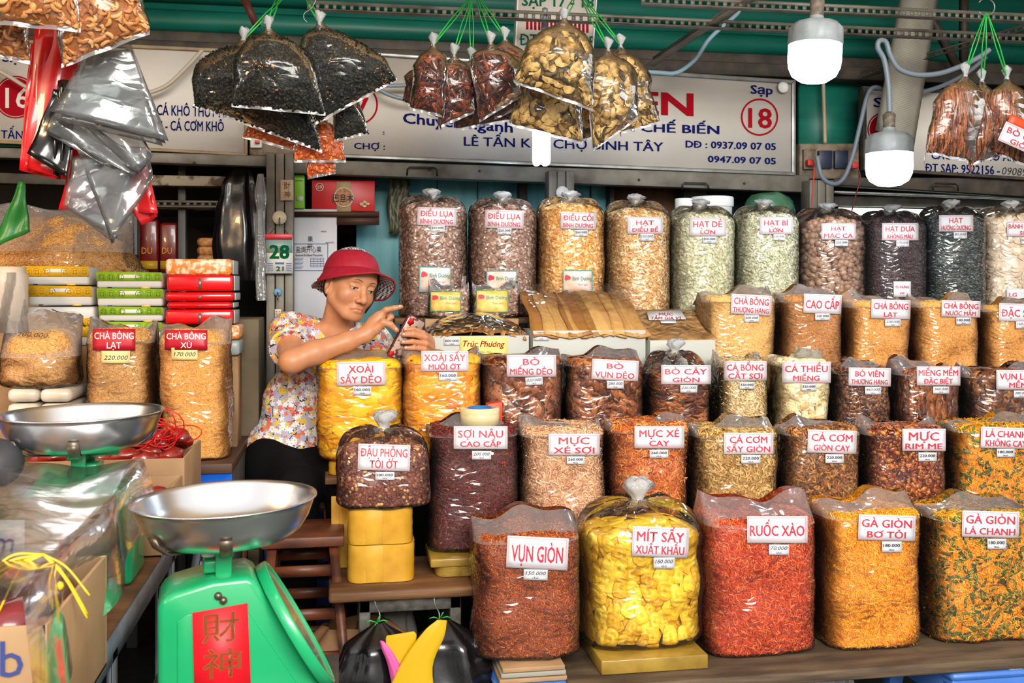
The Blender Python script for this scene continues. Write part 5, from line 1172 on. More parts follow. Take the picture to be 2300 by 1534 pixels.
P = np.array(P); g.grid(P); tC.part('squid_slab', g, mat('seasoned_squid_slab', (206, 164, 104), .55, c2=(164, 118, 66), ns=26, bump=.4, bs=80, lo=.35, hi=.75), smooth=True, sol=.02)
nrm = np.array((0, -.5, .86)); g = G(); g.grid(P + nrm * .014); tC.part('film', g, FILM, smooth=True, label='clear plastic film')
def slab_fn(off):
    def f(Q):
        u = (Q[:, 0] - 1452) / 150; v = (742 - Q[:, 1]) / 50
        # intersect the sight line with the sloping slab plane
        o = np.array((0, 0, HC)); p0 = P[0, 0] + nrm * (.016 + off); n_ = np.cross(P[0, -1] - P[0, 0], P[-1, 0] - P[0, 0]); n_ /= np.linalg.norm(n_)
        if n_[2] < 0: n_ = -n_
        D_ = Wv(Q[:, 0], Q[:, 1], 1.0) - o; t__ = ((p0 - o) @ n_) / (D_ @ n_); return o + D_ * t__[:, None]
    return f
class SM:
    def fn(s, off): return slab_fn(float(np.mean(off)))
g = G(); g.add(slab_fn(.003)(np.array([(1452, 699), (1530, 697), (1541, 717), (1458, 719)], float)), [(0, 1, 2, 3)]); c_ = tC.part('name_label', g, PAPER, sol=.0006); tC.last = SM()
lettering(tC, (1456, 699, 1536, 719), [('MỰC', .4, .3), ('TẨM GIA VỊ', .86, .3)], RED, c_, off=.005)
g = G(); g.add(slab_fn(.003)(np.array([(1483, 719.5), (1518, 719), (1519, 726), (1485, 726)], float)), [(0, 1, 2, 3)]); c_ = tC.part('price_tag', g, PAPER, sol=.0006)
# pouches of nuts with orange stickers
for (x0, x1, y0, lab, bx) in ((962, 1052, 642, 'small clear pouch of nuts with an orange sticker, the left of two', (966, 654, 1036, 700)), (1060, 1168, 640, 'small clear pouch of nuts with an orange sticker, the right of two', (1069, 651, 1142, 702))):
    t, sh, _ = bag('nut_pouch', lab, 'pouch', (x0, x1), y0 - 4, y0 + 8, 712, 3.62, .07, 'open', fill_bits(None, BROWNSKIN, 'cashew_skin', .0125, 1.0, .35), n=2.6, zbot=1.30 if False else ZX(716, 1000, 3.62), rt=.3, rb=.3, lump=.006, group='pouches of nuts leaning on the top row')
    sticker(t, sh, bx, ORA2)
    g = G(); P = []
    for i in range(8): P.append([W(x1 - 14 + 10 * j / 3 - i * 1.2, 620 + i * 12, 3.64 - .008 * math.sin(i + j)) for j in range(4)])
    g.grid(np.array(P)); t.part('side_flap', g, FILM2, smooth=True, label='upstanding plastic flap')
t = Thing('pouch_riser', 'low carton under the two nut pouches, mostly hidden', 'box', (XP(1060, 3.6), 3.64, 1.132)); t.part('body', G().box2((XP(955, 3.6), 3.60, 1.132), (XP(1165, 3.6), 3.695, ZX(716, 1000, 3.62))), CARD, bev=.002)
# tape roll and red box on the brown floss sack
c = W(1078, 957, 3.06); k = MPP(1078, 3.06); R = 44 * k; h = 42 * k
t = Thing('tape_roll', 'wide roll of clear packing tape lying on the dark red sack', 'tape roll', c); g = G(); g.lathe([(R * .62, 0), (R, 0), (R, h), (R * .62, h), (R * .62, 0)], c, 40); t.part('tape', g, mat('clear_packing_tape', (206, 190, 140), .15, c2=(222, 212, 176), ns=3, coat=.6, stretch=(1, 1, 12)))
g = G(); g.lathe([(R * .56, -.001), (R * .62, -.001), (R * .62, h + .001), (R * .56, h + .001), (R * .56, -.001)], c, 32); t.part('core', g, mat('blue_tape_core', (40, 110, 180), .5), label='blue printed cardboard core')
t = Thing('matchbox', 'small orange-red box behind the tape roll', 'box', W(1122, 950, 3.14)); t.part('body', G().prism([W(*q, 3.13) for q in ((1096, 908), (1096, 957), (1128, 957), (1128, 903))], (0, .05, 0)), mat('orange_red_card', (206, 60, 20), .45), bev=.001)
# taped yellow boxes
def heart_box(lab, x0, x1, y0, z0, h, dep=.16, m=None, name='taped_box'):
    w = x1 - x0; xc = (x0 + x1) / 2; pts = []
    for a in np.linspace(0, 2 * math.pi, 49)[:-1]:
        c, s_ = math.cos(a), math.sin(a); e = 2 / 3.6; x = math.copysign(abs(c) ** e, c); y = math.copysign(abs(s_) ** e, s_)
        if s_ < 0: y += .10 * math.exp(-(c * 2.6) ** 2)
        pts.append((xc + w / 2 * x, y0 + dep / 2 + dep / 2 * y))
    t = Thing(name, lab, 'box', (xc, y0 + dep / 2, z0)); nz = 9; g = G(); rows = []
    for i in range(nz):
        f = i / (nz - 1); k_ = 1 - .006 * math.cos(f * math.pi * 6); rows.append([(xc + (p[0] - xc) * k_, y0 + dep / 2 + (p[1] - y0 - dep / 2) * k_, z0 + h * f) for p in pts])
    g.grid(np.array(rows), wrap=True); g.add([(p[0], p[1], z0 + h) for p in pts], [tuple(range(48))]); t.part('tape_wrapped_body', g, m or GOLD)
    g = G(); g.box((xc - .02, z0 * 0 + y0 + .008, z0 + h * .5), (.05, .003, h * .97)); t.part('tape_end', g, m or GOLD, bev=.001)
    return t
YB = 2.905; za = .66; h1 = ZX(1216, 850, YB) - ZX(1300, 850, YB); h2 = ZX(1142, 850, YB) - ZX(1222, 850, YB)
heart_box('yellow tape-wrapped box, the lower of two under the peanut sack', XP(779, 2.98), XP(930, 2.98), YB, za, h1); heart_box('yellow tape-wrapped box, the upper of two directly under the peanut sack', XP(780, 2.98), XP(926, 2.98), YB, za + h1 + .002, h2)
heart_box('yellow taped block standing behind the two stacked yellow boxes', XP(757, 3.1), XP(800, 3.1), 3.08, .66, ZX(1075, 770, 3.08) - .66 - .05, .07)
heart_box('yellow taped block under the bright yellow mango sack', XP(738, 3.26), XP(880, 3.26), 3.235, .9065, .047, .15)
heart_box('small gold oval box under the dark red shredded meat sack', XP(975, 3.0), XP(1080, 3.0), 2.93, .66, .028, .14, GOLDD); t = Thing('tray_lid', 'flat gold lid under the dark red shredded meat sack', 'tray', (XP(1030, 3.0), 3.0, .69)); t.part('body', G().box2((XP(966, 2.95), 2.93, .689), (XP(1100, 2.95), 3.12, .714)), GOLDD, bev=.004)

# ================================================================ under the bench
def cloth_bag(name, lab, cat, pts_top, cx, cy, z0, rx, ry, h, m, top_r=.012, seed=0, tilt=0, tie=None, parts=None, group=None, amp=.012):
    n = 16; seg = 36; V = []
    for i in range(n):
        f = i / (n - 1); r_ = (math.sin(math.pi * (.12 + .48 * (1 - f)))) ** .9 if f < .8 else (math.sin(math.pi * (.12 + .096))) * (1 - (f - .8) / .2) + top_r / rx
        for k in range(seg):
            a = 2 * math.pi * k / seg; q = 1 + (.10 + .12 * f) * math.sin(a * 5 + seed) * math.sin(a * 3 + seed * 2 + f) + .05 * math.sin(a * 13 + seed)
            p = Vector((cx + rx * r_ * q * math.cos(a) + tilt * f, cy + ry * r_ * q * math.sin(a), z0 + h * f)); p += Vector((noise.noise(p * 14), noise.noise(p * 14 + Vector((5, 0, 0))), 0)) * amp * (1 - f * .6); V.append(tuple(p))
    t = Thing(name, lab, cat, (cx, cy, z0), group); g = G(); g.grid(np.array(V).reshape(n, seg, 3), wrap=True); t.part('bag_skin', g, m, smooth=True, sub=1); return t
BPL = mat('glossy_black_plastic', (14, 14, 16), .22, bump=.5, bs=14, coat=.3); YPL = mat('yellow_plastic', (206, 166, 20), .3, bump=.4, bs=14, coat=.3); PPL = mat('pink_plastic', (220, 90, 160), .3, bump=.4, bs=14, coat=.3); GST = mat('green_plastic_string', (40, 170, 70), .4); KRAFT = mat('kraft_paper', (150, 110, 74), .7, c2=(126, 88, 56), ns=6, bump=.5, bs=10)
def zz(py, px, y): return ZX(py, px, y)
yk = 2.80
def hung(lab, px, py, pyb, wpx, m, seed, name='plastic_bag', d=.09, y=yk, tilt=0):
    zt = zz(py, px, y); zb = zz(pyb, px, y); k = MPP(px, y); return cloth_bag(name, lab, 'plastic bag', None, XP(px, y) - tilt, y, zb, wpx * k / 2, d, zt - zb, m, seed=seed, tilt=tilt)
ba = hung('black plastic bag tied with green string on the left hook under the bench', 850, 1398, 1640, 230, BPL, 1.3)
bb = hung('black plastic bag on the right hook under the bench', 1000, 1390, 1640, 220, BPL, 4.1, tilt=-.02)
def fanbag(lab, L, R, y, m, bulge=.05, seed=0):
    n = len(L); Lp = spline([W(*p, y) for p in L], 5); Rp = spline([W(*p, y) for p in R], 5); P = []
    for i, (a, b) in enumerate(zip(Lp, Rp)):
        f = i / (len(Lp) - 1); row = []
        for k in range(20):
            an = 2 * math.pi * k / 20; u = .5 - .5 * math.cos(an); p = a * (1 - u) + b * u; row.append(p + np.array((0, -math.sin(an) * bulge * (.2 + .8 * f) * (1 + .25 * math.sin(u * 17 + seed)), 0)))
        P.append(row)
    t = Thing('plastic_bag', lab, 'plastic bag', W(*L[-1], y)); g = G(); g.grid(np.array(P), wrap=True); t.part('bag_skin', g, m, smooth=True); return t
bc = fanbag('yellow plastic bag tied to the right hook between the black bags', [(982, 1392), (950, 1420), (900, 1490), (850, 1600)], [(1004, 1394), (998, 1430), (972, 1500), (985, 1600)], 2.70, YPL, .014, 1)
be = fanbag('folded dull yellow plastic piece left of the yellow bag', [(868, 1428), (866, 1440), (872, 1470), (890, 1520)], [(930, 1418), (936, 1428), (930, 1460), (915, 1520)], 2.715, YPL, .006, 2)
bd = fanbag('pink plastic bag slanting down between the two black bags', [(853, 1440), (858, 1460), (872, 1500), (890, 1600)], [(862, 1440), (882, 1462), (910, 1510), (950, 1600)], 2.715, PPL, .02, 3)
for (t, px, py, y) in ((ba, 846, 1398, yk), (bc, 988, 1390, 2.87)):
    c = W(px, py, y - .005)
    for k, (dx, dz) in enumerate(((-.03, .004), (.03, .003), (.02, -.04), (-.012, -.035), (.01, .02))):
        g = G(); g.tube([c, c + np.array((dx * .6, -.006, dz * .5 + .006)), c + np.array((dx, -.004, dz))], .002, 4); t.part('string_tail', g, GST)
for (px, lab) in ((850, 'steel S-hook, the left one under the bench bar'), (984, 'steel S-hook, the right one under the bench bar')):
    g = G(); P = spline([W(px - 2, 1345, 2.875), W(px - 4, 1334, 2.865), W(px - 9, 1342, 2.855), W(px - 6, 1360, 2.85), W(px + 2, 1376, 2.85), W(px + 2, 1392, 2.84), W(px - 6, 1402, 2.83)], 6); g.tube(P, .0022, 6); solo('steel_hook', g, ALU, lab, 'hook', smooth=True)
t = cloth_bag('kraft_paper_bag', 'crumpled brown kraft paper bag behind the hanging black bags', 'paper bag', None, XP(800, 3.05), 3.04, 0.14, .13, .09, .37, KRAFT, top_r=.09, seed=.5)
t = cloth_bag('grey_plastic_sack', 'pale grey crumpled plastic inside the bench frame', 'plastic bag', None, XP(880, 3.15), 3.16, 0.25, .09, .05, .33, mat('grey_film_plastic', (120, 116, 112), .3, bump=.5, bs=16), top_r=.03, seed=1.5)
# bags stored under the front plank
for (px, py, w_, m_, lab) in ((1530, 1525, 150, JERK, 'clear bag of red-brown jerky under the front plank, left of the grey one'), (1640, 1530, 90, JERK2, 'small dark bag squeezed under the front plank')):
    bag('stored_sack', lab, 'sack', (px - w_ // 2, px + w_ // 2), py - 16, py - 6, 1640, 2.75, .16, 'open', fill_bits(None, m_, 'chunk', .022, 1.1, .4, .004), n=3, zbot=.24)
t = cloth_bag('grey_clear_bag', 'crumpled clear grey plastic bag under the front plank', 'plastic bag', None, XP(1830, 2.85), 2.86, .12, .17, .08, .30, film('grey_loose_film', .3, .14, crinkle=.6), top_r=.02, seed=2.4)
# wooden stools (nested) behind the scales
def wstool(lab, cx, cy, h, w0, w1, rungs, legt=.03):
    t = Thing('wooden_stool', lab, 'stool', (cx, cy, 0)); t.part('seat', G().box2((cx - w0 / 2 - .01, cy - w0 / 2 - .01, h - .03), (cx + w0 / 2 + .01, cy + w0 / 2 + .01, h)), WOODD, bev=.004)
    P = {}
    for sx in (-1, 1):
        for sy in (-1, 1):
            a = np.array((cx + sx * (w0 / 2 - .02), cy + sy * (w0 / 2 - .02), h - .03)); b = np.array((cx + sx * w1 / 2, cy + sy * w1 / 2, 0)); P[sx, sy] = (a, b); g = G(); g.tube([a, b], legt * .7, 4); t.part('leg', g, WOODD)
    for z in rungs:
        q = {k: v[0] + (v[1] - v[0]) * ((h - .03 - z) / (h - .03)) for k, v in P.items()}
        for a, b in (((-1, -1), (1, -1)), ((-1, 1), (1, 1)), ((-1, -1), (-1, 1)), ((1, -1), (1, 1))):
            g = G(); d = q[b] - q[a]; L = np.linalg.norm(d); c = (q[a] + q[b]) / 2; rz = math.atan2(d[1], d[0]); g.box(c, (L, .014, .03), rz); t.part('rung', g, WOODD)
    return t
wstool('red-brown wooden stool with rungs under the woman', -.165, 3.55, .80, .30, .40, (.66, .50, .34, .18))
wstool('red-brown wooden stool with many rungs in front of the seated woman', -.10, 3.05, .79, .21, .32, (.69, .57, .45, .30), .026)
t = Thing('blue_crate', 'dark blue plastic crate standing behind the wooden stools', 'crate', (-.2, 3.9, 0)); 
for k in range(5): t.part('slat', G().box2((-.5, 3.88, .04 + k * .13), (.16, 3.90, .14 + k * .13)), BLUED, bev=.003)
for x_ in (-.5, -.18, .14): t.part('post', G().box2((x_, 3.90, 0), (x_ + .02, 3.93, .68)), BLUED)

# ================================================================ left counter with floss bags and packs
TZ = .985
t = Thing('left_counter', 'blue-covered counter on the left holding floss bags and gift packs', 'counter', (-1.3, 3.4, 0))
t.part('top', G().box2((-2.1, 3.05, TZ - .03), (XP(522, 3.05), 3.85, TZ)), mat('dark_brown_wood', (70, 44, 30), .6), bev=.003)
t.part('blue_skirt', G().box2((-2.1, 3.055, TZ - .25), (XP(520, 3.05), 3.07, TZ - .03)), mat('bright_blue_sheet', (16, 84, 190), .3, bump=.4, bs=12))
t.part('side', G().box2((XP(520, 3.05) - .02, 3.07, .0), (XP(520, 3.05), 3.85, TZ - .03)), DARK)
REDL = mat('red_label_paper', (176, 20, 42), .4); CREAML = mat('cream_label_paper', (222, 206, 142), .5); WPRINT = mat('white_print', (226, 220, 214), .5)
WARMF = content('warm_floss', [(150, 98, 40), (204, 150, 80), (224, 180, 112), (240, 206, 150)], .7, amt=.2)
bag('floss_bag', 'clear bag of pale floss with a red label reading cha bong lat', 'bag of floss', (181, 353), 728, 742, 1010, 3.16, .22, 'open', fill_bits(None, WARMF, 'floss', .0046, .72, .5, .002, core_r=.45), n=3.2, zbot=TZ + .002, txt=((208, 739, 304, 787), L2('CHÀ BÔNG', 'LẠT', .92, .34, .32, .3), 0.0, REDL, WPRINT), price=((228, 788, 292, 816), '220.000', 0, 1, CREAML), rt=.2, lump=.008, group='floss bags on the left counter')
bag('floss_bag', 'tall clear bag of brown floss with a red label reading cha bong xu', 'bag of floss', (350, 520), 722, 744, 1032, 3.10, .21, 'open', fill_bits(None, FLO3, 'floss', .0046, .72, .5, .002, core_r=.45), n=3.2, zbot=TZ + .002, txt=((370, 741, 466, 786), L2('CHÀ BÔNG', 'XÙ', .92, .26, .32, .3), 0.0, REDL, WPRINT), price=((385, 781, 444, 808), '170.000', 0, 1, CREAML), rt=.2, lump=.010, group='floss bags on the left counter')
tz2 = ZX(875, 90, 3.12)
t, sh, _ = bag('floss_bag', 'squat clear bag of floss with a price handwritten on the film', 'bag of floss', (6, 181), 706, 745, 873, 3.12, .22, 'open', fill_bits(None, WARMF, 'floss', .0046, .72, .5, .002, core_r=.45), n=2.8, rt=.35, rb=.12, lump=.012, group='floss bags on the left counter')
class _H: pass
t.last = LabelMap(sh, (35, 742, 110, 766), .05, 5); lettering(t, (35, 740, 110, 762), [('200.000', .95, .5)], INK, t.o, bold=0, shear=.3, name='handwritten_price', off=.004)
# big sack of floss at the back, folded over
big = bag('large_floss_sack', 'very large clear sack of floss slumped behind the gift packs', 'sack of floss', (-40, 292), 472, 480, 640, 3.62, .30, 'open', fill_bits(None, WARMF, 'floss', .0065, 1.1, .5, .003, core_r=.4), n=2.2, rt=.42, rb=.1, lump=.03, taper=-.85)
t = Thing('back_carton', 'plain carton carrying the large floss sack, hidden behind the packs', 'carton', (-1.55, 3.75, TZ)); t.part('body', G().box2((XP(-60, 3.62), 3.60, TZ), (XP(300, 3.62), 3.94, ZX(641, 130, 3.62))), CARD, bev=.003)
# wrapped white rolls under the squat bag
ROLLM = mat('shrink_wrapped_paper', (206, 198, 184), .35, c2=(180, 168, 150), ns=9, bump=.5, bs=26, coat=.3)
for r_ in range(5):
    for c_i in range(2):
        a = W(12 + c_i * 74, 873 + r_ * 33.4 + 33, 3.12); b = W(12 + (c_i + 1) * 74, 873 + r_ * 33.4, 3.12)
        lab = ['topmost', 'second', 'middle', 'fourth', 'bottom'][r_] + ' of the ' + ['left', 'right'][c_i] + ' column of shrink-wrapped white packs under the squat floss bag'
        g = G(); g.box2((a[0] + .001, 3.125, a[2] + .001), (b[0] - .001, 3.33, b[2] - .001)); solo('wrapped_pack', g, ROLLM, lab, 'pack', group='shrink-wrapped packs on the left counter', bev=.014)
# printed carry packs
YEL = mat('yellow_pack_print', (226, 178, 30), .4); GRN = mat('green_pack_print', (140, 186, 40), .4); WPK = mat('white_pack_paper', (208, 210, 208), .4); RPK = mat('red_foil_pack', (206, 8, 16), .22, bump=.4, bs=12, coat=.4); OPK = mat('orange_floral_pack', (214, 122, 40), .4, c2=(232, 206, 176), ns=60, lo=.45, hi=.58); SIDEP = mat('grey_pack_side', (150, 160, 160), .35, bump=.4, bs=20)
RINGY = mat('ochre_ring_print', (190, 140, 10), .5); RINGG = mat('dark_green_ring_print', (96, 134, 20), .5)
def carrypack(lab, x0, y0, x1, y1, y, mt, rm, flip=False):
    t = Thing('gift_pack', lab, 'gift pack', W((x0 + x1) / 2, y1, y), 'carry packs stacked on the left counter')
    a = W(x0, y1, y); b = W(x1, y0, y); g = G(); g.box2((a[0], y, a[2] + .001), (b[0], y + .16, b[2])); t.part('body', g, WPK, bev=.008)
    hb = (y1 - y0); by0, by1 = (y0 + hb * .55, y1 - 1) if flip else (y0 - 3, y0 + hb * .52)
    t.part('colour_band', pquad(G(), y - .002, [(x0 - 1, by0), (x0, by1), (x1, by1), (x1 - 1, by0 + 2)], .0015), mt)
    n = 7 if x1 - x0 > 148 else 7; st = (x1 - x0) / n
    for k in range(n):
        cx = x0 + st * (k + .5); cy = (by0 + by1) / 2 + 2
        if abs(k - n / 2 + .5) < .8 and not flip: continue
        g = G(); ring_px(g, y, cx, cy, min(st * .48, hb * .24), 1.2, .0035, 16); s_ = min(st * .2, 4.5)
        for q in ((cx - s_, cy - s_, cx + s_, cy - s_ + 1), (cx - s_, cy + s_ - 1, cx + s_, cy + s_), (cx - s_, cy - s_, cx - s_ + 1, cy + s_), (cx + s_ - 1, cy - s_, cx + s_, cy + s_)): pquad(g, y, rect(*q), .0005, .004)
        t.part('coin_print', g, rm)
    if not flip: g = G(); g.prism([W(*q, y - .0035) for q in rect((x0 + x1) / 2 - 22, by0 + 7, (x0 + x1) / 2 + 20, by0 + 15)], (0, .002, 0)); t.part('handle_slot', g, WHITEP, bev=.0008)
    g = G(); pquad(g, y, rect(x0 + 24, y1 - 3, x0 + 34, y1 - 1), .001, .001); t.part('small_logo', g, NAVY); g = G(); pquad(g, y, rect(x0 + 100, y1 - 4, x0 + 120, y1), .001, .001); t.part('small_logo', g, ORA2)
    return t
carrypack('yellow and white carry pack, topmost of the left stack', 50, 600, 200, 641, 3.42, YEL, RINGY); carrypack('yellow and white carry pack, second in the left stack', 63, 644, 207, 687, 3.42, YEL, RINGY); carrypack('white carry pack with its yellow band at the bottom, third in the left stack', 58, 689, 212, 732, 3.42, YEL, RINGY, True); carrypack('yellow and white carry pack, lowest in the left stack behind the squat bag', 58, 734, 212, 778, 3.42, YEL, RINGY)
carrypack('green and white carry pack, topmost of the middle stack', 217, 613, 364, 648, 3.40, GRN, RINGG); carrypack('green and white carry pack, second in the middle stack', 218, 650, 366, 689, 3.40, GRN, RINGG); carrypack('green and white carry pack, third in the middle stack', 222, 691, 366, 723, 3.40, GRN, RINGG); carrypack('green and white carry pack, lowest visible in the middle stack', 217, 725, 364, 764, 3.40, GRN, RINGG)
zz_ = ZX(778, 130, 3.42); t = Thing('pack_riser', 'plain carton under the stacks of yellow and green carry packs', 'carton', (-1.2, 3.5, TZ)); t.part('body', G().box2((XP(50, 3.42), 3.42, TZ), (XP(212, 3.42), 3.58, zz_)), CARD); t.part('body', G().box2((XP(214, 3.42), 3.42, TZ), (XP(366, 3.42), 3.58, ZX(764, 290, 3.40))), CARD)
for k, (y0, y1, m_, lab) in enumerate(((582, 618, OPK, 'orange floral pack on top of the red foil packs'), (617, 655, RPK, 'glossy red foil pack, topmost of the red stack'), (656, 677, RPK, 'glossy red foil pack, second in the red stack'), (678, 694, RPK, 'glossy red foil pack, third in the red stack'), (695, 730, RPK, 'glossy red foil pack, fourth in the red stack'), (731, 764, OPK, 'orange floral pack under the red foil packs'), (765, 800, SIDEP, 'pale green pack at the foot of the red stack'))):
    x0, x1 = (371, 520) if k == 0 else (371 + (k % 2) * 3, 521 + (k % 3) * 2); y = 3.36; t = Thing('foil_pack', lab, 'gift pack', W((x0 + x1) / 2, y1, y), 'packs in the red stack on the left counter')
    if k >= 5: x0, x1 = 480, 538
    a, b = W(x0, y1, y), W(x1, y0, y); g = G(); g.box2((a[0], y, a[2] + .001), (b[0], y + .17, b[2])); o = t.part('body', g, m_, bev=.010)
    if k < 5:
        g = G(); g.box2((b[0] + .001, y + .01, a[2] + .003), (b[0] + .006, y + .16, b[2] - .003)); t.part('end_flap', g, SIDEP, bev=.002)
    if 1 <= k < 5: g = G(); g.prism([W(*q, y - .002) for q in rect(446, y0 + 8, 452, y1 - 6)], (0, .002, 0)); t.part('seal_strip', g, ALU)
t = Thing('stack_riser', 'carton block under the red foil pack stack, mostly hidden', 'carton', (XP(450, 3.4), 3.45, TZ)); t.part('body', G().box2((XP(372, 3.36), 3.36, TZ), (XP(532, 3.36), 3.52, ZX(802, 500, 3.36))), CARD)
g = G(); a, b = W(522, 960, 3.62), W(583, 716, 3.62); g.box2((a[0], 3.6, 0.0), (b[0], 3.85, b[2])); o = solo('tall_carton', g, mat('olive_brown_carton', (112, 96, 70), .7, c2=(92, 78, 56), ns=5), 'tall dull brown carton between the red packs and the grey pillar', 'carton', bev=.004)
g = G(); P = []
for i in range(9): P.append([W(-20 + j * 10 + i * 2.0, 612 + i * 17, 3.2 - .02 * math.sin(j * 1.3 + i * .7) - .012 * j) for j in range(8)])
g.grid(np.array(P)); solo('loose_plastic_bag', g, film('soft_film', .3, .3, crinkle=.15, gloss=.4), 'hazy plastic bag hanging at the left edge above the squat floss bag', 'plastic bag', smooth=True)
c = W(22, 640, 3.3); g = G(); g.lathe([(.001, -.11), (.05, -.11), (.052, .03), (.045, .04), (.045, .055), (.001, .055)], c, 28); solo('plastic_jar', g, mat('frosted_jar', (206, 190, 170), .35), 'frosted white lidded jar wrapped in plastic at the left edge', 'jar', smooth=False)

# ---------------------------------------------------------------- dark shelf niche behind (left)
for (x0, x1, lab) in ((286, 311, 'dark grey shelf upright nearer the large floss sack'), (401, 419, 'dark grey shelf upright in the middle of the niche')):
    solo('shelf_upright', G().box2((XP(x0, 4.45), 4.43, 0), (XP(x1, 4.45), 4.49, 2.0)), mat('dark_slate_steel', (58, 60, 62), .5), lab, 'shelf post', bev=.003)
zsh = ZX(456, 450, 4.42); solo('shelf_board', G().box2((XP(300, 4.42), 4.42, zsh - .02), (XP(598, 4.42), 5.0, zsh)), STEELD, 'dark shelf board above the red packets in the niche', 'shelf')
zs2 = ZX(612, 450, 4.5); solo('shelf_board', G().box2((XP(280, 4.42), 4.42, zs2 - .02), (XP(598, 4.42), 5.0, zs2)), STEELD, 'dark lower shelf board in the niche', 'shelf')
DRP = mat('dark_red_packet', (120, 16, 14), .3, c2=(80, 10, 10), ns=14, coat=.3); GOP = mat('gold_packet_print', (190, 150, 30), .4)
for (x0, y0, x1, y1, tx) in ((312, 492, 356, 606, 'DỪA'), (358, 500, 400, 606, 'DỪA')):
    a, b = W(x0, y1, 4.5), W(x1, y0, 4.5); t = Thing('snack_packet', 'dark red snack packet with yellow band in the niche, ' + ('left' if x0 < 340 else 'right') + ' one', 'packet', ((a[0] + b[0]) / 2, 4.54, zs2)); t.part('body', G().box2((a[0], 4.5, zs2), (b[0], 4.6, b[2])), DRP, bev=.012)
    t.part('yellow_band', pquad(G(), 4.498, rect(x0 + 2, 586, x1 - 2, 604), .001), GOP); g = G(); ptext(g, 'DU', 4.497, x0 + 6, 555, x1 - 14, 570, .0); t.part('lettering', g, GOP)
t = Thing('cracker_pack', 'stack of orange round crackers in clear wrap in the niche', 'cracker pack', W(470, 608, 4.5))
for k in range(4):
    g = G(); g.lathe([(.001, 0), (.045, 0), (.052, .012), (.052, .025), (.045, .035), (.001, .035)], (XP(470, 4.55), 4.56, zs2 + .002 + k * .037), 20); t.part('cracker_tub', g, mat('orange_cracker', (206, 130, 60), .5, c2=(226, 180, 120), ns=60, bump=.5, bs=80), smooth=True)
cloth_bag('black_plastic_bag', 'glossy black plastic bag hanging in the dark niche left of the pillar', 'plastic bag', None, XP(545, 4.3), 4.32, ZX(630, 545, 4.3), .115, .08, .50, BPL, seed=.7)
cloth_bag('clear_bag_bundle', 'bundle of clear plastic bags hanging against the left side of the pillar', 'plastic bag', None, XP(586, 4.15), 4.16, ZX(675, 585, 4.15), .022, .03, .50, FILM2, seed=1.7)
for k in range(7): g = G(); g.box((XP(400 + k * 22, 4.6), 4.6 + .01 * k, zsh + .005 + .004 * (k % 3)), (.10, .14, .008), rz=.2 * (k % 3 - 1)); solo('flat_envelope', g, mat('faded_pink_paper', (120, 84, 76), .6) if k % 2 else mat('faded_grey_paper', (110, 106, 100), .6), 'flat paper packet lying on the upper niche shelf', 'packet', group='flat packets on the upper niche shelf')

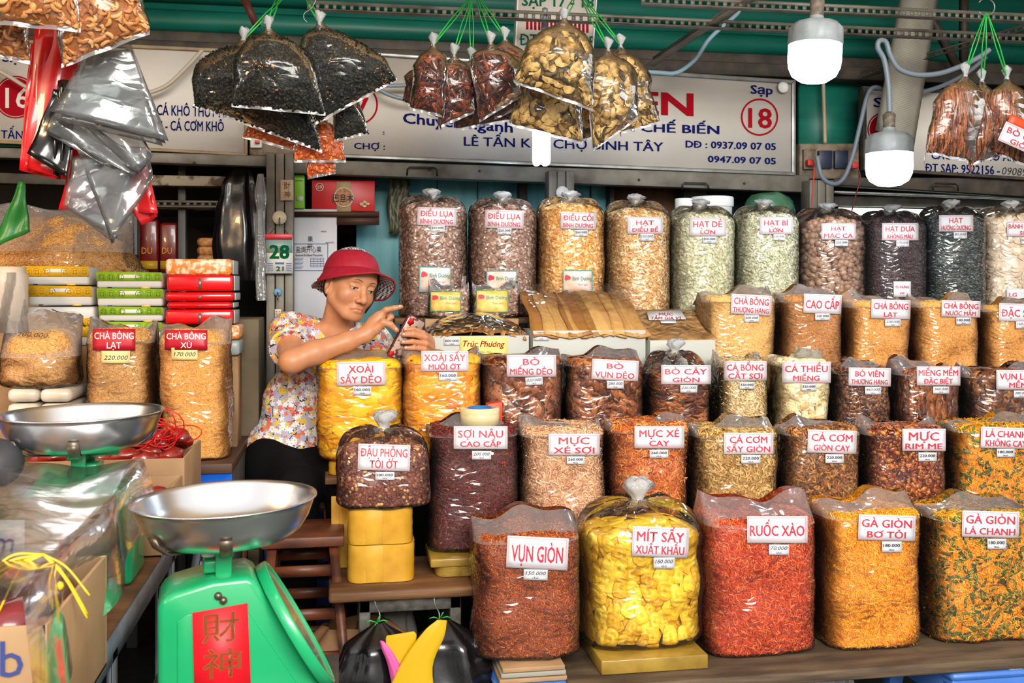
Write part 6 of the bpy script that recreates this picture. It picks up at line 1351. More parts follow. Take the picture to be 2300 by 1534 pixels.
# ================================================================ weighing scales
PANM = mat('polished_pan_steel', (222, 224, 228), .26, 1.0, bump=.03, bs=8); SGRN = mat('green_enamel', (22, 150, 92), .32, c2=(30, 162, 104), ns=4, coat=.3); CLIPM = mat('dull_clip_steel', (110, 100, 86), .4, .8)
GLASSD = mat('scratched_dial_cover', (150, 146, 138), .2, c2=(122, 112, 100), ns=5, coat=.5)
def scale_(lab, px, py, y, base_z, rz, tilt=0.0):
    c = W(px, py, y); t = Thing('weighing_scale', lab, 'weighing scale', (c[0], c[1], base_z)); R = Matrix.Rotation(rz, 3, 'Z'); Rn = np.array(R)
    def loc(v): return np.asarray(v, float) @ Rn.T + np.array((c[0], c[1], 0))
    zr = c[2]; TM = Matrix.Rotation(tilt, 3, 'Y')
    prof = [(.001, -.066), (.085, -.066), (.105, -.062), (.122, -.050), (.136, -.030), (.146, -.006), (.150, 0), (.1525, .001), (.1525, -.002), (.149, -.003), (.1470, -.009), (.138, -.033), (.125, -.053), (.107, -.066), (.085, -.070), (.001, -.070)]
    g = G(); g.lathe(prof[::-1], (c[0], c[1], zr), 96, TM); t.part('pan', g, PANM, smooth=True, label='round stainless steel pan')
    for a in (-1.45, .35, 2.3, 3.9):
        g = G(); d = np.array((math.cos(a), math.sin(a), 0)); w_ = np.array((-d[1], d[0], 0)); q = np.array((c[0], c[1], zr)); pts = [(.07, -.074), (.112, -.070), (.131, -.056), (.139, -.040)]
        P = np.array([[q + d * r_ + np.array((0, 0, z_ - d[0] * r_ * math.tan(tilt))) + w_ * s_ for s_ in (-.010, .010)] for r_, z_ in pts]); g.grid(P); t.part('pan_clip', g, CLIPM, sol=.003)
    def lb(lo, hi, name, m, bev=.003, M=None):
        g = G(); g.box2(lo, hi); v = g.v[0]; g.v[0] = loc(v); t.part(name, g, m, bev=bev)
    lb((-.07, -.012, zr - .084), (.07, .012, zr - .073), 'cross_arm', SGRN); lb((-.012, -.07, zr - .084), (.012, .07, zr - .073), 'cross_arm', SGRN)
    zt = zr - .118
    lb((-.016, -.045, zt - .01), (.010, -.035, zr - .076), 'front_post', SGRN, .002); lb((-.016, .035, zt - .01), (.010, .045, zr - .076), 'rear_post', SGRN, .002)
    lb((-.035, -.03, zt), (.0, .03, zt + .022), 'lever_block', SGRN, .004); g = G(); g.lathe([(.001, 0), (.013, 0), (.013, .006), (.001, .006)], loc([(-.025, -.02, zt + .028)])[0], 16); t.part('zero_knob', g, WHITEP)
    # housing: side profile extruded front to back
    pf = [(-.105, base_z), (-.105, zt - .040), (-.098, zt - .024), (-.080, zt - .016), (-.02, zt - .002), (.035, zt), (.048, zt - .008), (.165, base_z)]
    ys = [(-.085, .90), (-.098, .985), (-.10, 1.0), (.10, 1.0), (.098, .985), (.085, .9)]
    rows = []
    for yy, s_ in ys: rows.append([(p[0] * 1.0, yy if s_ < 1 else yy, base_z + (p[1] - base_z) * (1 - (1 - s_) * .12)) for p in pf])
    ysx = [-.10, .10]; g = G(); n = len(pf); A = [(p[0], -.066, p[1]) for p in pf]; B = [(p[0], .066, p[1]) for p in pf]; v = loc(np.array(A + B)); g.add(v, [tuple(range(n)), tuple(range(2 * n - 1, n - 1, -1))] + [(i, n + i, n + (i + 1) % n, (i + 1) % n) for i in range(n)])
    t.part('housing', g, SGRN, bev=.010)
    # raised front panel
    g = G(); q = [(-.075, base_z + .02), (-.075, zt - .062), (-.06, zt - .052), (.018, zt - .046), (.034, zt - .055), (.12, base_z + .02)]; v = loc(np.array([(a, -.0685, b) for a, b in q])); vv = Rn @ np.array((0, .004, 0)); g.prism(v, vv); t.part('front_panel', g, SGRN, bev=.0015)
    for bx in ((-.012, zt - .026), (-.004, zt - .034)): g = G(); g.ball(loc([(bx[0], -.069, bx[1])])[0], .0065, 10, 6); t.part('bolt', g, CLIPM)
    # dial drum on the slanting side
    ax = np.array((.165 - .048, 0, base_z - (zt - .008))); ax /= np.linalg.norm(ax); nm = np.array((-ax[2], 0, ax[0])); 
    if nm[0] < 0: nm = -nm
    ctr = np.array((.048, 0, zt - .008)) + ax * .118 + nm * .002; nW = Vector(tuple(Rn @ nm)); M3 = nW.to_track_quat('Z', 'Y').to_matrix(); cW = loc([ctr])[0]
    g = G(); g.lathe([(.001, 0), (.117, 0), (.119, .002), (.119, .017), (.117, .019), (.110, .019), (.109, .014)], cW, 96, M3); t.part('dial_rim', g, SGRN); g = G(); g.lathe([(.001, .0150), (.110, .0150)], cW, 48, M3); t.part('dial_cover', g, GLASSD, smooth=True)
    return t, loc, zt
sc1, l1, z1_ = scale_('green weighing scale with steel pan standing further back on the left', 184, 925, 2.10, .93, math.pi, -.01)
sc2, l2, z2_ = scale_('green weighing scale in front with a red paper bearing two gold characters', 505, 1118, 1.78, .81, .13, -.02)
# red paper on the front scale
def sfn(off):
    def f(P):
        return l2(np.stack([P[:, 0], np.full(len(P), -.0705 - off), P[:, 1]], -1))
    return f
x0s, x1s, zt_, zb_ = -.048, .034, z2_ - .045, .81; q = np.array([(x0s, zb_), (x1s + .006, zb_ + .012), (x1s, zt_ + .004), (x0s - .004, zt_ - .004)]); g = G(); g.add(sfn(.001)(q), [(0, 1, 2, 3)]); rp = sc2.part('red_paper', g, mat('festive_red_paper', (226, 20, 34), .5), sol=.0006)
for ch, zc0, zc1 in (('財', z2_ - .100, z2_ - .052), ('神', z2_ - .158, z2_ - .110)):
    V, Fs, asp = text2d(ch, .014); g = G(); X = x0s + .010 + (x1s - x0s - .022) * V[:, 0] + (.002 if ch == '神' else 0); vmin, vmax = V[:, 1].min(), V[:, 1].max(); Z = zc0 + (zc1 - zc0) * (V[:, 1] - vmin) / (vmax - vmin); g.add(sfn(.0024)(np.stack([X, Z], -1)), Fs); sc2.part('gold_character', g, mat('gold_ink', (176, 96, 50), .4), parent=rp)
t = Thing('scale_stand', 'low grey stand carrying the front scale, just below the frame', 'stand', (-.18, 1.8, 0)); t.part('top', G().box2((-.32, 1.62, .785), (.0, 1.95, .8085)), STEELD, bev=.003)
for x_ in (-.30, -.04):
    for y_ in (1.64, 1.91): t.part('leg', G().box2((x_, y_, 0), (x_ + .02, y_ + .02, .785)), STEELD)

# ================================================================ grey slotted table with boxes (foreground left)
GREYR = mat('grey_painted_angle', (104, 114, 124), .45, .3, c2=(84, 92, 100), ns=14)
tb = Thing('slotted_angle_table', 'grey slotted-angle table carrying the cardboard boxes and rear scale', 'table', (-.8, 2.0, 0)); XR = -.362
tb.part('top_board', G().box2((-1.35, 1.15, .905), (XR - .004, 2.97, .928)), WOODB, bev=.003)
tb.part('side_angle', G().box2((XR - .003, 1.15, .885), (XR, 2.97, .932)), GREYR)
for y_ in (1.75, 2.35, 2.94):
    n = int(.88 / .05); g = G(); g.box2((XR - .036, y_, 0), (XR - .028, y_ + .003, .90)); g.box2((XR - .010, y_, 0), (XR - .002, y_ + .003, .90))
    for k in range(n): g.box2((XR - .030, y_, .01 + k * .05), (XR - .008, y_ + .003, .035 + k * .05))
    g.box2((XR - .003, y_, 0), (XR, y_ + .036, .90)); tb.part('slotted_leg', g, GREYR)
g = G(); g.tube([(XR - .002, 2.36, .55), (XR - .002, 2.94, .90)], .012, 4); tb.part('brace', g, GREYR); tb.part('side_angle', G().box2((XR - .003, 1.75, .40), (XR, 2.94, .436)), GREYR); tb.part('lower_board', G().box2((-1.3, 1.3, .38), (XR - .01, 2.9, .40)), WOODB)
boxA = open_tray('cardboard_box', 'open cardboard box of purple sausages with yellow strings at the lower left corner', -.72, 1.30, .9285, .72 - .344, .32, .165, CARD, cat='cardboard box', th_=.005)
boxB = open_tray('cardboard_box', 'open cardboard box with red and black tape behind the sausage box', -.86, 1.655, .9285, .86 - .398, .30, .19, CARD, cat='cardboard box', th_=.005)
for dx, m_ in ((-.012, REDP), (-.004, BLACK)): boxB.part('tape_stripe', G().box2((-.398 + dx - .010, 1.6535, .93), (-.398 + dx - .003, 1.655, 1.117)), m_)
t_ = boxB.part('paper_sheet', pquad(G(), 1.652, rect(-40, 1168, 55, 1262), .001), WHITEP); g = G(); ptext(g, 'm', 1.650, -18, 1190, 32, 1242, .0, shear=.2); boxB.part('purple_writing', g, mat('purple_marker', (84, 60, 160), .5))
g = G(); ptext(g, 'b', 1.299, 0, 1435, 52, 1520, .0); boxA.part('blue_writing', g, mat('blue_marker', (50, 62, 120), .5))
boxA.part('black_tape', G().box2((-.352, 1.2985, .93), (-.346, 1.30, 1.094)), BLACK)
PSAU = mat('purple_sausage', (124, 40, 44), .3, c2=(92, 26, 36), ns=12, bump=.2, coat=.4); RSAU = mat('red_sausage', (150, 34, 22), .28, c2=(104, 18, 14), ns=16, bump=.4, bs=50, coat=.5)
k = 0
for i in range(4):
    for j in range(4):
        x, y_ = -.42 - .083 * i + .01 * (j % 2), 1.345 + .068 * j; z = 1.032 + .016 * ((i + j) % 2); g = G(); g.ball((x, y_, z + .012), (.046, .034, .032), 16, 10, Matrix.Rotation(.5 * i + .9 * j, 3, 'Z')); solo('sausage', g, PSAU, 'plump purple-red sausage in the lower left box', 'sausage', group='purple sausages in the lower left box', smooth=True)
for i in range(3):
    for j in range(3): g = G(); g.ball((-.44 - .09 * i, 1.37 + .08 * j, .975), (.05, .04, .042), 12, 8); solo('sausage', g, PSAU, 'plump purple-red sausage in the lower left box', 'sausage', group='purple sausages in the lower left box', smooth=True)
YST = mat('yellow_string', (226, 186, 30), .4); RST = mat('red_string', (196, 14, 20), .35)
st = Thing('string_bundle', 'bundle of yellow strings tied over the purple sausages', 'string', W(95, 1245, 1.42)); kn = W(97, 1245, 1.40)
for i in range(13):
    a = rng.uniform(2.4, 3.9) if i < 9 else rng.uniform(-.9, -.2); L = rng.uniform(.06, .13) if i < 9 else .06; end = kn + np.array((math.cos(a) * L, -.03 + .01 * i * .3, -.035 - .06 * rng.random())); mid = (kn + end) / 2 + np.array((0, 0, .02 if i < 9 else .01))
    g = G(); g.tube(spline([kn, mid, end], 6), .0016, 5); st.part('string', g, YST, smooth=True)
for (px, py) in ((95, 1345), (133, 1316)): g = G(); g.ball(W(px, py, 1.40), .006, 8, 6); st.part('knot', g, YST)
# plastic sheet over the boxes
LOOSE = film('loose_film', .10, .16, crinkle=.22, gloss=.5)
g = G(); P = []
for i in range(26):
    u = i / 25
    row = []
    for j in range(26):
        v = j / 25; x = -.80 + .50 * u; y_ = 1.26 + .74 * v; z = 1.125 + .05 * v + .012 * math.sin(9 * u + 5 * v) + .012 * noise.noise(Vector((u * 6, v * 6, 3)))
        if x > -.36: z -= (x + .36) * 2.0 + .008; x = -.36 + (x + .36) * .25 + .012 * math.sin(v * 14)
        row.append((x, y_, z))
    P.append(row)
g.grid(np.array(P)); solo('plastic_sheet', g, LOOSE, 'loose clear plastic sheet draped over the foreground cardboard boxes', 'plastic sheet', smooth=True)
# sausage trays behind
trA = open_tray('cardboard_box', 'cardboard tray of red sausages with red strings below the brown floss bag', -.80, 2.56, .9285, .80 - .366, .30, .155, CARD, cat='cardboard box', th_=.005)
trB = open_tray('cardboard_box', 'lower cardboard tray of red sausages right of the rear scale', -.70, 2.24, .9285, .70 - .366, .29, .12, CARD, cat='cardboard box', th_=.005)
for (bx, by, bz, nx_, ny_, nm) in ((-.41, 2.61, 1.06, 7, 4, 'in the tray with red strings'), (-.41, 2.29, 1.0, 5, 4, 'in the lower tray beside the rear scale')):
    for i in range(nx_):
        for j in range(ny_):
            x = bx - .052 * i + rng.uniform(-.008, .008); y_ = by + .06 * j; g = G(); R_ = Matrix.Rotation(rng.uniform(-.6, .6), 3, 'Z') @ Matrix.Rotation(rng.uniform(-.3, .3), 3, 'Y'); g.ball((x, y_, bz + .012 * ((i + j) % 3) + (.03 if j > 1 and 'strings' in nm else 0)), (.034, .020, .020), 14, 9, R_); g.v[0] += np.array([[noise.noise(Vector(p * 60)), noise.noise(Vector(p * 60 + 7)), noise.noise(Vector(p * 55 + 3))] for p in g.v[0]]) * .007
            solo('sausage', g, RSAU, 'wrinkled red sausage ' + nm, 'sausage', group='red sausages ' + nm, smooth=True)
    open_ = G(); open_.box2((bx - .052 * (nx_ - 1) - .02, by - .02, .936), (bx + .015, by + .19, bz - .02)); solo('sausage_pile', open_, RSAU, 'packed lower layer of red sausages ' + nm, 'sausages', kind='stuff', bev=.02)
st = Thing('string_bundle', 'tangle of red strings looping above the red sausages', 'string', W(370, 1000, 2.68))
for i in range(26):
    px = rng.uniform(235, 420); py = 1015 - (rng.uniform(0, 30)); y_ = rng.uniform(2.60, 2.75); c = W(px, py, y_); hh = rng.uniform(.02, .055) if px > 320 else rng.uniform(.01, .045); ww = rng.uniform(.02, .05); P = [c + np.array((ww * math.sin(a) , .02 * math.cos(a * 1.3 + i), hh * (1 - math.cos(a)) / 1.2)) for a in np.linspace(-.3, 2 * math.pi * .95, 16)]
    g = G(); g.tube(P, .0016, 5); st.part('string_loop', g, RST, smooth=True)
g = G(); g.ball(W(-12, 1040, 2.0), (.05, .05, .045), 20, 14); solo('dark_rounded_object', g, mat('matte_dark_grey', (44, 44, 48), .6), 'rounded dark grey object cut off by the left edge', 'rounded_object', smooth=True)  # unidentified dark round shape, built as a plain ball
# ================================================================ bags hanging from the rails
SEAW = content('seaweed_flake', [(10, 12, 10), (20, 24, 18), (32, 36, 28), (44, 46, 34)], .55, spec=.25); SESA = content('orange_crumb', [(150, 90, 40), (190, 128, 66), (214, 164, 104)], .6)
FISHS = content('fish_skin', [(60, 52, 36), (146, 112, 56), (196, 156, 88), (220, 184, 116)], .45, ns=60, amt=.35); JERKH = content('brown_dried_meat', [(44, 18, 12), (72, 30, 20), (96, 42, 26), (160, 70, 26)], .35, coat=.4, ns=60, amt=.2)
STIK = content('jerky_stick', [(74, 34, 18), (116, 58, 30), (150, 84, 44), (176, 108, 60)], .4, coat=.3, ns=150, amt=.25); PUFF = content('fried_curl_snack', [(140, 78, 32), (188, 118, 56), (212, 146, 78), (226, 172, 108)], .5, ns=200)
ORSN = content('orange_snack', [(170, 70, 20), (210, 100, 34), (226, 136, 60)], .4)
TP['fatcurl'] = [t_bean(.016, .0062, rng.uniform(2.5, 4.6), n=8, seg=6, fat=1.0) for _ in range(5)]
TP['longstick'] = [t_ell(.10, .010, .008, seg=7, ring=9, jit=.18) for _ in range(5)]
FILMH = film('hanging_film', .02, .10, crinkle=.75, gloss=.55, sc_=10)
class Hang(Shape):
    def __init__(s, top, BL, BR, y, dep, lump=.008, f0=.10, shoulder=.5, nu=36, nv=26):
        s.top, s.A, s.B = W(*top, y), W(*BL, y), W(*BR, y); s.dep = dep; s.lump = lump; s.nu = nu; s.nv = nv; SEED[0] += 1; s.seed = SEED[0]; s._b = None; s.f0 = f0; s.sh = shoulder
        s.yc = y; s.d = dep; s.skin = .0035; s.grid_ = s.make(0.0)
    def make(s, off, f0=None, lump=None):
        f0 = s.f0 if f0 is None else f0; fs = np.linspace(f0, 1, s.nv); mid = (s.A + s.B) / 2; half = (s.B - s.A) / 2; P = np.zeros((s.nv, s.nu, 3)); N = np.zeros_like(P)
        L = np.linalg.norm(mid - s.top); down = (mid - s.top) / L; flat = np.array((half[0], 0, half[2])); W0 = np.linalg.norm(flat); side0 = np.array((1., 0, 0))
        for i, f in enumerate(fs):
            wf = np.interp(f, [0, .06, .18, .35, .6, .85, 1], [.04, .10, s.sh, s.sh + .27, .93, .97, 1.0]); dfc = np.interp(f, [0, .06, .2, .5, .8, .95, 1], [.08, .15, .7, 1, .75, .3, .08])
            c = s.top + (mid - s.top) * f; h = half * max(0, (f - .2) / .8) + side0 * W0 * (1 - max(0, (f - .2) / .8)); h = h / np.linalg.norm(h) * W0 * wf
            for j in range(s.nu):
                a = math.pi / 2 + 2 * math.pi * j / s.nu; ca, sa = math.cos(a), math.sin(a)
                P[i, j] = c + h * ca + np.array((0, s.dep / 2 * dfc * sa, 0)); n_ = h / np.linalg.norm(h) * ca / max(.3, wf) + np.array((0, 1, 0)) * sa; N[i, j] = n_ / np.linalg.norm(n_)
                if lump != 0:
                    q = P[i, j]; o = s.seed * 3.1; P[i, j] = q + N[i, j] * s.lump * dfc * (noise.noise(Vector((q[0] * 13 + o, q[1] * 13, q[2] * 13))) + .5 * noise.noise(Vector((q[0] * 32, q[1] * 32 + o, q[2] * 32))))
        return P + N * off, N
def hangbag(name, lab, cat, top, BL, BR, y, dep, m, kind, sp, size, string_to=None, extra=(), f0=.12, upd=None, ups=3.15, group=None, lump=.008, tilt=.35, knot=True, sh=.5, film_m=None):
    s = Hang(top, BL, BR, y, dep, lump, f0, sh); t = Thing(name, lab, cat, ((s.A + s.B) / 2), group)
    g = G(); P, N = s.make(-.005); g.grid(P, wrap=True); g.r = [np.full(g.n, .1)]; t.part('packed_core', g, m, smooth=True, kind='stuff')  # near-darkest ramp colour on the core as painted depth shade
    P, N = s.sample(sp, back=.5) if False else s.sample(sp); g = G(); scatter(g, P, N, kind, size, tilt, .004, updir=upd, upspread=ups, conform=s if kind in ('bigflake', 'strip', 'longstick', 'fatcurl') else None); t.part('contents', g, m, kind='stuff')
    for (m2, k2, sp2, sz2, nm) in extra:
        P, N = s.sample(sp2, jitter=1.5); keep = np.array([noise.noise(Vector(p * 16)) + .6 * noise.noise(Vector(p * 50)) > .30 for p in P]); g = G(); scatter(g, P[keep], N[keep], k2, sz2, .3, .001); t.part(nm, g, m2, kind='stuff')
    P, N = s.make(.004, 0.0); g = G(); g.grid(P, wrap=True); t.part('film', g, film_m or FILMH, smooth=True, label='clear plastic film')
    # sealed lower edge
    g = G(); A, B = s.A, s.B; P = np.array([[A + (B - A) * u + np.array((0, .004 * math.sin(u * 14), -.010 * v)) for u in np.linspace(-.02, 1.02, 14)] for v in (0, 1)]); g.grid(P); t.part('sealed_edge', g, FILM2)
    if knot:
        g = G(); c = s.top; V = []
        for i, (r_, z_) in enumerate(((.010, -.012), (.006, 0), (.011, .012), (.017, .026), (.010, .034))):
            for k in range(10): a = 2 * math.pi * k / 10; q = 1 + .25 * math.sin(3 * a + i + s.seed); V.append(c + np.array((r_ * q * math.cos(a), r_ * q * .8 * math.sin(a), z_ + .004 * math.sin(2 * a))))
        g.grid(np.array(V).reshape(5, 10, 3), wrap=True); t.part('gathered_neck', g, KNOT, smooth=True, label='white bunched plastic neck')
    if string_to:
        e = W(*string_to)
        for d in (-.003, .003): g = G(); a = s.top + np.array((d, 0, 0)); g.tube([a, (a + e) / 2 + np.array((d * 2, 0, 0)), e], [.0035, .0022, .0022], 4); t.part('green_string', g, GST)
    return t, s
HB = lambda *a, **k: hangbag(*a, **k)
sw = dict(extra=((SESA, 'bits', .010, .32, 'orange_crumbs'),), group='hanging seaweed sacks', lump=.008)
HB('seaweed_sack', 'black sack of seaweed snack with orange crumbs, front middle of its cluster', 'hanging sack', (603, 62), (524, 233), (727, 252), 3.16, .12, SEAW, 'bits', .0088, .85, (628, -20, 3.5), **sw)
HB('seaweed_sack', 'black sack of seaweed snack reaching furthest left and lowest', 'hanging sack', (548, 86), (440, 234), (718, 334), 3.32, .13, SEAW, 'bits', .0088, .85, (650, -20, 3.5), **sw)
HB('seaweed_sack', 'black sack of seaweed snack pointing to the right', 'hanging sack', (718, 50), (712, 272), (888, 176), 3.22, .12, SEAW, 'bits', .0088, .85, (680, -20, 3.5), **sw)
HB('seaweed_sack', 'small shiny black sack of seaweed under the right-pointing one', 'hanging sack', (775, 190), (752, 312), (822, 296), 3.36, .08, SEAW, 'bits', .0088, .85, None, knot=False, **sw)
HB('snack_pouch', 'clear pouch of reddish snacks peeping out under the lowest seaweed sack', 'pouch', (640, 250), (548, 304), (700, 344), 3.40, .03, ORSN, 'bits', .012, .9, None, knot=False)
HB('snack_pouch', 'clear pouch of orange snacks below the seaweed sacks', 'pouch', (715, 262), (662, 358), (775, 358), 3.38, .04, ORSN, 'bits', .012, .9, None, knot=False)
HB('snack_pouch', 'small pouch of round orange snacks, lowest under the seaweed sacks', 'pouch', (722, 300), (692, 396), (752, 384), 3.42, .035, ORSN, 'pistachio', .012, 1.0, None, knot=False)
jk = dict(group='hanging sacks of brown dried meat', lump=.008, tilt=.3)
HB('jerky_sack', 'leftmost hanging sack of dark red-brown dried meat', 'hanging sack', (974, 98), (922, 240), (996, 258), 3.36, .09, JERKH, 'strip', .017, .75, (1060, -10, 3.6), sh=.75, **jk)
HB('jerky_sack', 'second hanging sack of brown dried meat, hanging lowest of the front ones', 'hanging sack', (1020, 122), (986, 282), (1064, 248), 3.40, .09, JERKH, 'strip', .017, .75, (1062, -10, 3.6), sh=.75, **jk)
HB('jerky_sack', 'plump middle hanging sack of brown dried meat', 'hanging sack', (1102, 95), (1078, 268), (1170, 212), 3.36, .10, JERKH, 'strip', .017, .75, (1068, -10, 3.6), sh=.75, **jk)
HB('jerky_sack', 'hanging sack of brown dried meat half hidden by the big fish skin sack', 'hanging sack', (1134, 84), (1112, 262), (1200, 222), 3.46, .09, JERKH, 'strip', .017, .75, (1072, -10, 3.6), sh=.75, **jk)
HB('jerky_sack', 'low hanging sack of brown dried meat at the back of its cluster', 'hanging sack', (1060, 130), (1026, 288), (1162, 264), 3.52, .08, JERKH, 'strip', .017, .75, (1058, -10, 3.6), sh=.8, **jk)
HB('jerky_sack', 'low hanging sack of brown dried meat behind the leftmost one', 'hanging sack', (968, 140), (906, 226), (1000, 272), 3.5, .07, JERKH, 'strip', .017, .75, None, knot=False, sh=.8, **jk)
fs = dict(group='hanging sacks of fish skin', lump=.010, tilt=.4)
HB('fish_skin_sack', 'largest hanging sack of golden fish skin, at the front', 'hanging sack', (1268, 42), (1157, 180), (1329, 242), 3.20, .14, FISHS, 'bigflake', .022, .85, (1292, -10, 3.6), sh=.55, **fs)
HB('fish_skin_sack', 'hanging sack of dull fish skin right above the lit tube lamp', 'hanging sack', (1238, 140), (1146, 276), (1306, 318), 3.40, .11, FISHS, 'bigflake', .022, .85, None, knot=False, sh=.7, **fs)
HB('fish_skin_sack', 'hanging sack of fish skin ending in a low pointed corner', 'hanging sack', (1366, 108), (1334, 332), (1432, 262), 3.34, .11, FISHS, 'bigflake', .022, .85, (1302, -10, 3.6), sh=.75, **fs)
HB('fish_skin_sack', 'rightmost hanging sack of fish skin', 'hanging sack', (1394, 100), (1392, 296), (1480, 272), 3.46, .10, FISHS, 'bigflake', .022, .85, (1306, -10, 3.6), sh=.75, **fs)
HB('fish_skin_sack', 'hanging sack of dark fish skin squeezed between two others', 'hanging sack', (1316, 140), (1290, 318), (1350, 300), 3.5, .07, FISHS, 'bigflake', .022, .85, None, knot=False, sh=.8, **fs)
st_ = dict(group='hanging sacks of long jerky sticks', lump=.006, tilt=.12, upd=math.pi / 2, ups=.12)
HB('stick_sack', 'clear sack of long brown jerky sticks, the left one of its cluster', 'hanging sack', (2168, 166), (2080, 338), (2186, 360), 3.10, .08, STIK, 'longstick', .015, .55, (2213, 30, 3.1), sh=.72, **st_)
HB('stick_sack', 'clear sack of long brown jerky sticks, the middle one of its cluster', 'hanging sack', (2206, 178), (2176, 366), (2244, 346), 3.16, .07, STIK, 'longstick', .015, .55, (2215, 30, 3.1), sh=.8, **st_)
t, s_ = HB('stick_sack', 'clear sack of long jerky sticks with a white label at the right edge', 'hanging sack', (2262, 172), (2238, 340), (2322, 376), 3.12, .08, STIK, 'longstick', .015, .55, (2218, 30, 3.1), sh=.8, **st_)
c_ = card(t, Flat(3.06), 2246, 292, 2352, 338, PAPER, 'name_label', .42, nx=4); lettering(t, (2246, 292, 2352, 338), [('BÒ CÂY', .8, .3), ('GIÒN', .5, .26)], RED, c_, border=PINKB)
c_ = card(t, Flat(3.065), 2264, 268, 2330, 288, mat('orange_brand_strip', (206, 70, 28), .4), 'brand_strip', .4, nx=4)
g = G(); g.tube([W(2215 + 19 * math.cos(a), 16 + 19 * math.sin(a), 3.1) for a in np.linspace(-2.6, 2.6, 20)], .0022, 6); solo('steel_hook', g, ALU, 'round steel wire hook holding the jerky stick sacks', 'hook', smooth=True)
g = G(); g.tube(spline([W(712, -5, 3.45), W(700, 18, 3.45), W(684, 30, 3.45), W(683, 42, 3.45), W(690, 50, 3.45)]), .0018, 6); solo('steel_hook', g, ALU, 'steel wire hook beside the strings of the seaweed sacks', 'hook', smooth=True)
sn = dict(lump=.012, tilt=.5)
HB('snack_sack', 'hanging sack of fried curly snacks, the right one at the top left', 'hanging sack', (215, -120), (142, 142), (332, 68), 2.42, .13, PUFF, 'fatcurl', .0165, .9, None, knot=False, sh=.8, group='hanging sacks of curly snacks', **sn)
HB('snack_sack', 'hanging sack of fried curly snacks, the upper left corner one', 'hanging sack', (60, -150), (-60, 40), (176, 62), 2.36, .12, PUFF, 'fatcurl', .0165, .9, None, knot=False, sh=.9, group='hanging sacks of curly snacks', **sn)
HB('snack_sack', 'hanging sack of darker snacks low at the left edge', 'hanging sack', (10, -40), (-60, 110), (64, 134), 2.5, .08, PUFF, 'fatcurl', .0165, .8, None, knot=False, sh=.9, group='hanging sacks of curly snacks', **sn)
# packs of unused bags hanging at the left
def patch(corn, y, n=12, wave=.006, sd=0, ys=None):
    c = [W(*p, y + (ys[i] if ys else 0)) for i, p in enumerate(corn)]; P = []
    for i in range(n):
        v = i / (n - 1); row = []
        for j in range(n):
            u = j / (n - 1); p = (c[0] * (1 - u) + c[1] * u) * (1 - v) + (c[3] * (1 - u) + c[2] * u) * v
            p = p + np.array((0, wave * (math.sin(u * 7 + sd + v * 3) + .6 * math.sin(v * 11 + sd * 2)), 0)); row.append(p)
        P.append(row)
    return np.array(P)
def bagpack(name, lab, m, layers, y, th_=.004, sub=0):
    t = Thing(name, lab, 'plastic bags', W(*layers[0][2], y))
    for k, q in enumerate(layers): g = G(); g.grid(patch(q, y + .008 * k, sd=k * 1.7)); t.part('bag_layer', g, m, sol=th_, smooth=True)
    return t
REDB = mat('red_thin_plastic', (204, 22, 24), .3, c2=(180, 10, 22), ns=4, bump=.5, bs=9, coat=.4)
PACKF = film('stacked_clear_bags', .13, .14, crinkle=.7, sc_=9, gloss=1.2, tint=(225, 228, 228))
bagpack('red_bag_pack', 'pack of thin red plastic bags hanging at the upper left', REDB, [[(88, 40), (190, 40), (150, 405), (62, 378)], [(78, 60), (150, 60), (132, 404), (48, 384)], [(70, 100), (120, 100), (100, 392), (44, 382)]], 2.62, .003)
bagpack('red_bag_pack', 'red plastic bags showing beneath the silvery clear bags', REDB, [[(165, 320), (320, 330), (356, 480), (132, 470)], [(250, 400), (330, 380), (354, 486), (318, 506)]], 2.66, .002)
bagpack('black_bag_pack', 'folded black plastic bag hanging over the red ones', BPL, [[(120, 200), (175, 200), (150, 400), (62, 345)], [(130, 180), (160, 180), (136, 404), (120, 390)]], 2.59, .003)
bagpack('clear_bag_pack', 'pack of flat clear plastic bags, the uppermost one below the curly snacks', PACKF, [[(196, 112), (292, 96), (380, 318), (112, 250)], [(190, 120), (296, 110), (366, 328), (120, 268)], [(200, 120), (290, 110), (372, 322), (150, 262)]], 2.50, .002)
bagpack('clear_bag_pack', 'pack of flat clear plastic bags with a crimped left corner, the middle one', PACKF, [[(130, 230), (250, 180), (344, 350), (310, 392)], [(98, 292), (140, 230), (330, 372), (300, 396)], [(98, 296), (180, 250), (320, 380), (235, 372)]], 2.54, .002)
bagpack('clear_bag_pack', 'silvery pack of clear bags, the lowest one with a pointed bottom', PACKF, [[(170, 330), (330, 330), (345, 400), (252, 548)], [(165, 350), (300, 340), (256, 546), (142, 462)], [(168, 360), (310, 350), (262, 536), (150, 468)]], 2.58, .002)
g = G(); P = patch([(44, 408), (52, 408), (66, 520), (-20, 560)], 3.3); g.grid(P); solo('green_plastic_bag', g, mat('leaf_green_plastic', (44, 130, 50), .35, c2=(30, 104, 40), ns=5, bump=.5, bs=12), 'green plastic bag hanging at the left edge behind the large floss sack', 'plastic bag', smooth=True, sol=.01)
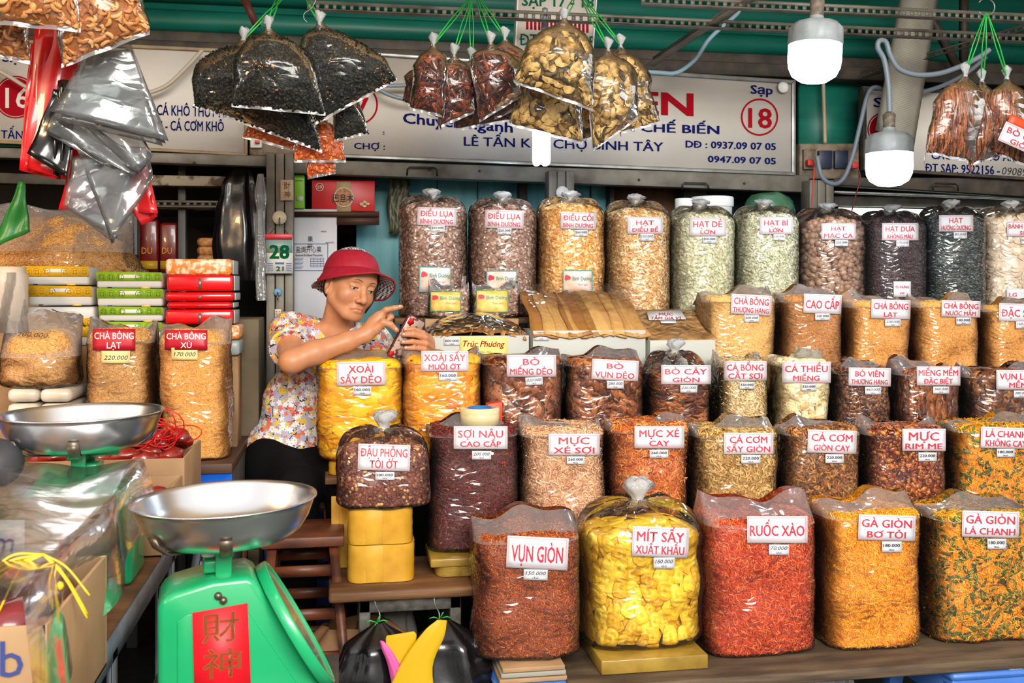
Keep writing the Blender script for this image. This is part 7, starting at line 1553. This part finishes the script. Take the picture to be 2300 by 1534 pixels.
# ================================================================ the seller: one continuous body grown from a distance field
class SDF:
    def __init__(s, lo, hi, h):
        s.lo = np.array(lo, np.float32); s.h = h; s.n = np.ceil((np.array(hi) - s.lo) / h).astype(int) + 1; s.f = np.full(s.n, 1.0, np.float32)
    def _reg(s, lo, hi, m):
        a = np.clip(np.floor((np.array(lo) - m - s.lo) / s.h).astype(int), 0, s.n); b = np.clip(np.ceil((np.array(hi) + m - s.lo) / s.h).astype(int) + 1, 0, s.n)
        if np.any(b <= a): return None
        X = [s.lo[i] + s.h * np.arange(a[i], b[i], dtype=np.float32) for i in range(3)]
        return (slice(a[0], b[0]), slice(a[1], b[1]), slice(a[2], b[2])), np.stack(np.meshgrid(*X, indexing='ij'), -1)
    def _mix(s, sl, d, k, sub):
        a = s.f[sl]
        if sub: d = -d; h = np.maximum(k - np.abs(a - d), 0) / k; s.f[sl] = np.maximum(a, d) + h * h * k / 4
        else: h = np.maximum(k - np.abs(a - d), 0) / k; s.f[sl] = np.minimum(a, d) - h * h * k / 4
    def cap(s, a, b, ra, rb=None, k=.012, sub=False, flat=None):
        rb = ra if rb is None else rb; a = np.array(a, np.float32); b = np.array(b, np.float32); m = max(ra, rb); r = s._reg(np.minimum(a, b) - m, np.maximum(a, b) + m, k + 3 * s.h)
        if r is None: return s
        sl, P = r; ab = b - a; t = np.clip(((P - a) @ ab) / (ab @ ab + 1e-12), 0, 1); q = P - a - t[..., None] * ab
        s._mix(sl, np.linalg.norm(q, axis=-1) - (ra + (rb - ra) * t), k, sub); return s
    def ell(s, c, r, M=None, k=.012, sub=False):
        c = np.array(c, np.float32); r_ = np.array([r] * 3 if np.isscalar(r) else r, np.float32); m = r_.max(); q = s._reg(c - m, c + m, k + 3 * s.h)
        if q is None: return s
        sl, P = q; P = P - c
        if M is not None: P = P @ np.array(M, np.float32)      # columns of M = axes
        k0 = np.linalg.norm(P / r_, axis=-1); k1 = np.linalg.norm(P / (r_ * r_), axis=-1) + 1e-9; s._mix(sl, k0 * (k0 - 1) / k1, k, sub); return s
    def chain(s, pts, rad, k=.006, sub=False):
        for i in range(len(pts) - 1): s.cap(pts[i], pts[i + 1], rad[i], rad[i + 1], k, sub)
        return s
    def mesh(s):
        f = s.f; S = f < 0; n = s.n
        c = np.zeros(n - 1, np.uint8)
        for dx in (0, 1):
            for dy in (0, 1):
                for dz in (0, 1): c += S[dx:n[0] - 1 + dx, dy:n[1] - 1 + dy, dz:n[2] - 1 + dz]
        A = np.argwhere((c > 0) & (c < 8)); idx = np.full(n - 1, -1, np.int32); idx[tuple(A.T)] = np.arange(len(A)); acc = np.zeros((len(A), 3)); cnt = np.zeros(len(A))
        cor = [(x, y, z) for x in (0, 1) for y in (0, 1) for z in (0, 1)]
        for p in cor:
            for ax in range(3):
                if p[ax]: continue
                q = list(p); q[ax] = 1; fa = f[A[:, 0] + p[0], A[:, 1] + p[1], A[:, 2] + p[2]]; fb = f[A[:, 0] + q[0], A[:, 1] + q[1], A[:, 2] + q[2]]; m = (fa < 0) != (fb < 0); t = np.where(m, fa / np.where(m, fa - fb, 1), 0)
                pos = np.tile(np.array(p, float), (len(A), 1)); pos[:, ax] += t; acc[m] += pos[m]; cnt[m] += 1
        V = (A + acc / cnt[:, None]) * s.h + s.lo; Fs = []
        for ax in range(3):
            o = [0, 0, 0]; o[ax] = 1; a_ = S[:n[0] - o[0], :n[1] - o[1], :n[2] - o[2]]; b_ = S[o[0]:, o[1]:, o[2]:]; E = np.argwhere(a_ != b_); u, v = (ax + 1) % 3, (ax + 2) % 3
            E = E[(E[:, u] > 0) & (E[:, v] > 0) & (E[:, u] < n[u] - 1) & (E[:, v] < n[v] - 1)]
            def cell(du, dv): q = E.copy(); q[:, u] -= du; q[:, v] -= dv; return idx[tuple(q.T)]
            Q = np.stack([cell(1, 1), cell(0, 1), cell(0, 0), cell(1, 0)], -1); flip = ~S[tuple(E.T)]; Q[flip] = Q[flip][:, ::-1]; Fs.append(Q)
        return V, np.vstack(Fs)
def Wp(x, y, d): return W(x, y, d)
# head frame
yaw, pit, rol = math.radians(30), math.radians(9), math.radians(12)
Fv = np.array((math.sin(yaw), -math.cos(yaw), 0)); Xv = np.array((math.cos(yaw), math.sin(yaw), 0)); Uv = np.array((0, 0, 1.))
Fv, Uv = Fv * math.cos(pit) - Uv * math.sin(pit), Uv * math.cos(pit) + Fv * math.sin(pit)
Uv, Xv = Uv * math.cos(rol) + Xv * math.sin(rol), Xv * math.cos(rol) - Uv * math.sin(rol)
HO = W(787, 639, 3.42); MH = np.stack([Xv, Fv, Uv], 1)
def H(x, f, u): return HO + Xv * x + Fv * f + Uv * u
B = SDF((-.30, 3.17, .86), (.33, 3.72, 1.68), .0027)
# torso under the blouse
hip, wai, che, upc = Wp(668, 1010, 3.60), Wp(692, 910, 3.58), Wp(735, 815, 3.54), Wp(752, 768, 3.52)
shR, shL = Wp(655, 742, 3.50), Wp(838, 772, 3.54); elR, wrR = Wp(655, 812, 3.24), Wp(820, 752, 3.285); elL, wrL = Wp(882, 880, 3.60), Wp(960, 790, 3.41)
B.ell(wai, (.125, .085, .14), k=.05).ell(che, (.135, .090, .10), k=.05).ell(hip, (.14, .10, .12), k=.05).ell(upc, (.13, .075, .06), k=.05)
B.cap(upc, shR, .055, .050, .03).cap(upc, shL, .055, .050, .03)
B.chain([shR, (shR + elR) / 2 + np.array((0, 0, -.004)), elR], [.050, .044, .037], .02)
B.chain([elR, elR + (wrR - elR) * .30 + np.array((0, 0, .002)), elR + (wrR - elR) * .75, wrR], [.036, .038, .029, .0235], .015)
B.chain([shL, elL, wrL], [.048, .037, .025], .015)
# neck and collar bones
B.cap(H(0, -.028, -.060), upc + np.array((.0, -.01, .02)), .046, .054, .025); B.cap(H(.03, -.01, -.06), upc + np.array((.015, -.05, .03)), .014, .010, .02); B.cap(H(-.04, -.02, -.06), upc + np.array((-.02, -.05, .03)), .016, .010, .02)
B.cap(upc + np.array((-.01, -.062, .035)), shR + np.array((.02, -.03, .02)), .012, .014, .03)
# head
B.ell(H(0, -.014, .028), (.074, .090, .088), MH, .01); B.ell(H(0, .022, -.026), (.061, .062, .074), MH, .03); B.ell(H(0, .040, .035), (.058, .044, .045), MH, .03)
for q in (-1, 1):
    B.cap(H(.050 * q, .004, -.052), H(.022 * q, .056, -.092), .021, .019, .02); B.ell(H(.038 * q, .052, -.034), (.024, .022, .024), MH, .02)
B.ell(H(0, .070, -.098), (.019, .014, .014), MH, .018); B.cap(H(-.036, .072, .022), H(.036, .072, .022), .011, .011, .02)
B.ell(H(0, .070, -.068), (.026, .016, .022), MH, .018)
for q in (-1, 1):
    B.ell(H(.031 * q, .094, .001), (.018, .014, .013), MH, .014, sub=True); B.ell(H(.031 * q, .071, .0028), (.0165, .0128, .0108), MH, .004)
    B.cap(H(.019 * q, .0795, -.0108), H(.044 * q, .0720, -.0098), .0024, .0022, .006)            # lower lid
    B.chain([H(.0165 * q, .0785, -.0030), H(.024 * q, .0840, -.0008), H(.034 * q, .0825, -.0005), H(.0455 * q, .0725, -.0040)], [.0016, .0022, .0022, .0014], .003)   # upper lid rim
    B.cap(H(.019 * q, .0835, .0105), H(.044 * q, .077, .011), .0012, .0012, .004, sub=True)       # lid crease
    B.chain([H(.021 * q, .0905, -.046), H(.029 * q, .081, -.058), H(.033 * q, .074, -.068)], [.0012, .0015, .001], .012, sub=True)  # smile fold
B.chain([H(0, .080, .010), H(0, .088, -.010), H(0, .0985, -.030), H(0, .103, -.039)], [.0085, .0080, .0090, .0112], .010)
for q in (-1, 1): B.ell(H(.0130 * q, .0915, -.0425), (.0082, .0105, .0078), MH, .006); B.ell(H(.0062 * q, .0985, -.0505), (.0032, .0048, .0032), MH, .003, sub=True)
UL = [H(-.0225, .0765, -.0735), H(-.009, .0858, -.0672), H(0, .0868, -.0680), H(.009, .0858, -.0672), H(.0225, .0765, -.0735)]; LL = [H(-.018, .0772, -.0752), H(-.007, .0850, -.0762), H(.007, .0850, -.0762), H(.018, .0772, -.0752)]
B.chain(UL, [.0018, .0034, .0032, .0034, .0018], .006); B.chain(LL, [.0018, .0042, .0042, .0018], .006); B.chain([H(-.023, .0802, -.0742), H(-.009, .0902, -.0712), H(.009, .0902, -.0712), H(.023, .0802, -.0742)], [.0008, .0012, .0012, .0008], .002, sub=True)
for q in (-1, 1):
    B.ell(H(.075 * q, -.010, -.018), (.0075, .017, .030), MH, .008); B.ell(H(.0815 * q, -.004, -.014), (.006, .009, .017), MH, .004, sub=True); B.ell(H(.078 * q, -.002, -.040), (.006, .008, .009), MH, .005)
# right hand, index finger stretched over the phone
kn = Wp(853, 711, 3.295); B.ell((wrR + kn) / 2 + np.array((.002, .012, .002)), (.040, .022, .024), np.stack([(kn - wrR) / np.linalg.norm(kn - wrR), np.array((.0, 1, .0)), np.cross((kn - wrR) / np.linalg.norm(kn - wrR), (0, 1, 0))], 1), .015)
B.cap(wrR, kn, .022, .019, .012); B.cap(wrR + np.array((0, .02, 0)), kn + np.array((.002, .045, -.004)), .018, .014, .012); B.cap(wrR, Wp(846, 737, 3.28), .021, .017, .012)
B.chain([kn + np.array((0, .002, .002)), Wp(867, 696, 3.285), Wp(885, 692, 3.28), Wp(901, 689, 3.278)], [.0125, .0098, .0086, .0072], .004)
B.chain([kn + np.array((0, .020, 0)), Wp(870, 702, 3.315), Wp(879, 712, 3.315), Wp(870, 719, 3.31)], [.0125, .0100, .0088, .0074], .003)
B.chain([kn + np.array((0, .037, -.003)), Wp(868, 709, 3.335), Wp(876, 720, 3.333), Wp(866, 726, 3.325)], [.0118, .0094, .0082, .0070], .003)
B.chain([kn + np.array((0, .052, -.008)), Wp(864, 717, 3.35), Wp(870, 727, 3.345), Wp(861, 732, 3.335)], [.0100, .0080, .0072, .0062], .003)
B.chain([Wp(842, 741, 3.276), Wp(861, 724, 3.268), Wp(877, 729, 3.266), Wp(891, 742, 3.268)], [.0155, .0118, .0098, .0078], .006)
# left hand closed round the phone
pal = Wp(956, 772, 3.392)
for (tx, ty, mx, my, kx, ky, r) in ((909, 741, 927, 739, 950, 748, .0084), (905, 752, 927, 751, 955, 758, .0088), (904, 769, 926, 767, 957, 772, .0084), (910, 782, 929, 781, 953, 784, .0076)):
    B.chain([Wp(tx, ty, 3.302), Wp(mx, my, 3.303), Wp(kx, ky, 3.322), Wp(kx + 9, ky + 8, 3.362), Wp(kx + 2, ky + 12, 3.392)], [r * .80, r, r * 1.08, r * 1.2, r * 1.3], .004)
B.ell(pal, (.030, .020, .036), None, .012); B.cap(pal, wrL, .024, .024, .015); B.chain([Wp(950, 790, 3.40), Wp(925, 775, 3.395), Wp(915, 755, 3.375)], [.014, .011, .009], .006)
V, Q = B.mesh(); g = G()
# tint: lips rosier
def dseg(P, a, b): ab = b - a; t = np.clip(((P - a) @ ab) / (ab @ ab), 0, 1); return np.linalg.norm(P - a - t[:, None] * ab, axis=1)
dl = np.min([dseg(V, UL[i], UL[i + 1]) for i in range(4)] + [dseg(V, LL[i], LL[i + 1]) for i in range(3)], axis=0); tint = np.clip(1 - (dl - .0036) / .0018, 0, 1) * (((V - H(0, .07, -.07)) @ Fv) > .003)
ck = np.min([np.linalg.norm(V - H(.040 * q, .070, -.034), axis=1) for q in (-1, 1)], axis=0); hn = np.min([np.linalg.norm(V - p, axis=1) for p in (Wp(901, 689, 3.278), Wp(891, 742, 3.268), Wp(909, 741, 3.30), Wp(905, 752, 3.30), Wp(904, 769, 3.30), Wp(910, 782, 3.30))], axis=0)
tint = np.maximum(tint, np.maximum(.16 * np.clip(1 - ck / .035, 0, 1), .35 * np.clip(1 - hn / .014, 0, 1)))
SKIN, ts = newmat('warm_skin'); a_ = ts.new('ShaderNodeAttribute', attribute_name='rnd'); rs = ts.ramp([(190, 132, 94), (178, 108, 82), (150, 84, 70)], [0, .4, 1]); ns_ = ts.new('ShaderNodeTexNoise', i_Scale=60.0, i_Detail=3.0); ts.link(ts.obj(), ns_.inputs['Vector']); ma = ts.new('ShaderNodeMath', operation='MULTIPLY_ADD'); ma.inputs[1].default_value = .30; ts.link(ns_.outputs[0], ma.inputs[0]); sb_ = ts.new('ShaderNodeMath', operation='SUBTRACT'); sb_.inputs[1].default_value = .13; ts.link(a_.outputs['Fac'], ma.inputs[2]); ts.link(ma.outputs[0], sb_.inputs[0]); ts.link(sb_.outputs[0], rs.inputs[0]); ts.link(rs.outputs[0], ts.b.inputs['Base Color'])
ts.b.inputs['Roughness'].default_value = .42; ts.b.inputs['Specular IOR Level'].default_value = .4; ts.b.inputs['Subsurface Weight'].default_value = .12; ts.b.inputs['Subsurface Radius'].default_value = (.01, .004, .002); ts.b.inputs['Subsurface Scale'].default_value = 1.0
g.add(V, Q.astype(int), tint)
wm = Thing('person', 'seated woman in a red checked sun hat and flowered blouse using a phone', 'person', (hip[0], hip[1], .80))
wm.part('body', g, SKIN, smooth=True)
from mathutils.bvhtree import BVHTree
_sel = np.where(np.linalg.norm(V - H(0, .08, .01), axis=1) < .07)[0]; _m = np.full(len(V), -1); _m[_sel] = np.arange(len(_sel)); _q = _m[Q]; _q = _q[(_q >= 0).all(1)]; FB = BVHTree.FromPolygons([tuple(p) for p in V[_sel]], [tuple(f) for f in _q.tolist()])
def snap(p, off=.0003):
    o = Vector(p + Fv * .05); h = FB.ray_cast(o, Vector(-Fv)); return np.array(h[0]) + Fv * off if h[0] is not None else p
HAIR = mat('black_hair', (22, 18, 18), .4, c2=(40, 30, 28), ns=60, bump=.5, bs=160, stretch=(6, 6, 1))
for q in (-1, 1):
    g = G(); n_ = 9; P = [snap(H((.013 + .0040 * i) * q, .0855, .0195 + .0055 * math.sin(min(1, i / 6) * 1.7) - .0010 * max(0, i - 5))) for i in range(n_)]; g.tube(P, [.0008, .0013, .0016, .0016, .0015, .0013, .0011, .0009, .0005], 6); wm.part('eyebrow', g, mat('thin_brow', (96, 62, 46), .7), smooth=True)
    g = G(); g.ball(H(.0315 * q, .0755, -.0056), (.0128, .0074, .0062), 16, 10, Matrix(MH.tolist())); e_ = wm.part('eye', g, mat('eye_white', (170, 150, 140), .2), smooth=True)
    g = G(); g.ball(H(.0330 * q, .0785, -.0050), (.0060, .0052, .0056), 12, 8, Matrix(MH.tolist())); wm.part('iris', g, mat('dark_brown_iris', (26, 14, 10), .15), parent=e_, smooth=True)
    g = G(); g.tube([H(.0175 * q, .0800, -.0042), H(.024 * q, .0862, -.0024), H(.034 * q, .0846, -.0020), H(.0470 * q, .0738, -.0054)], [.0006, .0011, .0012, .0007], 5); wm.part('eyelashes', g, HAIR, smooth=True)
for (px, py, y, dx_) in ((898, 688, 3.271, 1), (889, 739, 3.261, 1), (911, 739.5, 3.2945, -1), (907, 750.5, 3.294, -1), (906, 767.5, 3.2945, -1), (912, 780.5, 3.296, -1)): g = G(); g.ball(Wp(px, py, y), (.0058, .0018, .0042), 10, 6); wm.part('fingernail', g, mat('pale_pink_nail', (222, 168, 150), .25), smooth=True)
# hair cap with low knot
HS = SDF(HO - .16, HO + .16, .004); HS.ell(H(0, -.022, .030), (.080, .092, .090), MH, .01); HS.ell(H(0, -.085, -.030), (.045, .030, .040), MH, .02); HS.ell(H(.0, .075, -.012), (.062, .075, .075), MH, .012, sub=True); HS.cap(H(-.2, .0, -.06), H(.2, .0, -.06), .058, .058, .01, sub=True)
V, Q = HS.mesh(); g = G(); g.add(V, Q.astype(int)); wm.part('hair', g, HAIR, smooth=True)
g = G(); g.tube([H(.070, .030, .04), H(.074, .034, .0), H(.076, .026, -.04), H(.074, .014, -.08)], [.013, .012, .010, .004], 8); wm.part('hair', g, HAIR, smooth=True)
# hat
HATR = mat('crimson_hat_cloth', (160, 6, 40), .65, c2=(146, 4, 34), ns=60, bump=.15, bs=400)
GING, tg = newmat('black_white_gingham'); c1 = tg.new('ShaderNodeTexChecker', i_Scale=150.0); c1.inputs['Color1'].default_value = lin((226, 226, 230)); c1.inputs['Color2'].default_value = lin((26, 26, 34)); mpg = tg.new('ShaderNodeMapping'); mpg.inputs['Rotation'].default_value = (.4, .5, .3); tg.link(tg.obj(), mpg.inputs[0]); tg.link(mpg.outputs[0], c1.inputs[0]); tg.link(c1.outputs[0], tg.b.inputs['Base Color']); tg.b.inputs['Roughness'].default_value = .7
def rimu(a): return .036 + .032 * math.cos(a)                  # height of the hat edge round the head, a = 0 at the forehead
def hat_ring(u0, ex, n=64, a0=-math.pi, a1=math.pi):
    out = []
    for i in range(n + 1):
        a = a0 + (a1 - a0) * i / n; u = rimu(a) + u0; z = (u - .030) / (.092 + ex); r = math.sqrt(max(0.0, 1 - min(1, z * z))); out.append(H((.0815 + ex) * r * math.sin(a), -.010 + (.1000 + ex) * r * math.cos(a), u))
    return out
g = G(); rows = []
for k in range(15):
    f = k / 14; row = []
    for i in range(64):
        a = 2 * math.pi * i / 64; u0 = rimu(a); el0 = math.asin(max(-1, min(1, (u0 - .030) / .094))); el = el0 + (math.pi / 2 - el0) * f; row.append(H(.0835 * math.cos(el) * math.sin(a), -.010 + .102 * math.cos(el) * math.cos(a), .030 + .094 * math.sin(el)))
    rows.append(row)
hat = None
g.grid(np.array(rows), wrap=True); hat = wm.part('sun_hat', g, GING, smooth=True, label='black and white gingham hat crown', sol=.002)
g = G(); rows = []
for k in range(9):
    f = k / 8; row = []
    for i in range(64):
        a = 2 * math.pi * i / 64; u0 = rimu(a) - .003; el0 = math.asin(max(-1, min(1, (u0 - .030) / .097))); top = el0 + .70 - .12 * math.sin(a); el = el0 + (top - el0) * f; row.append(H(.0865 * math.cos(el) * math.sin(a), -.010 + .105 * math.cos(el) * math.cos(a), .030 + .097 * math.sin(el)))
    rows.append(row)
g.grid(np.array(rows), wrap=True); wm.part('hat_band', g, HATR, parent=hat, smooth=True, label='wide crimson band of the hat', sol=.003)
def brimP(a, v, off=0.0):
    L = float(np.interp(a, [-2.0, -1.2, 0, .8, 1.4, 2.0], [.046, .046, .046, .070, .082, .070])); u0 = rimu(a) - .002; z = (u0 - .030) / .097; r = math.sqrt(max(0, 1 - z * z)); ix, iy = .0860 * r * math.sin(a), -.010 + .1045 * r * math.cos(a)
    sl = float(np.interp(a, [-2.0, -1.2, 0, .6, 1.3, 2.0], [1.25, 1.0, .12, .15, .85, 1.1])); dr = L * v * math.cos(sl) * (1 - .08 * v); dn = L * math.sin(sl) * v ** 1.2
    return H(ix + dr * math.sin(a), iy + dr * math.cos(a), u0 - dn + off)
AR = np.linspace(-2.0, 2.0, 60); VR = np.linspace(0, 1, 10)
g = G(); g.grid(np.array([[brimP(a, v, .0015) for a in AR] for v in VR])); wm.part('hat_brim', g, HATR, parent=hat, smooth=True, label='curved crimson hat brim', sol=.0015)
g = G(); g.grid(np.array([[brimP(a, v * .97, -.0015) for a in AR] for v in VR])); wm.part('brim_lining', g, GING, parent=hat, smooth=True, label='black and white gingham brim lining', sol=.001)
g = G(); g.tube([brimP(a, 1.0) for a in AR], .0032, 6); wm.part('brim_edge', g, HATR, parent=hat, smooth=True)
g = G(); rows = []
for k in range(6):
    v = k / 5; rows.append([H((.080 + .03 * v) * math.sin(a), -.012 + (.100 + .030 * v) * math.cos(a), rimu(a) - .055 * v + .003 * math.sin(a * 11) * v) for a in np.linspace(math.pi * .62, math.pi * 1.38, 24)])
g.grid(np.array(rows)); wm.part('neck_flap', g, GING, parent=hat, smooth=True, label='gingham flap at the back of the hat', sol=.0015)
# blouse
BL = SDF((-.33, 3.28, .82), (.22, 3.80, 1.52), .0045)
BL.ell(wai + np.array((-.004, 0, 0)), (.148, .108, .150), k=.06).ell(che, (.150, .106, .108), k=.05).ell(hip + np.array((-.012, -.01, -.005)), (.172, .135, .125), k=.06).ell(upc, (.145, .092, .066), k=.05)
BL.cap(upc, shR + np.array((-.004, 0, -.006)), .070, .066, .04).cap(upc, shL, .066, .062, .03)
slR = shR + (elR - shR) * .60; BL.cap(shR + np.array((-.006, 0, -.012)), slR + np.array((-.006, 0, .0)), .066, .068, .03)
slL = shL + (elL - shL) * .42; BL.cap(shL, slL, .062, .066, .03)
nb = upc + np.array((.004, -.01, .055)); BL.cap(nb + np.array((0, 0, .05)), nb, .066, .060, .012, sub=True); BL.cap(nb + np.array((.0, -.085, .02)), upc + np.array((.01, -.125, -.070)), .060, .014, .010, sub=True)
# hollow the sleeve ends so the arms come out of an opening
d_ = (elR - shR) / np.linalg.norm(elR - shR); BL.cap(slR + d_ * .070, slR + d_ * .14, .090, .10, .008, sub=True); BL.cap(slR + d_ * .040, slR + d_ * .08, .050, .056, .006, sub=True)
dL = (elL - shL) / np.linalg.norm(elL - shL); BL.cap(slL + dL * .09, slL + dL * .2, .085, .10, .008, sub=True)
BL.cap(hip + np.array((-.3, 0, -.21)), hip + np.array((.3, 0, -.13)), .10, .10, .01, sub=True)
V, Q = BL.mesh(); fold = np.array([noise.noise(Vector((p[0] * 9, p[1] * 9, p[2] * 5))) + .6 * noise.noise(Vector((p[0] * 26 + p[2] * 12, p[1] * 20, p[2] * 11 + 3))) for p in V])
c0 = np.array([np.interp(V[:, 2], [hip[2], che[2]], [hip[i], che[i]]) for i in range(2)]).T; dn = V[:, :2] - c0; dn /= np.linalg.norm(dn, axis=1, keepdims=True) + 1e-6; V[:, :2] += dn * fold[:, None] * .010
FLO, tf = newmat('flowered_cotton'); co = tf.obj(); b_ = tf.b; b_.inputs['Roughness'].default_value = .85; b_.inputs['Specular IOR Level'].default_value = .15
base_in = None; col = tf.new('ShaderNodeRGB'); col.outputs[0].default_value = lin((186, 178, 196)); cur = col.outputs[0]
def mixc(fac, a, b): m = tf.new('ShaderNodeMix', data_type='RGBA'); tf.link(fac, m.inputs[0]); (tf.link(a, m.inputs[6]) if not isinstance(a, tuple) else setattr(m.inputs[6], 'default_value', a)); (tf.link(b, m.inputs[7]) if not isinstance(b, tuple) else setattr(m.inputs[7], 'default_value', b)); return m.outputs[2]
def mth(op, a, b=None, c=None):
    m = tf.new('ShaderNodeMath', operation=op)
    for i, v in enumerate((a, b, c)):
        if v is None: continue
        if isinstance(v, (int, float)): m.inputs[i].default_value = v
        else: tf.link(v, m.inputs[i])
    return m.outputs[0]
# thin dark stems, then two layers of five-petalled flowers
ve = tf.new('ShaderNodeTexVoronoi', i_Scale=34.0, feature='DISTANCE_TO_EDGE'); nz = tf.new('ShaderNodeTexNoise', i_Scale=40.0); tf.link(co, nz.inputs['Vector']); tf.link(co, ve.inputs['Vector']); cur = mixc(mth('MULTIPLY', mth('LESS_THAN', ve.outputs['Distance'], .045), mth('GREATER_THAN', nz.outputs[0], .5)), cur, lin((58, 62, 50)))
for k, (scl, cols, pos) in enumerate(((54.0, [(232, 112, 84), (240, 190, 60), (214, 84, 74), (238, 206, 90)], [0, .3, .55, .8]), (50.0, [(238, 236, 232), (238, 200, 70), (240, 238, 236), (226, 120, 90)], [0, .42, .56, .86]))):
    mp = tf.new('ShaderNodeMapping'); mp.inputs['Location'].default_value = (k * .37, k * .2, k * .11); mp.inputs['Scale'].default_value = (1, .35, 1); tf.link(co, mp.inputs[0]); v = tf.new('ShaderNodeTexVoronoi', i_Scale=scl, i_Randomness=.9); tf.link(mp.outputs[0], v.inputs['Vector'])
    sv = tf.new('ShaderNodeVectorMath', operation='SUBTRACT'); tf.link(mp.outputs[0], sv.inputs[0]); tf.link(v.outputs['Position'], sv.inputs[1]); sx = tf.new('ShaderNodeSeparateXYZ'); tf.link(sv.outputs[0], sx.inputs[0]); sc_ = tf.new('ShaderNodeSeparateColor'); tf.link(v.outputs['Color'], sc_.inputs[0])
    an = mth('ADD', mth('ARCTAN2', sx.outputs[2], sx.outputs[0]), mth('MULTIPLY', sc_.outputs[1], 6.0)); pet = mth('MULTIPLY_ADD', mth('ABSOLUTE', mth('COSINE', mth('MULTIPLY', an, 2.5))), .26, .30)
    m_ = mth('MULTIPLY', mth('LESS_THAN', v.outputs['Distance'], pet), mth('GREATER_THAN', sc_.outputs[2], .16 if k else .22)); rp_ = tf.ramp(cols, pos, 'CONSTANT'); tf.link(sc_.outputs[0], rp_.inputs[0]); cur = mixc(m_, cur, rp_.outputs[0]); cur = mixc(mth('MULTIPLY', mth('LESS_THAN', v.outputs['Distance'], .12), m_), cur, lin((236, 170, 40)))
tf.link(cur, b_.inputs['Base Color'])
g = G(); g.add(V, Q.astype(int)); wm.part('blouse', g, FLO, smooth=True, label='short-sleeved blouse printed with white, yellow and coral flowers')
# trousers
TR = SDF((-.40, 3.10, .0), (.16, 3.80, 1.06), .010); kR, kL = Wp(700, 1075, 3.30), Wp(745, 1080, 3.34); kL[0] += .0; hp = Wp(655, 1040, 3.58)
TR.ell(hp, (.155, .13, .105), k=.05); kR = np.array((-.125, 3.30, .86)); kL = np.array((.02, 3.34, .86))
TR.cap(hp + np.array((-.04, -.03, -.01)), kR, .098, .072, .04); TR.cap(hp + np.array((.07, -.03, -.01)), kL, .095, .070, .04); fR, fL = np.array((-.13, 3.52, .10)), np.array((.03, 3.56, .10)); TR.cap(kR, fR, .066, .046, .02); TR.cap(kL, fL, .066, .046, .02)
TR.ell(Wp(600, 1045, 3.52), (.07, .10, .09), k=.06)
V, Q = TR.mesh(); g = G(); g.add(V, Q.astype(int)); wm.part('trousers', g, mat('black_cotton', (9, 9, 11), .9, spec=.15), smooth=True, label='black trousers')
for f_ in (fR, fL): g = G(); g.ball(f_ + np.array((0, -.05, -.068)), (.042, .115, .032), 14, 8); wm.part('shoe', g, BLACK, smooth=True)
# phone
ph = Thing('mobile_phone', 'phone in a dark red patterned case held by the woman', 'phone', Wp(910, 750, 3.32))
bt, tp = Wp(868, 797, 3.303), Wp(919, 703, 3.303); up_ = (tp - bt); LN = np.linalg.norm(up_); up_ /= LN; wv = np.array((.84, .54, .0)); wv = wv - up_ * (wv @ up_); wv /= np.linalg.norm(wv); nv = np.cross(wv, up_); nv = nv if nv[1] < 0 else -nv
def phq(u, v, n): return bt + wv * u + up_ * v + nv * n
def rrect(u0, u1, v0, v1, r, n, k=5):
    P = []
    for (cu, cv, a0) in ((u1 - r, v1 - r, 0), (u0 + r, v1 - r, 90), (u0 + r, v0 + r, 180), (u1 - r, v0 + r, 270)):
        for i in range(k + 1): a = math.radians(a0 + 90 * i / k); P.append(phq(cu + r * math.cos(a), cv + r * math.sin(a), n))
    return P
PW = .080
g = G(); g.prism(rrect(0, PW, 0, LN, .010, -.005), nv * .009); ph.part('case', g, mat('maroon_case', (70, 10, 24), .3, coat=.5), bev=.0015)
g = G(); g.prism(rrect(.0035, PW - .0035, .0035, LN - .0035, .008, .0041), nv * .0006); ph.part('printed_back', g, mat('grey_floral_print', (190, 168, 152), .3, c2=(92, 62, 62), ns=55, lo=.5, hi=.58, coat=.5))
for (u, v, r) in ((.020, LN - .022, .013), (.034, LN - .052, .008), (.012, .010, .010)):
    g = G(); P = [phq(u + r * (1 + .15 * math.cos(5 * a)) * math.cos(a), v + r * (1 + .15 * math.cos(5 * a)) * math.sin(a), .0048) for a in np.linspace(0, 2 * math.pi, 31)[:-1]]; g.prism(P, nv * .0004); ph.part('red_flower_print', g, mat('red_flower_ink', (196, 16, 30), .35))
g = G(); g.prism(rrect(.003, PW - .003, .004, LN - .004, .008, -.0052), -nv * .0006); ph.part('screen', g, BLACK)
